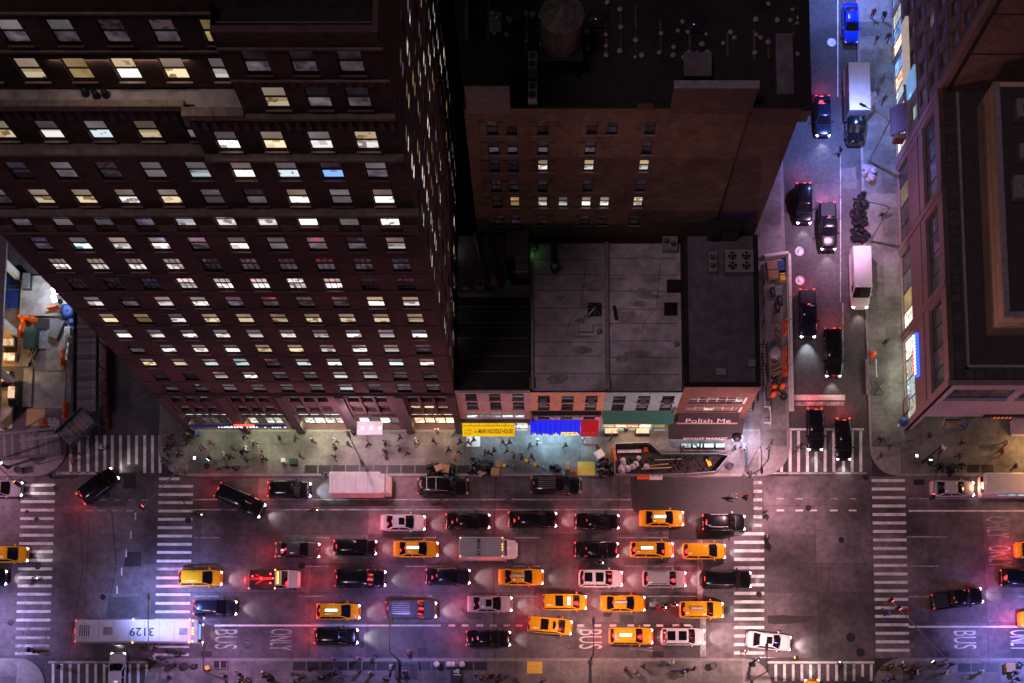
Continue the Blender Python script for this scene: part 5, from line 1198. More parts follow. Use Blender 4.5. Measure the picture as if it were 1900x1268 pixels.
def car_meshes(kind):
    if kind in CM: return CM[kind]
    L, Wd, H, bz, hz, wb, rf, rr, rb_, dz = KINDS[kind]
    hl = L / 2; P = {}
    wt_ = [(-1, .74), (-.985, .84), (-.95, .92), (-.85, .98), (-.6, 1), (.45, 1), (.72, .975), (.86, .92), (.94, .82), (.98, .7), (1, .56)]
    zt = [(-hl, .62), (-hl + .06, dz - .12), (-hl + .16, dz - .02), (rb_, dz), (rb_ + .3, bz), (wb - .2, bz + .02), (wb, hz + .03), (wb + (hl - wb) * .5, hz - .05), (hl - .22, hz - .17), (hl - .07, .62), (hl, .5)]
    if kind in ('suv', 'bigsuv', 'cargo', 'van', 'wagon'): zt = [(-hl, .7), (-hl + .05, dz - .05), (-hl + .12, dz)] + zt[3:]
    us = [-1, -.99, -.965, -.92, -.84, -.7, -.5, -.25, 0, .25, .42, .56, .68, .78, .86, .92, .96, .985, 1]
    rings = []
    for u in us:
        x = u * hl; w = Wd / 2 * lerp_tab(u, wt_); t = lerp_tab(x, zt); zb = .26 + (.1 if abs(u) > .95 else 0)
        half = [(0, zb), (w * .86, zb), (w * .985, zb + .12), (w, zb + (t - zb) * .5), (w * .985, t - .13), (w * .93, t - .035), (w * .8, t), (w * .4, t + .02), (0, t + .028)]
        rings.append([(x, y, z) for y, z in half] + [(x, -y, z) for y, z in half[-2:0:-1]])
    P['body'] = MB().loft(rings).mesh('body', PAINT['black'])
    wbz, rbz = lerp_tab(wb, zt) - .03, lerp_tab(rb_, zt) - .03
    ww, wr = Wd / 2 * .9, Wd / 2 * (.7 if kind in ('sedan', 'limo', 'wagon') else .78)
    if kind == 'van': ww, wr = Wd / 2 * .95, Wd / 2 * .86
    def sheet(c, bow, n=6, axis=0):
        """bowed panel between a lower and an upper edge"""
        (a, b), (d, e) = c; v, f = [], []
        for k in range(n + 1):
            t = k / n; s = 1 - (2 * t - 1) ** 2
            for p, q in ((a, b), (d, e)): r = [p[i] + (q[i] - p[i]) * t for i in range(3)]; r[axis] += bow * s; v.append(r)
        for k in range(n): f.append((2 * k, 2 * k + 2, 2 * k + 3, 2 * k + 1))
        return v, f
    v, f = sheet((((wb, -ww, wbz), (wb, ww, wbz)), ((rf, -wr, H - .05), (rf, wr, H - .05))), .13); P['windscreen'] = MB().raw(v, f, 0, True).mesh('windscreen', M['car_glass'])
    v, f = sheet((((rb_, ww, rbz), (rb_, -ww, rbz)), ((rr, wr, H - .05), (rr, -wr, H - .05))), -.1); P['rear_window'] = MB().raw(v, f, 0, True).mesh('rear_window', M['car_glass'])
    for s, nm in ((1, 'side_window'), (-1, 'side_window.r')):
        q = [(rb_ + .12, s * ww, rbz + .03), (wb - .12, s * ww, wbz + .03), (rf - .02, s * (wr + .012), H - .08), (rr + .05, s * (wr + .012), H - .08)]
        if kind == 'van': q = [(1.0, s * ww, 1.35), (wb - .12, s * ww, 1.3), (rf + .1, s * (wr + .03), H - .75), (1.0, s * (wr + .06), H - .75)]
        P[nm] = MB().face(q if s < 0 else q[::-1]).mesh('side_window', M['car_glass'])
    rg = []
    for k, (x, z, w_) in enumerate(((rr - .05, H - .07, .98), (rr + .06, H - .025, 1.02), (rr + (rf - rr) * .35, H, 1.04), (rr + (rf - rr) * .7, H - .002, 1.04), (rf - .05, H - .03, 1.02), (rf + .05, H - .08, .98))):
        y = wr * w_; rg.append([(x, -y, z - .05), (x, -y * .92, z), (x, -y * .5, z + .03), (x, 0, z + .04), (x, y * .5, z + .03), (x, y * .92, z), (x, y, z - .05)])
    rb2 = MB().loft(rg, closed=False, cap=False)
    for s in (-1, 1):           # pillars
        rb2.bar((wb + .02, s * ww, wbz), (rf, s * wr, H - .05), .09, .06); rb2.bar((rb_, s * ww, rbz), (rr, s * wr, H - .05), .12, .07)
        xm = (rf + rr) / 2; rb2.bar((xm + .05, s * (ww + .004), wbz), (xm, s * (wr + .03), H - .05), .09, .04)
        rb2.bar((rr, s * (wr + .02), H - .07), (rf, s * (wr + .02), H - .07), .07, .06)
    if kind == 'van':           # panelled sides
        for s in (-1, 1): rb2.face([(rb_, s * ww, rbz), (1.0, s * ww, 1.3), (1.0, s * wr * 1.04, H - .06), (rr, s * wr * 1.02, H - .06)][::s])
    P['roof'] = rb2.mesh('roof', PAINT['black'])
    hw = Wd / 2 * .8
    P['headlight'] = MB().cbox((hl - .17, hw * .87, lerp_tab(hl - .17, zt) - .16), .26, .27, .14, R(-28), tx=.8).mesh('headlight', M['head_glow'])
    P['headlight.r'] = MB().cbox((hl - .17, -hw * .87, lerp_tab(hl - .17, zt) - .16), .26, .27, .14, R(28), tx=.8).mesh('headlight', M['head_glow'])
    tz = .72 if kind in ('sedan', 'limo') else .85
    P['tail_light'] = MB().cbox((-hl + .1, hw * .93, tz), .12, .24, .18, R(22)).mesh('tail_light', M['tail_glow'])
    P['tail_light.r'] = MB().cbox((-hl + .1, -hw * .93, tz), .12, .24, .18, R(-22)).mesh('tail_light', M['tail_glow'])
    mb = MB()
    for s, nm in ((1, 'mirror'), (-1, 'mirror.r')): P[nm] = MB().cbox((wb - .25, s * (Wd / 2 + .09), bz + .02), .14, .2, .14, s * .2).mesh('mirror', PAINT['black'])
    P['brake_light'] = MB().cbox((rr - .12, 0, H - .12 if kind in ('sedan', 'limo') else H - .06), .06, .3, .05).mesh('brake_light', M['tail_glow'])
    P['bumper'] = MB().cbox((-hl + .04, 0, .36), .16, Wd * .7, .2).cbox((hl - .08, 0, .3), .16, Wd * .5, .22).mesh('bumper', PAINT['black'])
    gp = MB()
    for s in (-1, 1):
        gp.bar((wb + .02, s * ww * .9, lerp_tab(wb, zt) + .012), (hl - .32, s * hw * .8, lerp_tab(hl - .32, zt) + .012), .022, .01)
        for xx in (wb - .35, (wb + rb_) / 2 - .1, rb_ + .25): gp.bar((xx, s * (Wd / 2 + .003), .45), (xx, s * (Wd / 2 - .012), bz - .1), .02, .012)
    gp.bar((hl - .12, -hw * .5, .7), (hl - .12, hw * .5, .7), .06, .12); gp.bar((wb + .06, -ww * .8, wbz + .06), (wb + .06, ww * .8, wbz + .06), .06, .02)
    if kind in ('sedan', 'limo'): gp.bar((rb_ - .1, -ww * .85, dz + .02), (rb_ - .1, ww * .85, dz + .02), .025, .012)
    P['panel_gap'] = gp.mesh('panel_gap', M['fan_dark'])
    if kind == 'pickup':
        P['load_bed'] = MB().box(-hl + .2, -1.05, -Wd / 2 * .78, Wd / 2 * .78, 1.09, 1.115).mesh('load_bed', M['metal_dark'])
    wr_ = .34 if kind not in ('bigsuv', 'pickup', 'van') else .39
    ring = [[(a * math.cos(t * math.pi / 8), y, a * math.sin(t * math.pi / 8) + 0) for t in range(16)] for a, y in ((wr_ * .6, -.1), (wr_ * .95, -.11), (wr_, -.07), (wr_, .07), (wr_ * .95, .11), (wr_ * .6, .1))]
    P['_wheel'] = MB().loft(ring).mesh('wheel', M['rubber'])
    P['_rim'] = MB().loft([[(wr_ * .58 * math.cos(t * math.pi / 6), y, wr_ * .58 * math.sin(t * math.pi / 6)) for t in range(12)] for y in (-.115, .115)], sm=False).mesh('rim', M['rim'])
    P['_wheels'] = [(sx * (hl - L * .19), sy * (Wd / 2 - .14), wr_) for sx in (1, -1) for sy in (1, -1)]
    CM[kind] = P
    return P
CARN = 0
def car(px, py, kind, color, label, name='car', cat='car', rz=0.0, heads=True, brake=True, beam=1.0, top=None, roof=None, group='cars in the avenue traffic', glow_=1.0, hb=False):
    global CARN
    P = car_meshes(kind); L, Wd, H, *_ = KINDS[kind]
    p = at(px, py, .75); t = thing(name, label, cat, (p.x, p.y, 0), R(rz), group)
    for k, me in P.items():
        if k[0] == '_': continue
        m_ = None
        if k.startswith(('body', 'roof', 'mirror', 'bumper')): m_ = [PAINT[color]]
        if k.startswith('headlight'): m_ = [M['head_glow_blue'] if hb else M['head_glow']] if heads else [M['frame_white']]
        if k.startswith(('tail', 'brake')): m_ = [M['tail_glow'] if brake else M['tail_off']]
        obj(k.split('.')[0], me, t, mats=m_)
    for w in P['_wheels']: o = obj('wheel', P['_wheel'], t, loc=w); obj('rim', P['_rim'], o)
    rmid = (KINDS[kind][6] + KINDS[kind][7]) / 2
    if top:
        b = MB().cbox((rmid + .1, 0, H + .045), 1.35, .34, .1).obj('sign_base', M['metal_dark'], t)
        MB().cbox((rmid + .1, 0, H + .145), 1.3, .3, .26, tx=.97, ty=.55).obj('advertising_board', M['topper_glow' if top == 'lit' else 'topper_off'], t)
    if roof == 'sunroof': MB().cbox((rmid + .28, 0, H + .032), .62, .78, .022).obj('sunroof', M['car_glass'], t)
    if roof == 'panels':
        for x in (-.85, .35): MB().cbox((rmid + x + .2, 0, H + .032), .85, 1.0, .022).obj('sunroof', M['car_glass'], t)
    if roof == 'skylight':
        MB().cbox((rmid + .05, 0, H + .034), .85, 1.15, .022).obj('sunroof', M['car_glass'], t); MB().cbox((rmid + 1.1, 0, H + .034), .3, .8, .03).obj('roof_light', M['car_glass'] if top is False else M['topper_glow'], t)
    if roof in ('rails', 'rack'):
        for s in (-1, 1): MB().bar((KINDS[kind][7] + .25, s * Wd * .36, H + .07), (KINDS[kind][6] - .1, s * Wd * .36, H + .07), .05, .06).obj('roof_rail', M['steel_pole'], t)
    if roof == 'rack':
        for x in (-.9, .1): MB().bar((rmid + x, -Wd * .37, H + .12), (rmid + x, Wd * .37, H + .12), .07, .05).obj('roof_bar', M['frame_white'], t)
    if roof == 'ribs':
        for i in range(6): y = -.55 + i * .22; MB().bar((KINDS[kind][7] + .35, y, H + .045), (rmid + .7, y, H + .045), .05, .02).obj('roof_rib', M['metal_grey'], t)
    CARN += 1
    if heads and beam: light('headlight_beam', 'SPOT', (L / 2 + .05, 0, .75), 190 * beam, (1, .9, .84) if not hb else (.8, .88, 1), t, .12, 75, (R(64), 0, R(-90)), .8)
    if glow_: light('tail_light_glow', 'POINT', (-L / 2 - .8, 0, 1.3), (100 if brake else 5) * glow_, (1, .06, .09), t, .4)
    return t
TX = dict(name='taxi', cat='taxi', group='yellow taxis on the avenue')
SD = dict(group='cars on the side street', rz=-90)
# north kerb lane
car(0, 907, 'sedan', 'silver', 'silver sedan cut off by the left edge of the picture')
car(182, 902, 'suv', 'black', 'black suv turning across the left crosswalk into the side street', rz=40)
car(446, 929, 'bigsuv', 'black', 'black suv pulling out askew across the bike lane', rz=-26, roof='rails')
car(537, 909, 'suv', 'black', 'black suv with bright bluish headlights behind the white step van', hb=True, beam=4)
car(822, 903, 'bigsuv', 'black', 'black suv with a two-bar roof rack parked by the rubbish bags', roof='rack', heads=False, glow_=.5)
car(1032, 901, 'bigsuv', 'black', 'long black suv with ribbed roof parked before the blue awning', roof='ribs', heads=False, brake=False, glow_=0)
# first moving lane
car(748, 970, 'sedan', 'white', 'white sedan with sunroof at the tail of the first lane', roof='sunroof'); car(868, 967, 'sedan', 'black', 'black sedan directly ahead of the white sunroof sedan'); car(988, 964, 'limo', 'black', 'long black limousine sedan in the first lane', beam=.6)
car(1108, 968, 'sedan', 'black', 'black sedan behind the first-lane taxi, beside a black sedan in the second lane'); car(1228, 962, 'sedan', 'yellow', 'yellow taxi sedan with lit roof board on the dark asphalt patch', top='lit', **TX); car(1343, 970, 'suv', 'black', 'black suv at the head of the first lane, nosing onto the crosswalk', roof='rails')
# second lane
car(552, 1021, 'sedan', 'grey', 'dark grey sedan at the tail of the second lane'); car(659, 1016, 'wagon', 'black', 'black car between the dark grey sedan and a lit-board taxi'); car(772, 1019, 'sedan', 'yellow', 'yellow taxi sedan with lit roof board behind the armoured truck', top='lit', **TX)
car(1107, 1020, 'sedan', 'black', 'black sedan in the second lane beside the small motorbike'); car(1210, 1020, 'wagon', 'yellow', 'yellow taxi wagon with lit roof board in the second lane', top='lit', **TX); car(1307, 1023, 'wagon', 'yellow', 'yellow taxi wagon with plain roof at the second lane stop line', **TX)
# third lane
car(372, 1073, 'wagon', 'yellow', 'yellow taxi wagon with plain roof leaving the left crosswalk behind the tow truck', **TX); car(669, 1074, 'bigsuv', 'black', 'long black suv in the third lane ahead of the tow truck'); car(831, 1070, 'sedan', 'navy', 'dark blue sedan with sunroof in the third lane', roof='sunroof', beam=2.5)
car(967, 1071, 'sedan', 'yellow', 'yellow taxi sedan with grey unlit roof board in the third lane', top='off', **TX); car(1115, 1074, 'suv', 'white', 'white suv with panelled glass roof in the third lane', roof='panels'); car(1233, 1075, 'suv', 'silver', 'silver suv with roof rails in the third lane', roof='rails'); car(1347, 1076, 'bigsuv', 'black', 'black suv past the stop line at the head of the third lane', roof='rails')
# fourth lane
car(399, 1128, 'wagon', 'navy', 'dark car with bluish rear window beside the bus'); car(628, 1135, 'wagon', 'yellow', 'yellow taxi wagon with lit roof board at the tail of the fourth lane', top='lit', **TX); car(763, 1132, 'bigsuv', 'grey', 'grey suv with ribbed roof in the fourth lane', roof='ribs')
car(909, 1121, 'sedan', 'silver', 'silver sedan with sunroof in the fourth lane', roof='sunroof'); car(1048, 1118, 'cargo', 'yellow', 'yellow van taxi with lit crescent roof light in the fourth lane', roof='skylight', **TX); car(1156, 1120, 'sedan', 'yellow', 'yellow taxi sedan with pale unlit roof board in the fourth lane', top='off', **TX); car(1302, 1132, 'suv', 'yellow', 'yellow taxi suv with pale roof board at the fourth lane stop line', top='off', **TX)
# bus lane
car(1021, 1162, 'cargo', 'yellow', 'yellow van taxi slanting into the bus lane, dark roof light', roof='skylight', rz=-5, top=False, **TX); car(624, 1181, 'suv', 'black', 'black suv in the bus lane beside the yellow taxi wagon', hb=True, beam=3); car(906, 1185, 'sedan', 'black', 'black sedan in the bus lane below the silver sunroof sedan')
car(1171, 1181, 'suv', 'yellow', 'yellow taxi suv with lit roof board ahead of the painted word BUS', top='lit', **TX); car(1268, 1182, 'suv', 'white', 'white suv with panelled roof at the bus lane stop line', roof='panels', beam=2); car(1427, 1190, 'sedan', 'white', 'white sedan with sunroof angling through the crosswalk', roof='sunroof', rz=-6, brake=False, beam=3)
# beyond the junctions
car(12, 1029, 'wagon', 'yellow', 'yellow taxi nosing in at the left edge of the picture', **TX); car(1768, 907, 'sedan', 'silver', 'silver sedan parked at the kerb before the corner block', hb=True, brake=False)
car(1776, 1111, 'pickup', 'black', 'black pickup turning beyond the right crosswalk', rz=8, brake=False); car(1903, 1073, 'bigsuv', 'black', 'black suv cut off by the right edge between two taxis'); car(1925, 1021, 'sedan', 'yellow', 'upper of two taxis cut off by the right edge', glow_=2, **TX); car(1932, 1150, 'sedan', 'yellow', 'lower of two taxis cut off by the right edge', glow_=2, **TX)
car(217, 1252, 'sedan', 'white', 'white sedan nosing up over the lower left crosswalk', rz=90, brake=False); car(1508, 1302, 'sedan', 'yellow', 'taxi just below the lower right crosswalk', rz=90, brake=False, name='taxi', cat='taxi')
car(-28, 1072, 'suv', 'black', 'dark car barely showing at the left edge below the taxi', glow_=0)
# side street
car(1579, 42, 'sedan', 'blue', 'bright blue sedan parked at the top of the side street', heads=False, brake=False, glow_=0, **SD); car(1527, 215, 'sedan', 'navy', 'dark blue sedan passing the box truck', hb=True, **SD); car(1491, 378, 'suv', 'black', 'black suv on the left of a pair coming down the side street', hb=True, **SD)
car(1536, 420, 'pickup', 'black', 'black pickup on the right of a pair coming down the side street', **SD); car(1594, 520, 'van', 'white', 'tall white panel van parked along the side street kerb', name='van', cat='van', brake=False, glow_=0, group=None, rz=-90)
car(1498, 582, 'pickup', 'navy', 'dark pickup with open bed and bright beams in the side street', hb=True, beam=4, **SD); car(1545, 655, 'bigsuv', 'black', 'long black suv above the stop line of the side street', **SD); car(1512, 797, 'suv', 'black', 'left of two black cars waiting on the upper crosswalk', hb=True, **SD); car(1565, 815, 'wagon', 'black', 'right of two black cars waiting on the upper crosswalk', **SD)

def wheels(t, pts, r=.45, w=.26):
    ring = [[(a * math.cos(k * math.pi / 8), y, a * math.sin(k * math.pi / 8)) for k in range(16)] for a, y in ((r * .6, -w / 2), (r, -w / 2), (r, w / 2), (r * .6, w / 2))]
    me = MB().loft(ring).mesh('wheel', M['rubber'])
    rm = MB().loft([[(r * .55 * math.cos(k * math.pi / 6), y, r * .55 * math.sin(k * math.pi / 6)) for k in range(12)] for y in (-w / 2 - .01, w / 2 + .01)], sm=False).mesh('rim', M['rim'])
    for p in pts: o = obj('wheel', me, t, loc=(p[0], p[1], r)); obj('rim', rm, o)
def lamps(t, pts, m, name, s=(.1, .16, .12)):
    me = MB().cbox((0, 0, 0), *s).mesh(name, M[m])
    for p in pts: obj(name, me, t, loc=p)
def rbox(b, x0, x1, y0, y1, z0, z1, r=.12):
    """box with rounded upright edges and a softened top"""
    def rg(k, z):
        out = []
        for cx, cy, a in ((x1 - r, y1 - r, 0), (x0 + r, y1 - r, 90), (x0 + r, y0 + r, 180), (x1 - r, y0 + r, 270)):
            out += [(cx + (r - k) * math.cos(R(a + q * 30)), cy + (r - k) * math.sin(R(a + q * 30)), z) for q in range(4)]
        return out
    return b.loft([rg(.0, z0), rg(0, z1 - r * .6), rg(r * .2, z1 - r * .15), rg(r * .6, z1)], sm=True)
# ---- city bus
p = at(252, 1171, 3.1)
bus = thing('city_bus', 'articulated-length city bus with pale roof and fleet number in the bus lane', 'bus', (p.x, p.y, 0))
bwh = mat('bus_roof', (.62, .54, .56), .45, var=.12, scale=1)
rbox(MB(), -6.1, 6.05, -1.28, 1.28, .35, 2.75, .2).obj('body', mat('bus_body', (.3, .3, .36), .4, var=.1), bus)
rbox(MB(), -6.05, 5.45, -1.22, 1.22, 2.7, 3.12, .25).obj('roof', bwh, bus)
letters('3129', bus, (.6, -.05, 3.125), (0, 0, R(180)), 1.25, M['metal_dark'], 1.0, .006, .01, 'fleet_number')
for i in range(7): MB().box(-5.2 + i * 1.5, -5.17 + i * 1.5, -1.15, 1.15, 3.119, 3.13).obj('roof_seam', M['coping'], bus)
h_ = MB().box(-3.2, -2.3, -.42, .42, 3.1, 3.16).obj('roof_hatch', M['coping'], bus)
MB().box(4.3, 5.1, -.4, .3, 3.1, 3.17).obj('roof_hatch', M['coping'], bus); MB().box(-5.6, -4.4, -.7, .7, 3.1, 3.3).obj('roof_unit', bwh, bus)
for i in range(5): MB().box(-5.5 + i * .22, -5.4 + i * .22, -.6, .6, 3.3, 3.31).obj('vent_slot', M['metal_dark'], bus)
for s in (-1, 1):
    for i in range(7): MB().box(-5.2 + i * 1.45, -4.0 + i * 1.45, s * 1.285 - .01, s * 1.285 + .01, 1.45, 2.5).obj('side_window', M['car_glass'], bus)
MB().box(6.0, 6.09, -1.1, 1.1, 1.2, 2.6).obj('windscreen', M['car_glass'], bus)
MB().box(6.06, 6.25, -.8, .8, 2.3, 2.6).obj('destination_board', mat('led_board', (.05, .05, .05), .4, var=0, emit=(.25, .6, 1), es=.8), bus)
lamps(bus, [(-6.0, y, 2.95) for y in (-1.1, -.2, .0, .2, 1.1)] + [(-6.08, y, .9) for y in (-1.1, 1.1)], 'tail_glow', 'tail_light'); lamps(bus, [(5.6, y, 3.0) for y in (-1.1, -.3, 0, .3, 1.1)] + [(-.3, 1.24, 3.0), (-.3, -1.24, 3.0), (5.3, 1.2, 3.02), (5.3, -1.2, 3.02)], 'amber_glow', 'marker_light')
for s in (-1, 1): MB().bar((5.9, s * 1.25, 2.6), (6.5, s * 1.42, 2.4), .05).obj('mirror_arm', M['metal_dark'], bus); MB().cbox((6.55, s * 1.42, 2.1), .18, .25, .45).obj('mirror', M['frame_white'], bus)
lamps(bus, [(6.1, -.95, .8), (6.1, .95, .8)], 'head_glow', 'headlight'); wheels(bus, [(-3.6, 1.1), (-3.6, -1.1), (3.9, 1.1), (3.9, -1.1)], .48, .3)
light('headlight_beam', 'SPOT', (6.2, 0, .9), 80, (1, .9, .85), bus, .2, 90, (R(62), 0, R(-90)), .9); light('tail_light_glow', 'POINT', (-6.4, 0, 1.2), 55, (1, .05, .05), bus, .25)
bus.scale = (1.07, 1.0, 1.0)
# ---- white step van
p = at(670, 898, 2.2)
sv = thing('step_van', 'boxy white step van parked at the kerb before the tower', 'van', (p.x, p.y, 0))
svm = mat('step_van_white', (.82, .78, .76), .5, var=.22, scale=1.2, stain=.15)
rbox(MB(), -3.35, 2.1, -1.18, 1.18, .5, 2.85, .08).obj('cargo_box', svm, sv); MB().box(-3.3, 2.0, -1.1, 1.1, 2.851, 2.87).obj('roof_panel', svm, sv)
MB().loft([[(2.1, y, z) for y, z in ((-1.15, .5), (-1.15, 2.5), (-1.0, 2.7), (1.0, 2.7), (1.15, 2.5), (1.15, .5))], [(2.55, y, z) for y, z in ((-1.1, .5), (-1.1, 1.6), (-.95, 2.55), (.95, 2.55), (1.1, 1.6), (1.1, .5))], [(3.15, y, z) for y, z in ((-1.0, .5), (-1.0, 1.15), (-.85, 1.3), (.85, 1.3), (1.0, 1.15), (1.0, .5))]], sm=False).obj('cab', svm, sv)
MB().raw([(2.58, -.95, 2.5), (2.58, .95, 2.5), (3.02, .85, 1.5), (3.02, -.85, 1.5)], [(0, 3, 2, 1)]).obj('windscreen', M['car_glass'], sv)
for i in range(4): MB().box(-3.0 + i * 1.25, -2.97 + i * 1.25, -1.1, 1.1, 2.871, 2.885).obj('roof_seam', M['coping'], sv)
lamps(sv, [(3.12, -.8, .75), (3.12, .8, .75)], 'tail_off', 'headlight'); lamps(sv, [(-3.36, -1, .8), (-3.36, 1, .8)], 'tail_off', 'tail_light'); wheels(sv, [(-2, 1), (-2, -1), (2.4, 1), (2.4, -1)], .4, .26)
MB().cbox((2.6, -1.35, 1.8), .1, .25, .4).obj('mirror', M['metal_dark'], sv)
# ---- armoured truck
p = at(905, 1018, 1.8)
ar = thing('armoured_truck', 'armoured truck with grey roof lettering and a white bonnet', 'truck', (p.x, p.y, 0))
gr_ = mat('armour_grey', (.34, .32, .34), .5, var=.15, scale=1.5)
rbox(MB(), -3.05, 1.75, -1.12, 1.12, .5, 2.5, .06).obj('strongbox', PAINT['white'], ar); rbox(MB(), -2.98, 1.7, -1.05, 1.05, 2.45, 2.6, .05).obj('roof', gr_, ar)
letters('MAA-18', ar, (-.95, 0, 2.605), (0, 0, R(-90)), .62, M['metal_dark'], .85, .006, .015, 'fleet_number')
MB().loft([[(1.75, y, z) for y, z in ((-1.1, .5), (-1.1, 1.7), (-.9, 2.3), (.9, 2.3), (1.1, 1.7), (1.1, .5))], [(2.1, y, z) for y, z in ((-1.08, .5), (-1.08, 1.45), (-.85, 1.55), (.85, 1.55), (1.08, 1.45), (1.08, .5))], [(2.9, y, z) for y, z in ((-.98, .5), (-.98, 1.3), (-.72, 1.42), (.72, 1.42), (.98, 1.3), (.98, .5))], [(3.2, y, z) for y, z in ((-.7, .5), (-.7, 1.05), (-.5, 1.2), (.5, 1.2), (.7, 1.05), (.7, .5))]]).obj('bonnet', PAINT['white'], ar)
MB().raw([(1.78, -.85, 2.28), (1.78, .85, 2.28), (2.08, .85, 1.6), (2.08, -.85, 1.6)], [(0, 3, 2, 1)]).obj('windscreen', M['car_glass'], ar)
for s in (-1, 1): MB().cbox((-1.4, s * .75, 2.601), .5, .25, .06).obj('roof_vent', gr_, ar)
lamps(ar, [(1.6, y, 2.62) for y in (-1, -.3, 0, .3, 1)] + [(-2.9, y, 2.62) for y in (-1, 1)], 'amber_glow', 'marker_light', (.08, .1, .06)); lamps(ar, [(-3.07, -.95, 1.0), (-3.07, .95, 1.0), (-3.07, -.4, 1.0)], 'tail_glow', 'tail_light'); lamps(ar, [(3.12, -.65, .8), (3.12, .65, .8)], 'head_glow', 'headlight')
wheels(ar, [(-1.9, .98), (-1.9, -.98), (2.2, .98), (2.2, -.98)], .45, .28); light('tail_light_glow', 'POINT', (-3.4, 0, .9), 60, (1, .06, .05), ar, .25)
MB().cbox((1.9, -1.3, 1.5), .12, .22, .4).obj('mirror', M['frame_white'], ar)
# ---- tow truck
p = at(512, 1075, 1.0)
tt = thing('tow_truck', 'white tow truck with glowing red boom and amber light bar', 'truck', (p.x, p.y, 0))
P = car_meshes('pickup')
for x0, x1, z1, nm in ((-2.9, .05, .85, 'flat_bed'),): rbox(MB(), x0, x1, -1.05, 1.05, .45, z1, .06).obj(nm, M['metal_dark'], tt)
MB().loft([[(.05, y, z) for y, z in ((-.98, .45), (-.98, 1.15), (-.8, 1.85), (.8, 1.85), (.98, 1.15), (.98, .45))], [(.75, y, z) for y, z in ((-.98, .45), (-.98, 1.15), (-.78, 1.9), (.78, 1.9), (.98, 1.15), (.98, .45))], [(1.4, y, z) for y, z in ((-.98, .45), (-.98, 1.1), (-.85, 1.2), (.85, 1.2), (.98, 1.1), (.98, .45))], [(2.35, y, z) for y, z in ((-.92, .45), (-.92, 1.0), (-.75, 1.1), (.75, 1.1), (.92, 1.0), (.92, .45))], [(2.6, y, z) for y, z in ((-.8, .5), (-.8, .8), (-.65, .9), (.65, .9), (.8, .8), (.8, .5))]], sm=False).obj('cab', PAINT['white'], tt)
MB().raw([(.8, -.76, 1.9), (.8, .76, 1.9), (1.36, .84, 1.24), (1.36, -.84, 1.24)], [(0, 3, 2, 1)]).obj('windscreen', M['car_glass'], tt)
for s in (-1, 1): MB().face([(.1, s * .985, 1.2), (1.2, s * .985, 1.2), (.78, s * .83, 1.8), (.12, s * .84, 1.8)][::s * -1 or 1]).obj('side_window', M['car_glass'], tt)
MB().box(.3, .5, -.65, .65, 1.9, 1.98).obj('light_bar', M['metal_dark'], tt); lamps(tt, [(.4, -.55 + i * .22, 1.98) for i in range(6)], 'amber_glow', 'beacon', (.16, .15, .1))
bm = MB().bar((-2.7, 0, 1.0), (-.3, 0, 1.5), .28, .24).bar((-2.2, -.5, .9), (-1.0, 0, 1.3), .14).bar((-2.2, .5, .9), (-1.0, 0, 1.3), .14).bar((-3.3, 0, .8), (-2.4, 0, .95), .22)
bm.obj('boom', mat('boom_red', (.6, .05, .05), .4, var=.2), tt); MB().bar((-3.35, -.7, .7), (-3.35, .7, .7), .14).bar((-2.95, -1.0, .75), (-2.95, 1.0, .75), .12).obj('wheel_lift', M['steel_pole'], tt)
lamps(tt, [(-2.5, .3, 1.1), (-.5, .5, 1.45), (-.5, -.5, 1.45), (-.2, 0, 1.6), (-2.9, -1, .9), (-1.5, 0, 1.4)], 'red_signal', 'work_lamp', (.14, .14, .1)); lamps(tt, [(-.1, 1.0, .95), (-.1, -1.0, .95)], 'amber_glow', 'marker_light'); lamps(tt, [(2.5, -.7, .75), (2.5, .7, .75)], 'head_glow', 'headlight')
wheels(tt, [(-1.9, .9), (-1.9, -.9), (1.7, .9), (1.7, -.9)], .4, .26); light('work_lamp_glow', 'POINT', (-1.4, 0, 2.3), 110, (1, .05, .05), tt, .3); light('tail_light_glow', 'POINT', (-3.5, 0, .9), 110, (1, .05, .05), tt, .3); light('tail_light_glow', 'POINT', (3.6, .0, 1.0), 70, (1, .05, .06), tt, .3)
# ---- box truck in the side street
p = at(1590, 192, 2.0)
bt = thing('box_truck', 'box truck with pale cargo roof parked in the side street', 'truck', (p.x, p.y, 0), R(-90))
rbox(MB(), -4.1, 1.6, -1.22, 1.22, .9, 3.4, .05).obj('cargo_box', PAINT['grey'], bt); MB().box(-4.05, 1.55, -1.17, 1.17, 3.401, 3.43).obj('roof_panel', mat('truck_roof', (.66, .55, .5), .5, var=.1), bt)
MB().loft([[(1.7, y, z) for y, z in ((-1.05, .5), (-1.05, 1.9), (-.9, 2.4), (.9, 2.4), (1.05, 1.9), (1.05, .5))], [(2.7, y, z) for y, z in ((-1.05, .5), (-1.05, 1.8), (-.9, 2.35), (.9, 2.35), (1.05, 1.8), (1.05, .5))], [(3.2, y, z) for y, z in ((-1.05, .5), (-1.05, 1.35), (-.95, 1.5), (.95, 1.5), (1.05, 1.35), (1.05, .5))], [(4.05, y, z) for y, z in ((-.95, .5), (-.95, 1.2), (-.8, 1.32), (.8, 1.32), (.95, 1.2), (.95, .5))], [(4.3, y, z) for y, z in ((-.7, .5), (-.7, .9), (-.55, 1.05), (.55, 1.05), (.7, .9), (.7, .5))]]).obj('cab', PAINT['black'], bt)
MB().raw([(2.73, -.85, 2.33), (2.73, .85, 2.33), (3.2, .92, 1.54), (3.2, -.92, 1.54)], [(0, 3, 2, 1)]).obj('windscreen', M['car_glass'], bt)
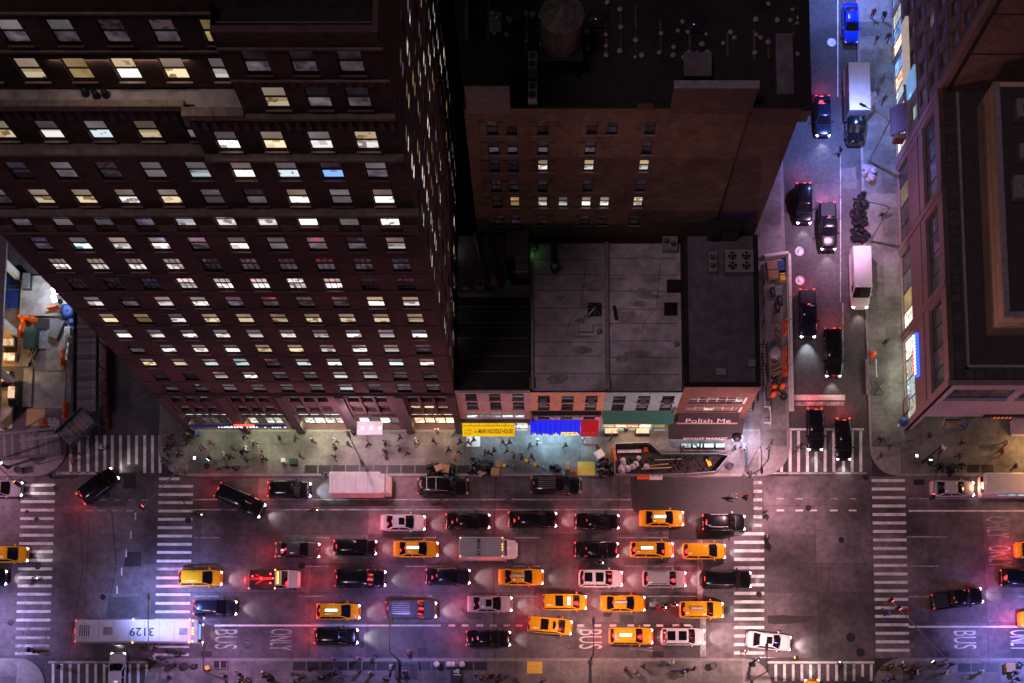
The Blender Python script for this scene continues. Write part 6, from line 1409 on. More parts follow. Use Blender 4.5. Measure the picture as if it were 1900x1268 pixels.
lamps(bt, [(4.1, -.75, .9), (4.1, .75, .9)], 'frame_white', 'headlight'); wheels(bt, [(-2.6, 1.05), (-2.6, -1.05), (3.1, .98), (3.1, -.98)], .46, .28); MB().box(-4.0, 1.6, -.5, .5, .5, .9).obj('chassis', M['metal_dark'], bt)
# ---- white coach at the right edge
p = at(1885, 899, 2.0)
co = thing('white_bus', 'white minibus with small blue-lit windows parked at the right edge', 'bus', (p.x, p.y, 0))
rbox(MB(), -3.6, 4.2, -1.15, 1.15, .4, 2.7, .22).obj('body', PAINT['white'], co); MB().box(-3.3, 4.0, -1.0, 1.0, 2.69, 2.73).obj('roof_panel', mat('coach_roof', (.6, .55, .55), .5, var=.15), co)
for s in (-1, 1):
    for i in range(5): MB().box(-1.9 + i * 1.1, -1.0 + i * 1.1, s * 1.155 - .01, s * 1.155 + .01, 1.5, 2.25).obj('side_window', MATS['lit_cool'] if s < 0 else M['car_glass'], co)
MB().box(-3.62, -3.55, -.9, .9, 1.4, 2.3).obj('rear_window', M['car_glass'], co); lamps(co, [(-3.62, -.95, .95), (-3.62, .95, .95), (-3.5, .0, 2.6)], 'tail_glow', 'tail_light'); wheels(co, [(-2.4, 1), (-2.4, -1), (2.8, 1), (2.8, -1)], .42, .26)
light('tail_light_glow', 'POINT', (-4.1, 0, 1.0), 90, (1, .42, .2), co, .3)
# ---- two-wheelers
def bike_meshes():
    def ringm(r, t, n=18): return MB().loft([[((r + t * math.cos(a)) * math.cos(u), t * math.sin(a), (r + t * math.cos(a)) * math.sin(u)) for a in (0, 1.57, 3.14, 4.71)] for u in [k * 2 * math.pi / n for k in range(n + 1)]], cap=False)
    w = ringm(.33, .025)
    for k in range(8): w.bar((0, 0, 0), (.32 * math.cos(k * .785), 0, .32 * math.sin(k * .785)), .012)
    f = MB()
    for a, b in (((-.5, 0, .34), (-.1, 0, .34)), ((-.1, 0, .34), (-.2, 0, .85)), ((-.1, 0, .34), (.4, 0, .8)), ((-.2, 0, .78), (.4, 0, .8)), ((-.5, 0, .34), (-.2, 0, .78)), ((.52, 0, .34), (.38, 0, .95))): f.tube([a, b], .022, 6)
    hb_ = MB().tube([(.3, -.3, 1.02), (.38, -.18, 1.0), (.38, .18, 1.0), (.3, .3, 1.02)], .018, 6); s_ = MB().cbox((-.22, 0, .85), .26, .14, .06, tx=.8)
    b = MB().cbox((-.55, 0, .75), .36, .34, .3)
    return dict(wheel=w.mesh('wheel', M['rubber']), frame=f.mesh('frame', M['metal_dark']), handlebar=hb_.mesh('handlebar', M['steel_pole']), saddle=s_.mesh('saddle', M['rubber']), basket=b.mesh('delivery_box', M['yellow_plastic']))
BK = bike_meshes()
def bicycle(px, py, rz, label, col='metal_dark', box=False, z=.155, lamp=None, group=None):
    p = at(px, py, z); t = thing('bicycle', label, 'bicycle', (p.x, p.y, z), R(rz), group)
    for x in (-.5, .52): obj('wheel', BK['wheel'], t, loc=(x, 0, .355))
    obj('frame', BK['frame'], t, mats=[M[col]]); obj('handlebar', BK['handlebar'], t); obj('saddle', BK['saddle'], t)
    if box: obj('delivery_box', BK['basket'], t)
    if lamp: MB().cbox((.5, 0, .95), .1, .08, .08).obj('front_lamp', M['head_glow_blue'], t); light('lamp_light', 'POINT', (.8, 0, .9), 3, (.6, .75, 1), t, .05)
    return t
def motorbike(px, py, rz, label, m):
    p = at(px, py); t = thing('motorbike', label, 'motorbike', (p.x, p.y, 0), R(rz))
    wheels(t, [(-.65, 0), (.7, 0)], .3, .13)
    MB().loft([[(x, y * w, z0 + zz * h) for y, zz in ((-.2, 0), (-.24, .5), (-.12, 1), (.12, 1), (.24, .5), (.2, 0))] for x, w, z0, h in ((-.8, .6, .5, .3), (-.4, 1, .35, .55), (.1, .8, .32, .42), (.45, 1.1, .4, .5), (.75, .5, .5, .3))]).obj('body', m, t)
    MB().cbox((-.3, 0, .86), .65, .28, .1, tx=.85).obj('saddle', M['rubber'], t); MB().cbox((-.85, 0, .8), .35, .38, .32).obj('top_box', M['metal_dark'], t); MB().tube([(.5, -.35, 1.05), (.6, 0, 1.0), (.5, .35, 1.05)], .02, 6).obj('handlebar', M['steel_pole'], t)
    MB().cbox((.72, 0, .72), .1, .16, .12).obj('headlight', M['head_glow_blue'], t); MB().cbox((-.95, 0, .62), .08, .2, .1).obj('tail_light', M['tail_glow'], t); light('tail_light_glow', 'POINT', (-1.2, 0, .6), 4, (1, .05, .05), t, .1)
motorbike(1222, 1131, 5, 'red motorbike between two taxis near the fourth lane stop line', PAINT['darkred']); motorbike(1243, 1125, 0, 'dark motorbike just ahead of the red one near the stop line', PAINT['black']); motorbike(1106, 1048, 4, 'small motorbike squeezed between the second and third lanes', PAINT['black'])
# ================================================================ street lamps and signals
COOL, WARM, PINK, BLUE, AMBER = (.62, .76, 1), (1, .56, .6), (1, .52, .66), (.2, .3, 1), (1, .46, .2)
def street_lamp(px, py, aim, label, col, e, h=9.5, arm=2.2, group='street lamps', z=.15, twin=False, world_xy=None):
    p = Vector((*world_xy, 0)) if world_xy else at(px, py, z)
    t = thing('street_lamp', label, 'street lamp', (p.x, p.y, z), R(aim), group)
    MB().lathe([(.24, 0), (.22, .35), (.13, .5), (.1, h * .6), (.075, h)], 10).obj('post', M['steel_pole'], t)
    for s in ((1, -1) if twin else (1,)):
        MB().tube([(0, 0, h - .4), (s * .35, 0, h + .15), (s * arm * .6, 0, h + .3), (s * arm, 0, h + .22)], .05, 8).obj('arm', M['steel_pole'], t)
        hd = MB().loft([[(s * (arm + x), y * w, h + .16 + zz) for y, zz in ((-.16, 0), (-.12, .12), (.12, .12), (.16, 0))] for x, w in ((-.1, .5), (.15, 1), (.5, 1), (.7, .4))], sm=False).obj('lamp_head', M['metal_grey'], t)
        MB().box(*sorted((s * (arm + .02), s * (arm + .55))), -.11, .11, h + .12, h + .155).obj('lens', M['lamp_cool' if col[2] > .9 else 'lamp_warm'], hd)
        light('lamp_light', 'SPOT', (s * (arm + .3), 0, h + .08), e * (.88 if col[2] < .8 else 1.05) / (2 if twin else 1), col, t, .12, 116, (0, 0, 0), .85)
        light('facade_fill', 'POINT', (s * (arm + .3), 0, h - .2), e * (.5 if col[2] < .8 else .08) / (2 if twin else 1), col, t, .15)  # extra point light added under the head to brighten the facades
    return t
street_lamp(680, 872, 115, 'twin-headed grey street lamp behind the white step van', (1, .56, .74), 3600, twin=True, arm=1.4, h=8.5)
street_lamp(1095, 1228, 90, 'street lamp on the lower pavement below the painted word BUS', (1, .5, .44), 4000, arm=2.8)
street_lamp(742, 1228, 90, 'street lamp on the lower pavement beside the subway stair', (.36, .3, 1), 4800, arm=2.8)
street_lamp(1612, 300, 150, 'curved-arm street lamp on the side street pavement beside the box truck', BLUE, 11000, h=9, arm=3.0)
street_lamp(1614, 448, 168, 'street lamp standing between the bag pile and the white van', (.9, .48, .85), 7000, h=8.5, arm=3.4)
street_lamp(1385, 872, -90, 'street lamp on the kerb at the corner before the black awnings', (1, .5, .56), 8200)
street_lamp(0, 0, 90, 'added blue lamp past the left edge, for light of unseen screens', (.5, .42, 1), 9000, world_xy=(-60.5, 13.6))  # unseen lamp added for the blue light of screens out of view
street_lamp(312, 1234, 92, 'long-armed street lamp reaching over the bus roof', (.28, .38, 1), 8000, h=7, arm=6.0)
street_lamp(0, 0, 90, 'added blue lamp past the right edge, for light of unseen screens', (.26, .27, 1), 12000, world_xy=(52.5, 13.2))  # added out of view, stands in for blue screen light at lower right
street_lamp(0, 0, -90, 'street lamp on the upper left pavement outside the picture', (1, .5, .72), 7500, world_xy=(-66, 35.6))
street_lamp(0, 0, 180, 'added blue lamp far up the side street, for light of unseen screens', BLUE, 12000, world_xy=(37.0, 92))  # added out of view to tint the upper side street blue
street_lamp(0, 0, -90, 'street lamp by the corner block beyond the right edge', AMBER, 2600, world_xy=(58, 35.8))
street_lamp(420, 1262, 90, 'street lamp at the bottom edge below the bus lettering', (.78, .42, .95), 4000)
street_lamp(1395, 1262, 90, 'street lamp at the bottom edge by the lower right crosswalk', (1, .58, .56), 6500)

def signal_pole(px, py, tip, label, heads, h=6.2, z=.15, mat_='steel_pole', lampc=None):
    """mast-arm signal; tip = pixel of the arm's end"""
    p, q = at(px, py, z), at(*tip, h + .5); d = Vector((q.x - p.x, q.y - p.y, 0)); rz = math.atan2(d.y, d.x); L_ = d.length
    t = thing('traffic_signal', label, 'traffic light', (p.x, p.y, z), rz, 'mast-arm traffic lights')
    MB().lathe([(.2, 0), (.18, .5), (.11, .6), (.09, h + .4)], 10).obj('post', M[mat_], t)
    MB().tube([(0, 0, h), (L_ * .5, 0, h + .35), (L_, 0, h + .5)], .07, 8, r2=.04).obj('mast_arm', M[mat_], t)
    MB().bar((0, 0, h + 1.3), (L_ * .6, 0, h + .45), .025).obj('guy_wire', M['metal_dark'], t)
    for (f, m_) in heads:
        s = MB().cbox((L_ * f, 0, h - .55 + .5 * f), .34, .36, 1.0).obj('signal_head', M['metal_dark'], t)
        MB().cbox((L_ * f - .2, 0, h + .2 + .5 * f), .06, .22, .22).obj('signal_lens', M[m_], s)
    w = MB().cbox((.25, .15, 2.5), .3, .35, .45).obj('pedestrian_head', M['metal_dark'], t)
    MB().cbox((.42, .15, 2.56), .05, .28, .32).obj('signal_lens', M['walk_signal'], w)
    return t
signal_pole(400, 858, (262, 946), 'mast-arm traffic light reaching from the tower corner over the crosswalk', [(.98, 'red_signal')])
signal_pole(1724, 1236, (1650, 1112), 'long pale mast-arm traffic light over the right crosswalk', [(.98, 'red_signal'), (.85, 'red_signal')])
signal_pole(1712, 858, (1729, 925), 'short mast-arm traffic light at the corner block kerb', [(.98, 'red_signal')], mat_='metal_dark')
signal_pole(1392, 1232, (1478, 1221), 'horizontal mast-arm light with yellow head at the lower right corner', [(.98, 'orange_signal')], mat_='metal_dark')
signal_pole(14, 868, (40, 905), 'short signal pole by the site shed at the left edge', [(.9, 'orange_signal')], mat_='metal_dark')
for px, py, lb_, m_ in ((373, 862, 'white walk signal on a post by the tower corner kerb', 'walk_signal'), (1688, 858, 'lit walk signal on a post at the corner block kerb', 'walk_signal')):
    simple('pedestrian_signal', lb_, 'traffic light', px, py, .15, [('post', MB().lathe([(.1, 0), (.06, .3), (.05, 2.8)], 8), 'steel_pole'), ('head', MB().cbox((0, 0, 2.3), .3, .35, .45), 'metal_dark'), ('lens', MB().cbox((.0, 0, 2.751), .24, .28, .03), m_)])
# bins, boxes and other kerbside things
binm = MB().lathe([(.26, 0), (.34, .1), (.36, .85), (.3, .88), (.27, .8), (.25, .3), (0, .3)], 14)
def bin_(px, py, label): simple('litter_bin', label, 'bin', px, py, .15, [('basket', MB().lathe([(.26, 0), (.34, .1), (.36, .85), (.3, .88), (.28, .7), (0, .5)], 14), 'frame_alu'), ('liner', MB().lathe([(.37, .84), (.37, .92), (.3, .92), (.28, .72)], 14), 'metal_dark')])
for px, py, lb_ in ((387, 869, 'wire litter bin beside the tower corner walk signal'), (1353, 868, 'pale litter bin at the end of the trench barrier'), (1721, 863, 'litter bin beside the corner block bag pile'), (38, 875, 'litter bin below the site shed at the left edge'), (346, 1237, 'litter bin at the lower left corner'), (1322, 1237, 'litter bin on the lower pavement near the right junction')):
    bin_(px, py, lb_)
def news(px, py, m_, label, rz=0): simple('news_box', label, 'news box', px, py, .15, [('cabinet', MB().cbox((0, 0, .1), .5, .45, .85, tx=.92), m_), ('foot', MB().cbox((0, 0, 0), .35, .35, .1), 'metal_dark'), ('window', MB().cbox((0, -.235, .45), .36, .02, .35), 'dark_glass')], R(rz))
news(388, 1241, 'yellow_plastic', 'yellow news box on the lower left pavement', 20); news(528, 858, 'white_plastic', 'white news box with pink top at the kerb'); news(363, 1237, 'metal_dark', 'dark blue news box beside the lower left litter bin')
for px, lb_ in ((404, 'left'), (417, 'right')): simple('planter_box', f'{lb_} one of two open dark boxes with pale rims on the lower pavement', 'planter', px, 1234, .15, [('frame', MB().box(-.36, .36, -.45, .45, 0, .5), 'coping'), ('soil', MB().box(-.3, .3, -.39, .39, .501, .53), 'soil')])
simple('street_cabinet', 'grey-green cabinet beside the white news box at the kerb', 'cabinet', 547, 861, .15, [('body', MB().cbox((0, 0, 0), .8, .6, 1.2), 'metal_green'), ('door', MB().cbox((0, -.31, .1), .7, .02, 1.0), 'metal_dark')])
for i, px in enumerate((811, 833, 841, 849, 858)):
    simple('milk_can_bollard', ['leftmost pale drum standing apart on the lower pavement', 'first of four touching pale drums on the lower pavement', 'second of four touching pale drums on the lower pavement', 'third of four touching pale drums, reddish, on the lower pavement', 'last of four touching pale drums on the lower pavement'][i], 'drum', px, 1234, .15, [('drum', MB().lathe([(.3, 0), (.3, .8), (.26, .86)], 14), 'frame_white'), ('lid', MB().lathe([(.31, .86), (.3, .93), (0, .95)], 14), 'white_plastic' if i != 3 else 'stucco_grey')])
sgn = simple('sandwich_board', 'black pavement signboard with white script below the pale drums', 'sign', 846, 1256, .15, [('board', MB().cbox((0, 0, .4), 1.1, 2.0, .1), 'fan_dark'), ('leg', MB().box(-.5, -.4, -.9, .9, 0, .4).box(.4, .5, -.9, .9, 0, .4), 'metal_dark')])
letters('J&', sgn, (.1, .45, .505), (0, 0, R(90)), .9, M['frame_white'], 1.0, .006)
simple('subway_stair', 'open subway stair with railing on the lower pavement', 'stair', 752, 1246, .15, [('well', MB().box(-1.1, 1.4, -.9, .9, .0, .05), 'fan_dark'), ('step', MB().box(-1.0, -.6, -.8, .8, .05, .12).box(-.4, 0, -.8, .8, .05, .1).box(.2, .6, -.8, .8, .05, .08), 'metal_dark'), ('railing', MB().bar((-1.1, .95, 1), (1.4, .95, 1), .06).bar((1.4, -.95, 1), (1.4, .95, 1), .06).bar((-1.1, -.95, 1), (1.4, -.95, 1), .06).bar((-1.1, .95, 0), (-1.1, .95, 1), .06).bar((1.4, .95, 0), (1.4, .95, 1), .06).bar((1.4, -.95, 0), (1.4, -.95, 1), .06), 'metal_green')])
for px, py, rz, lb_ in ((1717, 800, 10, 'left one of two dark street benches below the corner block'), (1650, 785, 80, 'long leaning sign board beside the corner column')):
    if 'bench' in lb_: simple('street_bench', 'wooden bench with yellow end frame below the corner block', 'bench', 1765, 787, .15, [('seat', MB().box(-.9, .9, -.25, .25, .42, .5), 'wood'), ('backrest', MB().box(-.9, .9, .22, .3, .5, .9), 'metal_dark'), ('end_frame', MB().bar((-1.0, -.3, 0), (-1.0, .3, .9), .07), 'yellow_plastic'), ('leg', MB().box(-.8, -.7, -.2, .2, 0, .42).box(.7, .8, -.2, .2, 0, .42), 'metal_dark')])
simple('menu_board', 'tall thin lit menu board standing beside the corner column', 'sign', 1677, 757, .15, [('frame', MB().box(-.06, .06, -.9, .9, 0, 2.2), 'metal_dark'), ('poster', MB().box(-.075, -.061, -.8, .8, .3, 2.1), 'paint_worn')])
simple('parasol', 'small blue parasol at the foot of the corner column', 'parasol', 1668, 792, .15, [('pole', MB().lathe([(.25, 0), (.03, .06), (.03, 2.0)], 8), 'steel_pole'), ('canopy', MB().lathe([(.55, 1.85), (.3, 2.05), (0, 2.15)], 8), 'tarp_blue')])
simple('vending_stand', 'colourful lit stand at the corner block entrance', 'stall', 1888, 800, .15, [('body', MB().cbox((0, 0, 0), 1.6, 1.2, 1.6), 'white_plastic'), ('goods', MB().cbox((0, -.1, 1.6), 1.4, .9, .12), 'orange_plastic')])
# ---------------------------------------------------------------- rubbish
BAGS = []
for s in range(4):
    rr = random.Random(s + 20); b = MB(); rings = []
    prof = [(.1, 0), (.3, .04), (.37, .17), (.34, .32), (.22, .43), (.07, .48), (.09, .56), (.02, .58)]
    for r0, z in prof: rings.append([(r0 * (1 + rr.uniform(-.2, .2)) * math.cos(j * 2 * math.pi / 9), r0 * (1 + rr.uniform(-.2, .2)) * math.sin(j * 2 * math.pi / 9), z) for j in range(9)])
    BAGS.append(b.loft(rings).mesh('bag', M['bag_black']))
def pile(n, px0, px1, py0, py1, label, group, m='bag_black', z=.155, sc=(.75, 1.15), levels=2, seed=1):
    rr = random.Random(seed)
    for i in range(n):
        lv = 0 if i < n * .62 else 1
        if levels == 1: lv = 0
        sh = lv * .18
        x = px0 + (px1 - px0) * (sh + rr.random() * (1 - 2 * sh)); y = py0 + (py1 - py0) * (sh + rr.random() * (1 - 2 * sh))
        p = at(x, y, z); s = rr.uniform(*sc)
        o = obj('rubbish_bag', BAGS[i % 4], loc=(p.x, p.y, z + lv * .34), rz=rr.uniform(0, 6.28), sc=(s, s * rr.uniform(.85, 1.2), s * rr.uniform(.8, 1.05)), mats=[M[m]])
        tag(o, label, 'rubbish bag', group)
pile(26, 786, 842, 863, 883, 'black rubbish bag in the heap under brown cardboard by the kerb', 'black bags heaped under cardboard', seed=2)
pile(24, 873, 915, 858, 880, 'black rubbish bag in the heap left of the cardboard boxes before the yellow awning', 'black bags heaped before the yellow awning', seed=3)
pile(4, 1022, 1036, 866, 873, 'black rubbish bag in the small group between the bikes and the yellow plate', 'few black bags by the yellow plate', seed=4, levels=1)
pile(22, 1112, 1134, 850, 884, 'black rubbish bag heaped against the trench barrier end', 'black bags against the trench barrier', seed=5)
pile(46, 1580, 1610, 362, 448, 'black rubbish bag in the long heap on the side street kerb', 'long heap of black bags in the side street', seed=6)
pile(16, 1601, 1624, 308, 340, 'clear rubbish bag stacked at the lamp post above the long black heap', 'clear bags by the side street lamp', 'bag_clear', seed=7)
pile(12, 1609, 1620, 168, 210, 'clear rubbish bag stacked along the box truck side', 'clear bags beside the box truck', 'bag_clear', seed=8)
pile(18, 1733, 1790, 864, 880, 'black rubbish bag in the heap before the corner block', 'black bags before the corner block', seed=9)
def carton(px, py, w, d, h, rz, label, m='cardboard', z=.155):
    simple('cardboard_box', label, 'box', px, py, z, [('carton', MB().cbox((0, 0, 0), w, d, h, R(rz)), m), ('flap', MB().cbox((.02, 0, h), w * .9, d * .9, .03, R(rz)), m)])
carton(815, 870, .9, .7, .5, 20, 'brown cardboard box lying left on top of the bag heap', z=.75); carton(827, 871, .8, .9, .35, -8, 'flat brown cardboard on the right of the bag heap', z=.72)
carton(924, 864, .6, .8, .7, 5, 'upper one of two stacked brown boxes before the yellow awning'); carton(919, 878, .9, .8, .7, -6, 'lower one of two brown boxes before the yellow awning'); carton(894, 879, .8, .6, .5, 30, 'opened box with white papers beside the black heap', 'paint_worn')
carton(1112, 846, .9, .9, .9, 30, 'clean white carton standing at the trench barrier end', 'white_plastic'); carton(1053, 867, .5, .9, .8, 3, 'narrow brown carton before the blue awning')
for px, lb_ in ((1061, 'left'), (1068, 'right')): simple('red_canister', f'{lb_} one of two small red canisters beside the yellow plate', 'canister', px, 877, .15, [('tank', MB().lathe([(.15, 0), (.17, .1), (.17, .4), (.06, .5)], 10), 'orange_plastic'), ('valve', MB().lathe([(.05, .5), (.05, .6), (0, .6)], 8), 'metal_dark')])
carton(1871, 1240, .95, .95, .8, 4, 'tan carton with magazines on the lower right pavement')
# bicycles
GB = 'bicycles parked at the kerb'
for i, (px, py, rz) in enumerate(((414, 872, 10), (428, 870, -12), (438, 869, 5), (449, 871, 15))): bicycle(px, py, rz, ['leftmost of four dark bicycles parked near the tower corner', 'second of four dark bicycles parked near the tower corner', 'third of four dark bicycles parked near the tower corner', 'rightmost of four dark bicycles parked near the tower corner'][i], group=GB, col='metal_grey' if i == 3 else 'metal_dark')
bicycle(845, 868, 5, 'dark bicycle with white bag right of the cardboard heap', group=GB); bicycle(945, 869, -8, 'yellow delivery bicycle right of the stacked brown boxes', 'metal_dark', True, group=GB); bicycle(985, 862, -20, 'left one of two yellow delivery bicycles before the blue awning', 'yellow_plastic', True, group=GB); bicycle(1001, 870, -25, 'right one of two yellow delivery bicycles before the blue awning', 'metal_dark', True, group=GB); bicycle(848, 803, 40, 'bicycle leaning in the corner between tower and yellow awning', group=GB)

# ================================================================ work zones
# trench enclosed by steel fence panels on the pavement corner
tz = thing('work_zone_fence', 'steel-panelled trench enclosure on the pavement before the corner house', 'fence', (*at(1250, 860).xy, .15), world=True)
poly = [(1140, 828), (1203, 826), (1226, 847), (1330, 847), (1350, 850), (1325, 880), (1270, 884), (1190, 886), (1140, 884)]
pts = [at(x, y, .15) for x, y in poly]
for i in range(len(pts)):
    a, b = pts[i], pts[(i + 1) % len(pts)]; n = max(1, round((b - a).length / 2.2))
    for k in range(n):
        p, q = a.lerp(b, k / n), a.lerp(b, (k + .97) / n)
        if i == len(pts) - 2 and k == 0: pass
        MB().bar((p.x, p.y, .7), (q.x, q.y, .7), .06, 1.1).obj('fence_panel', M['metal_green' if i < 5 else 'stucco_grey'], tz); MB().bar((p.x, p.y, 1.28), (q.x, q.y, 1.28), .09, .06).obj('top_rail', M['frame_alu'], tz)
soil = MB().prism([(p.x, p.y) for p in pts], .152, .17).obj('trench_floor', M['soil'], tz)
rr = random.Random(11)
deb = MB()
for i in range(120):
    x, y = rr.uniform(1160, 1325), rr.uniform(850, 876); p = at(x, y); deb.cbox((p.x, p.y, .17), rr.uniform(.1, .4), rr.uniform(.1, .4), rr.uniform(.05, .3), rr.uniform(0, 3), tx=.7)
stuff(deb.obj('broken_rubble', M['soil'], tz))
pile(12, 1150, 1200, 850, 876, 'crumpled pinkish plastic sack inside the trench enclosure', 'plastic sacks inside the trench enclosure', 'bag_clear', .17, (.7, 1.3), 1, 12)
def beam(A, B, w, h, m, label, name='timber_beam', z=.4, cat='timber'):
    a, b = at(*A, z), at(*B, z); t = thing(name, label, cat, (a.x, a.y, z)); d = b - a
    MB().bar((0, 0, 0), tuple(d * .5), w, h).bar(tuple(d * .51), tuple(d), w, h).obj('beam', M[m], t); MB().cbox((d.x / 2, d.y / 2, -z + .17), .2, .2, z - .17 - h / 2).obj('chock', M['wood'], t)
beam((1145, 838), (1190, 837), .35, .2, 'bag_clear', 'pale pipe bundle along the upper side of the trench', 'pipe_bundle'); beam((1195, 866), (1240, 861), .15, .12, 'wood', 'thin timber lying across the middle of the trench'); beam((1190, 870), (1245, 868), .12, .12, 'plywood', 'yellowish timber lying low in the trench'); beam((1215, 854), (1265, 852), .1, .1, 'metal_grey', 'thin steel pipe in the trench middle', 'steel_pipe')
simple('traffic_cone', 'orange traffic cone standing in the trench enclosure', 'cone', 1198, 834, .17, [('base', MB().cbox((0, 0, 0), .5, .5, .05), 'orange_plastic'), ('cone', MB().lathe([(.2, .05), (.04, .8)], 12), 'orange_plastic')])
jersey(1194, 884, R(0), 'orange_plastic', 'orange plastic barrier on the street side of the trench enclosure', G1, 1.4, .01); jersey(1217, 885, R(0), 'white_plastic', 'white plastic barrier on the street side of the trench enclosure', G1, 1.4, .01)
jersey(1139, 842, R(95), 'orange_plastic', 'orange barrier at the left end of the trench enclosure', G1, 1.6, .155)
simple('yellow_machine', 'small yellow pump at the right end of the trench', 'pump', 1314, 860, .17, [('body', MB().cbox((0, 0, 0), .5, .8, .5, .4, tx=.8), 'yellow_plastic'), ('engine', MB().cbox((.1, .3, .5), .3, .3, .25), 'metal_dark')])
# long narrow work strip along the east kerb
sz = thing('work_zone_wall', 'long low white barrier wall round the narrow side street work strip', 'barrier', (*at(1440, 620).xy, 0), world=True)
for A, B, z in (((1416, 480), (1462, 474), .155), ((1462, 476), (1468, 765), 0)):
    a, b = at(*A), at(*B); n = max(1, round((b - a).length / 2.4))
    for k in range(n):
        p, q = a.lerp(b, k / n), a.lerp(b, (k + .97) / n)
        MB().bar((p.x, p.y, .2), (q.x, q.y, .2), .55, .4).obj('barrier_foot', M['frame_white'], sz); MB().bar((p.x, p.y, .65), (q.x, q.y, .65), .28, .5).obj('barrier_unit', M['frame_white'], sz)
for k in range(7):
    a, b = at(1414, 500 + k * 37), at(1417, 534 + k * 37); MB().bar((a.x, a.y, .8), (b.x, b.y, .8), .05, 1.3).obj('mesh_fence', mat('fence_mesh', (.4, .4, .55), .5, metal=.3, var=.4, scale=8), sz)
a, b = at(1420, 760), at(1462, 480); MB().box(at(1424, 600).x, at(1460, 600).x, b.y - 15.6, b.y - .3, .01, .05).obj('strip_floor', M['soil'], sz)
wr_ = random.Random(4)
for i in range(26):
    y = 590 + i * 5.2; beam((1430 + wr_.uniform(0, 8), y), (1438 + wr_.uniform(0, 12), y + wr_.uniform(-14, 14)), .14, .1, 'wood', 'short timber in the loose stack along the side street work strip', z=.3 + .06 * (i % 4))
    TAGGED[-1]['group'] = 'loose timbers in the side street work strip'
for px, py, s, m_, lb_ in ((1432, 505, 1.3, 'cardboard', 'tan wrapped bundle at the top of the work strip'), (1447, 500, .9, 'tarp_blue', 'dark blue bundle at the top of the work strip'), (1450, 515, .7, 'yellow_plastic', 'small yellow case near the top of the work strip')):
    simple('bundle', lb_, 'bundle', px, py, .05, [('pack', MB().cbox((0, 0, 0), s, s * 1.6, .7, .1, tx=.85), m_), ('strap', MB().cbox((0, 0, .7), s * .9, .1, .02, .1), 'metal_dark')])
for px, py, lb_ in ((1433, 545, 'upper'), (1446, 560, 'middle'), (1441, 573, 'lower')): simple('equipment_case', f'{lb_} dark equipment case in the work strip', 'case', px, py, .05, [('case', MB().cbox((0, 0, 0), .5, 1.1, .5, .1), 'metal_dark'), ('handle', MB().cbox((0, 0, .5), .1, .4, .06, .1), 'metal_grey')])
simple('plastic_sheet', 'crumpled white plastic sheet over the timbers in the work strip', 'sheet', 1438, 655, .5, [('sheet', MB().lathe([(.75, 0), (.65, .3), (.35, .5), (.2, .42), (0, .55)], 9), 'bag_white'), ('fold', MB().cbox((.3, -.5, .0), .6, .5, .2, .5, tx=.6), 'bag_white')])
def drum(px, py, label): simple('traffic_drum', label, 'traffic drum', px, py, .05, [('drum', MB().lathe([(.32, .08), (.3, .3), (.28, .9), (.2, .98), (0, 1.0)], 14), 'orange_plastic'), ('base', MB().lathe([(.42, 0), (.42, .08), (.3, .09)], 14), 'rubber'), ('handle', MB().cbox((0, 0, 1.0), .3, .06, .12), 'orange_plastic')])
drum(1435, 721, 'upper left of three orange drums at the foot of the work strip'); drum(1451, 719, 'upper right of three orange drums at the foot of the work strip'); drum(1434, 734, 'lowest of three orange drums at the foot of the work strip'); drum(1618, 660, 'lone orange drum on the right-hand pavement')
simple('tyre', 'black tyre beside the three orange drums', 'tyre', 1453, 737, .02, [('tread', MB().loft([[((.34 + .12 * math.cos(a)) * math.cos(u), (.34 + .12 * math.cos(a)) * math.sin(u), .13 + .12 * math.sin(a)) for a in (0, 1.05, 2.1, 3.14, 4.2, 5.25)] for u in [k * math.pi / 9 for k in range(19)]], cap=False), 'rubber'), ('bead', MB().lathe([(.24, .2), (.2, .24), (.2, .05)], 14, cap=False), 'metal_dark')])
for px, py, lb_ in ((1460, 608, 'upper'), (1460, 660, 'middle'), (1460, 685, 'lower')): jersey(px - 3, py, R(89), 'orange_plastic', f'{lb_} one of three orange barriers inside the side street barrier wall', G1, 1.7, .05)
simple('wooden_trestle', 'pale timber trestle on the right-hand pavement', 'trestle', 1622, 688, .15, [('leg', MB().bar((-.4, -.9, 0), (0, -.8, .9), .08).bar((.4, -.9, 0), (0, -.8, .9), .08).bar((-.4, .9, 0), (0, .8, .9), .08).bar((.4, .9, 0), (0, .8, .9), .08), 'wood'), ('beam', MB().bar((0, -1.0, .92), (0, 1.0, .92), .1), 'frame_white')])
simple('barricade', 'folded dark barricade lying on the right-hand pavement', 'barricade', 1609, 700, .15, [('rail', MB().box(-.2, .2, -2.0, 2.0, .05, .16), 'stucco_grey'), ('foot', MB().box(-.3, .3, -1.8, -1.6, 0, .05).box(-.3, .3, 1.6, 1.8, 0, .05), 'metal_dark')])
simple('barricade', 'crossed dark barricades beside the pale trestle', 'barricade', 1629, 720, .15, [('rail', MB().bar((-.5, -.8, .3), (.5, .8, .4), .12).bar((.5, -.7, .3), (-.5, .7, .4), .12), 'metal_dark'), ('foot', MB().bar((-.5, -.8, .03), (.5, -.8, .03), .1), 'metal_dark')])
simple('hand_rail', 'white right-angled handrail at the market corner', 'rail', 1422, 775, .15, [('rail', MB().bar((.3, -.9, 1), (.3, .9, 1), .09).bar((-.4, .9, 1), (.3, .9, 1), .09).bar((-.4, -.9, 1), (.3, -.9, 1), .09), 'frame_white'), ('post', MB().bar((.3, -.9, 0), (.3, -.9, 1), .08).bar((.3, .9, 0), (.3, .9, 1), .08), 'frame_white')])
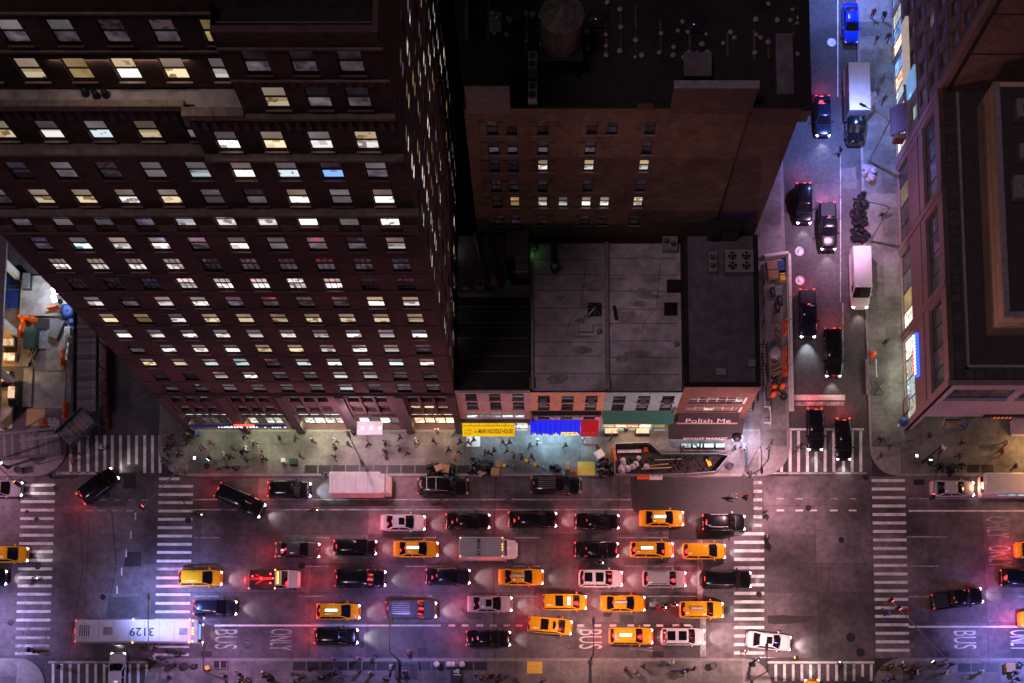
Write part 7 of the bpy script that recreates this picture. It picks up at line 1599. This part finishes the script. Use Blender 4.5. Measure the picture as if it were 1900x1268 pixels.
for px, py, lb_ in ((1380, 884, 'left'), (1402, 880, 'right')): simple('fire_hydrant' if 'l' == lb_[0] else 'bollard', f'{lb_} one of two pale posts at the kerb ramp corner', 'bollard', px, py, .14, [('post', MB().lathe([(.2, 0), (.15, .1), (.14, .6), (.17, .65), (.1, .8), (0, .85)], 12), 'metal_grey'), ('cap', MB().lathe([(.08, .85), (.06, .92), (0, .93)], 8), 'metal_grey')])
simple('chain_rail', 'curved dark handrail along the corner kerb ramp', 'rail', 1405, 865, .14, [('rail', MB().tube([(-.9, -1.3, .9), (.2, -.6, .95), (1.0, .4, .95), (1.2, 1.6, .9)], .06, 8), 'metal_dark'), ('post', MB().bar((-.9, -1.3, 0), (-.9, -1.3, .9), .07).bar((1.0, .4, 0), (1.0, .4, .95), .07).bar((1.2, 1.6, 0), (1.2, 1.6, .9), .07), 'metal_dark')])
# ================================================================ people
SKIN = [mat('skin_light', (.5, .3, .22), .6, var=.1), mat('skin_mid', (.3, .17, .11), .6, var=.1), mat('skin_dark', (.12, .065, .045), .6, var=.1)]
HAIR = [mat('hair_black', (.01, .009, .009), .6, var=.1), mat('hair_brown', (.06, .03, .018), .6, var=.1), mat('hair_fair', (.3, .2, .1), .6, var=.1)]
CL = {k: mat('cloth_' + k, c, .85, var=.2, scale=6) for k, c in dict(black=(.012, .012, .014), charcoal=(.03, .03, .034), navy=(.014, .02, .06), white=(.66, .64, .66), grey=(.12, .11, .12), red=(.25, .02, .02), brown=(.07, .035, .02), blue=(.02, .1, .55), pink=(.5, .22, .26), orange=(.6, .2, .03), teal=(.03, .2, .22), denim=(.05, .07, .14)).items()}
def body(pose):
    """one skinned figure facing +x; joints laid out as connected edges with a radius each"""
    V, Ed, Rd = [], [], []
    def j(p, r, par=None): V.append(p); Rd.append(r); (par is not None) and Ed.append((par, len(V) - 1)); return len(V) - 1
    S = dict(walk=(.2, -.18, .12, -.14, 0), stride=(-.22, .2, -.15, .16, .03), stand=(.02, -.02, .03, .02, 0), phone=(.06, -.05, .1, .3, .04), ride=(.35, .1, .45, .45, .35))[pose]
    la, lb_, aa, ab, lean_ = S
    z0 = .93; pel = j((0, 0, z0), (.145, .125)); ws = j((lean_ * .3, 0, z0 + .17), (.13, .105), pel); ch = j((lean_ * .75, 0, z0 + .4), (.165, .125), ws); nk = j((lean_ + .0, 0, z0 + .56), (.055, .055), ch)
    hd = j((lean_ + .035, 0, z0 + .66), (.085, .095), nk); tp = j((lean_ + .03, 0, z0 + .76), (.075, .085), hd); ns = j((lean_ + .13, 0, z0 + .665), (.014, .014), hd)
    hands = []
    for s, a, l in ((1, aa, la), (-1, ab, lb_)):
        sh = j((lean_ * .8, s * .18, z0 + .46), (.062, .062), ch); el = j((lean_ * .8 + a * .55, s * .225, z0 + .2), (.046, .046), sh)
        ex, hz_ = (.3, .32) if (pose == 'phone' and s < 0) or pose == 'ride' else (a * .8 + .1, -.0)
        wr2 = j((lean_ * .8 + a * .55 + ex * .62, s * .2, z0 + .0 + hz_), (.036, .034), el); h2 = j((lean_ * .8 + a * .55 + ex * .9, s * .19, z0 - .07 + hz_ * 1.1), (.036, .024), wr2); hands.append(V[h2])
        for k, dy in enumerate((-.03, -.01, .012, .032)): j((V[h2][0] + .03, V[h2][1] + dy, V[h2][2] - .075), (.0095, .0095), h2)
        j((V[h2][0] + .04, V[h2][1] - s * .045, V[h2][2] - .01), (.01, .01), h2)
        hp = j((0, s * .095, z0 - .06), (.09, .085), pel)
        lift = .0 if pose != 'ride' else .18
        kn = j((l * .75 + (.06 if l < 0 else .05), s * .1, .5 + lift), (.062, .06), hp); bx = l * 1.15 if l > 0 else l * 1.25
        an = j((bx, s * .1, .1 + (.07 if l < -.2 else 0) + lift), (.042, .042), kn); j((bx + .17, s * .115, .045 + lift), (.04, .03), an)
    me = bpy.data.meshes.new('person'); me.from_pydata(V, Ed, []); o = bpy.data.objects.new('person', me); COL.objects.link(o)
    o.modifiers.new('skin', 'SKIN'); sub = o.modifiers.new('sub', 'SUBSURF'); sub.levels = sub.render_levels = 1
    for i, sv_ in enumerate(me.skin_vertices[0].data): sv_.radius = [q * (1.22 if q > .03 else 1) for q in Rd[i]]; sv_.use_root = (i == 0)
    dg = bpy.context.evaluated_depsgraph_get(); out = bpy.data.meshes.new_from_object(o.evaluated_get(dg)); bpy.data.objects.remove(o); bpy.data.meshes.remove(me)
    out.materials.clear()
    for m_ in (SKIN[0], HAIR[0], CL['black'], CL['denim'], M['rubber']): out.materials.append(m_)
    for f in out.polygons:
        c = f.center; f.use_smooth = True
        if c.z > z0 + .6: f.material_index = 1 if (c.z > z0 + .72 or c.x < lean_ + .01) else 0
        elif c.z > z0 + .53 and abs(c.y) < .09: f.material_index = 0
        elif any((Vector(h) - c).length < .11 for h in hands): f.material_index = 0
        elif c.z > z0 - .03 or (abs(c.y) > .17 and c.z > .7): f.material_index = 2
        elif c.z > .09 + (.18 if pose == 'ride' else 0): f.material_index = 3
        else: f.material_index = 4
    return out
BODY = {k: body(k) for k in ('walk', 'stride', 'stand', 'phone', 'ride')}
PN = 0
def person(px, py, ang, top, pants='black', pose=None, where='', z=.16, hat=None, bag=None, act=None):
    global PN; PN += 1; k = PN
    pose = pose or ('walk', 'stride', 'walk', 'phone')[k % 4]
    p = at(px, py, z + .75); dark = top in ('black', 'charcoal')
    verb = act or ('standing' if pose == 'stand' else 'cycling' if pose == 'ride' else 'walking ' + ('right' if math.cos(R(ang)) > .3 else 'left' if math.cos(R(ang)) < -.3 else 'up' if math.sin(R(ang)) > 0 else 'down'))
    lab = f"person in {top} {verb} {where}"
    s = random.uniform(1.02, 1.12)
    o = obj('person', BODY[pose], loc=(p.x, p.y, z - (.0 if pose != 'ride' else -.02)), rz=R(ang), sc=s, mats=[SKIN[(k * 5) % 3], HAIR[(k * 7) % 5 % 3], CL[top], CL[pants], M['rubber']])
    tag(o, lab, 'person', 'people ' + where)
    if hat: MB().lathe([(.13, 1.6), (.14, 1.66), (.11, 1.74), (0, 1.76)], 10, (.03, 0, 0)).obj('hat', CL[hat], o)
    if bag: MB().cbox((-.2, 0, 1.05), .2, .32, .42, tx=.8).obj('backpack', CL[bag], o)
    return o
def zl(rx, ry, sc, lst): return [(rx + a / sc, ry + b / sc, *r) for a, b, *r in lst]
w1 = 'before the tower'
for x, y, a, c, *r in zl(300, 680, 3.958, [(40, 520, 0, 'red'), (45, 580, 180, 'navy'), (50, 650, 190, 'charcoal'), (20, 710, 270, 'teal'), (150, 560, 10, 'grey'), (205, 510, 160, 'black'), (260, 495, 0, 'blue'), (290, 600, 0, 'denim'), (360, 560, 190, 'red'), (120, 760, 200, 'pink'), (165, 775, 0, 'brown'), (460, 655, 0, 'white'), (530, 605, 180, 'brown'), (610, 520, 170, 'black'),
        (620, 610, 0, 'white'), (680, 565, 180, 'grey'), (710, 605, 0, 'pink'), (735, 670, 0, 'charcoal'), (870, 530, 180, 'black'), (985, 530, 180, 'black'), (1110, 545, 180, 'charcoal'), (1270, 555, 0, 'white'), (1280, 600, 180, 'black'), (1270, 665, 270, 'charcoal'), (1375, 575, 180, 'black'), (1515, 575, 180, 'black'), (1645, 570, 180, 'black'), (1640, 625, 270, 'charcoal'), (1625, 665, 0, 'pink'), (1750, 525, 180, 'black'), (1750, 610, 180, 'black'), (1800, 640, 180, 'red'), (1868, 550, 0, 'white')]):
    person(x, y, a, c if c in CL else 'grey', where=w1)
person(300 + 1405 / 3.958, 800, 250, 'charcoal', pose='stand', where='against a tower pier'); person(300 + 1415 / 3.958, 806, 100, 'black', pose='stand', where='against a tower pier')
w2 = 'before the yellow awning'
for x, y, a, c, *r in zl(760, 680, 3.958, [(45, 550, 0, 'grey'), (180, 550, 180, 'black'), (285, 615, 180, 'black'), (330, 675, 0, 'orange'), (370, 555, 180, 'navy'), (365, 630, 180, 'charcoal'), (470, 540, 180, 'black'), (465, 680, 270, 'navy'), (620, 620, 180, 'black'), (690, 560, 180, 'navy'), (715, 620, 180, 'charcoal'), (825, 670, 180, 'black')]):
    person(x, y, a, c, where=w2)
person(811, 800, 270, 'white', pose='stand', where='by the warm shop window')
w3_ = 'before the blue awning'
for x, y, a, c, *r in zl(760, 680, 3.958, [(900, 670, 180, 'black'), (880, 585, 0, 'denim'), (935, 560, 0, 'white'), (1145, 580, 180, 'charcoal'), (1280, 540, 90, 'white'), (1380, 595, 225, 'black'), (1485, 525, 180, 'charcoal')]): person(x, y, a, c, where=w3_)
person(1161, 799, 80, 'black', pose='stand', where='at the bakery counter'); person(760 + 705 / 3.958, 680 + 915 / 3.958, 0, 'black', pose='stand', z=.01, where='in the bike lane')
w4 = 'outside the market'
for x, y, a, c, *r in zl(1100, 680, 3.958, [(660, 605, 0, 'red'), (785, 590, 160, 'navy'), (1040, 605, 30, 'charcoal'), (1100, 595, 0, 'white')]): person(x, y, a, c, where=w4)
for x, y, a, c, *r in zl(1100, 680, 3.958, [(1300, 590, 180, 'grey'), (1475, 620, 0, 'brown')]): person(x, y, a, c, z=.01, where='on the upper crosswalk')
for x, y, a, c, *r in zl(1100, 680, 3.958, [(1125, 950, 270, 'red'), (1260, 1070, 270, 'brown'), (1275, 1250, 90, 'brown')]): person(x, y, a, c, z=.01, where='crossing before the first lane')
w5 = 'below the corner block'
for x, y, a, c, *r in zl(1660, 760, 7.917, [(510, 390, 200, 'black'), (700, 570, 230, 'white'), (930, 700, 0, 'charcoal'), (1020, 255, 90, 'blue'), (980, 490, 270, 'black'), (1610, 500, 250, 'pink'), (1560, 630, 180, 'red'), (1760, 840, 200, 'charcoal')]): person(x, y, a, c, where=w5)
w6 = 'on the side street pavement'
for x, y, a, c, *r in zl(1420, 560, 3.958, [(885, 300, 90, 'black'), (840, 1015, 270, 'black'), (915, 1060, 300, 'charcoal'), (845, 1130, 200, 'navy')]) + zl(1420, 0, 3.958, [(790, 100, 270, 'red'), (870, 120, 250, 'black'), (820, 290, 270, 'charcoal'), (900, 280, 90, 'black'), (865, 570, 270, 'grey'), (830, 660, 250, 'grey'), (870, 740, 90, 'brown')]) + [(1636, 401, 90, 'black')]: person(x, y, a, c, where=w6)
person(1560, 280, 200, 'navy', z=.01, where='in the road below the box truck')
w7 = 'on the pavement'
for x, y, a, c, *r in zl(320, 1040, 4.75, [(1410, 880, 0, 'pink'), (575, 990, 180, 'pink'), (800, 1000, 0, 'white'), (465, 1020, 180, 'brown'), (650, 1050, 0, 'orange'), (1060, 1000, 0, 'grey'), (1120, 1050, 0, 'grey'), (1210, 960, 0, 'black'), (1330, 1035, 180, 'navy'), (1450, 975, 0, 'blue'), (1490, 1040, 90, 'denim'), (1655, 980, 180, 'charcoal'), (1740, 1010, 0, 'white'), (1880, 1045, 0, 'charcoal')]): person(x, y, a, c, where=w7 + ' left of the stair')
for x, y, a, c, *r in zl(320, 1040, 4.75, [(1630, 876, 0, 'pink'), (1780, 845, 0, 'grey')]): person(x, y, a, c, where='at the lower kerb')
for x, y, a, c, *r in zl(0, 948, 3.958, [(220, 1025, 0, 'black'), (260, 1032, 180, 'charcoal'), (1120, 1010, 0, 'pink'), (1290, 1040, 180, 'charcoal'), (1330, 1055, 0, 'black')]): person(x, y, a, c, z=.01, where='at the left crosswalk ends')
for x, y, a, c, *r in zl(0, 948, 3.958, [(1140, 1085, 0, 'white'), (1170, 1110, 20, 'grey'), (1215, 1115, 0, 'charcoal'), (1250, 1225, 180, 'brown'), (1275, 1145, 0, 'navy'), (1290, 1130, 180, 'black')]): person(x, y, a, c, where='at the lower left corner', pose='stand')
person(435 / 3.958, 948 + 1150 / 3.958, 0, 'charcoal', z=.01, where='beside the lower white sedan')
for x, y, a, c, *r in zl(680, 1040, 4.75, [(215, 945, 0, 'white'), (340, 980, 270, 'pink'), (165, 1050, 90, 'red'), (275, 1055, 0, 'brown')]): person(x, y, a, c, where='around the subway stair')
person(680 + 370 / 4.75, 1040 + 815 / 4.75, 0, 'pink', z=.01, where='in the bus lane by the dark patch')
for x, y, a, c, *r in zl(680, 1040, 4.75, [(975, 1005, 270, 'teal'), (1085, 1010, 270, 'red'), (1140, 1060, 0, 'black'), (1230, 1025, 0, 'blue'), (1325, 1065, 180, 'charcoal'), (1550, 1060, 0, 'navy')]): person(x, y, a, c, where='near the pale drums')
for x, y, a, c, *r in zl(1000, 1040, 4.75, [(760, 960, 0, 'charcoal'), (865, 990, 180, 'grey'), (920, 940, 0, 'navy'), (1085, 905, 0, 'teal'), (1165, 915, 90, 'white'), (1270, 970, 0, 'blue'), (1285, 1000, 180, 'white'), (1365, 955, 0, 'brown')]): person(x, y, a, c, where='past the lower street lamp')
person(1000 + 1820 / 4.75, 1040 + 800 / 4.75, 270, 'white', z=.01, where='at the foot of the middle crosswalk')
for x, y, a, c, *r in zl(1420, 948, 3.958, [(5, 200, 270, 'charcoal'), (850, 740, 0, 'navy'), (905, 755, 180, 'blue'), (1045, 740, 180, 'red')]): person(x, y, a, c, z=.01, where='on the right-hand crosswalks')
for x, y, a, c, *r in zl(1420, 948, 3.958, [(850, 1160, 180, 'brown'), (905, 1150, 0, 'black'), (1005, 1120, 0, 'white'), (1030, 1172, 90, 'pink'), (1095, 1135, 0, 'red'), (1110, 1190, 180, 'white'), (885, 1240, 0, 'blue'), (945, 1228, 180, 'charcoal')]): person(x, y, a, c, pose='stand' if c in ('red', 'white') else None, where='at the lower right corner', act='standing' if c in ('red', 'white') else None)
for x, y, a, c, *r in zl(1420, 948, 3.958, [(1290, 1130, 0, 'blue'), (1360, 1135, 90, 'navy'), (1332, 1190, 180, 'white'), (1590, 1190, 180, 'white'), (1830, 1190, 250, 'charcoal'), (1850, 1240, 200, 'black'), (1885, 1130, 90, 'teal')]): person(x, y, a, c, where='by the lower right grates')
for x, y, a, c, w_ in ((188, 831, 0, 'white', 'on the upper left crosswalk'), (135, 857, 200, 'pink', 'on the upper left crosswalk'), (96, 885, 200, 'black', 'at the head of the leftmost crosswalk'), (337, 926, 270, 'brown', 'in the crosswalk below the mast arm'), (604, 880, 270, 'denim', 'at the kerb behind the white step van'), (1392, 880, 90, 'grey', 'at the kerb ramp corner')): person(x, y, a, c, z=.01 if y < 870 or x < 340 else .16, where=w_)
ex = random.Random(31)
for wh, x0, x1, y0, y1, n_ in (('at the bottom by the stair', 440, 700, 1250, 1266, 9), ('at the bottom past the drums', 880, 1010, 1252, 1266, 5), ('at the bottom right corner kerb', 1640, 1720, 1236, 1262, 8), ('by the kerb bicycles', 420, 560, 836, 858, 6), ('in the stream by the yellow awning', 850, 960, 820, 850, 5), ('at the tower street corner', 302, 345, 812, 868, 5)):
    for i in range(n_): person(ex.uniform(x0, x1), ex.uniform(y0, y1), ex.choice((0, 180, 170, 10)), ex.choice(('black', 'charcoal', 'navy', 'black', 'brown')), where=wh)
# riders on bicycles
for px, py, a, c, lb_, lp in ((583, 950, 0, 'red', 'bicycle below the bright-lamped suv', 1), (370, 957, -12, 'black', 'bicycle with blue lamp behind the askew suv', 1), (68, 1081, 35, 'charcoal', 'bicycle crossing the leftmost crosswalk', 1), (1353, 925, 0, 'grey', 'dark bicycle on the black asphalt patch', 0), (942, 934, 0, 'navy', 'bicycle in the bike lane above the long black limousine', 0), (815, 937, 0, 'black', 'bicycle in the bike lane above the black sedans', 0), (1555, 1239, 95, 'navy', 'bicycle on the lower right crosswalk', 1)):
    bicycle(px, py, a, lb_, z=.012, lamp=lp, group='bicycles being ridden')
    p = at(px, py, .012); o = obj('person', BODY['ride'], loc=(p.x - .12 * math.cos(R(a)), p.y - .12 * math.sin(R(a)), .05), rz=R(a), mats=[SKIN[0], HAIR[0], CL[c], CL['black'], M['rubber']])
    tag(o, f'cyclist in {c} top ' + ('on the ' + lb_.replace('ridden by a person in red ', '').replace('dark bicycle', 'bicycle')), 'person', 'cyclists')
for px, py, a, c, lb_ in ((1220, 1131, 5, 'red', 'rider in red sitting on the red motorbike'), (1241, 1125, 0, 'charcoal', 'rider in dark clothes sitting on the dark motorbike'), (1104, 1048, 4, 'black', 'rider in black sitting on the small motorbike')):
    p = at(px, py); o = obj('person', BODY['ride'], loc=(p.x - .25, p.y, .02), rz=R(a), mats=[SKIN[0], HAIR[0], CL[c], CL['black'], M['rubber']]); tag(o, lb_, 'person', 'motorbike riders')

# ================================================================ labels that would repeat get their place in the row
seen = {}
for o in TAGGED: seen.setdefault(o['label'], []).append(o)
ORD = ['leftmost', 'second', 'third', 'fourth', 'fifth', 'sixth', 'seventh', 'eighth', 'ninth', 'tenth']
for lab, os_ in seen.items():
    if len(os_) == 1 or os_[0]['category'] in ('sack', 'rubbish bag', 'timber'): continue
    os_.sort(key=lambda o: o.location.x)
    for i, o in enumerate(os_):
        n = len(os_)
        pos = ('left' if i == 0 else 'right') + ' one of two' if n == 2 else ('leftmost' if i == 0 else 'rightmost' if i == n - 1 else ORD[min(i, 9)] + ' from left')
        o['label'] = f'{lab}, {pos}'
for o in list(bpy.data.objects):
    if o.get('_world') is not None: del o['_world']
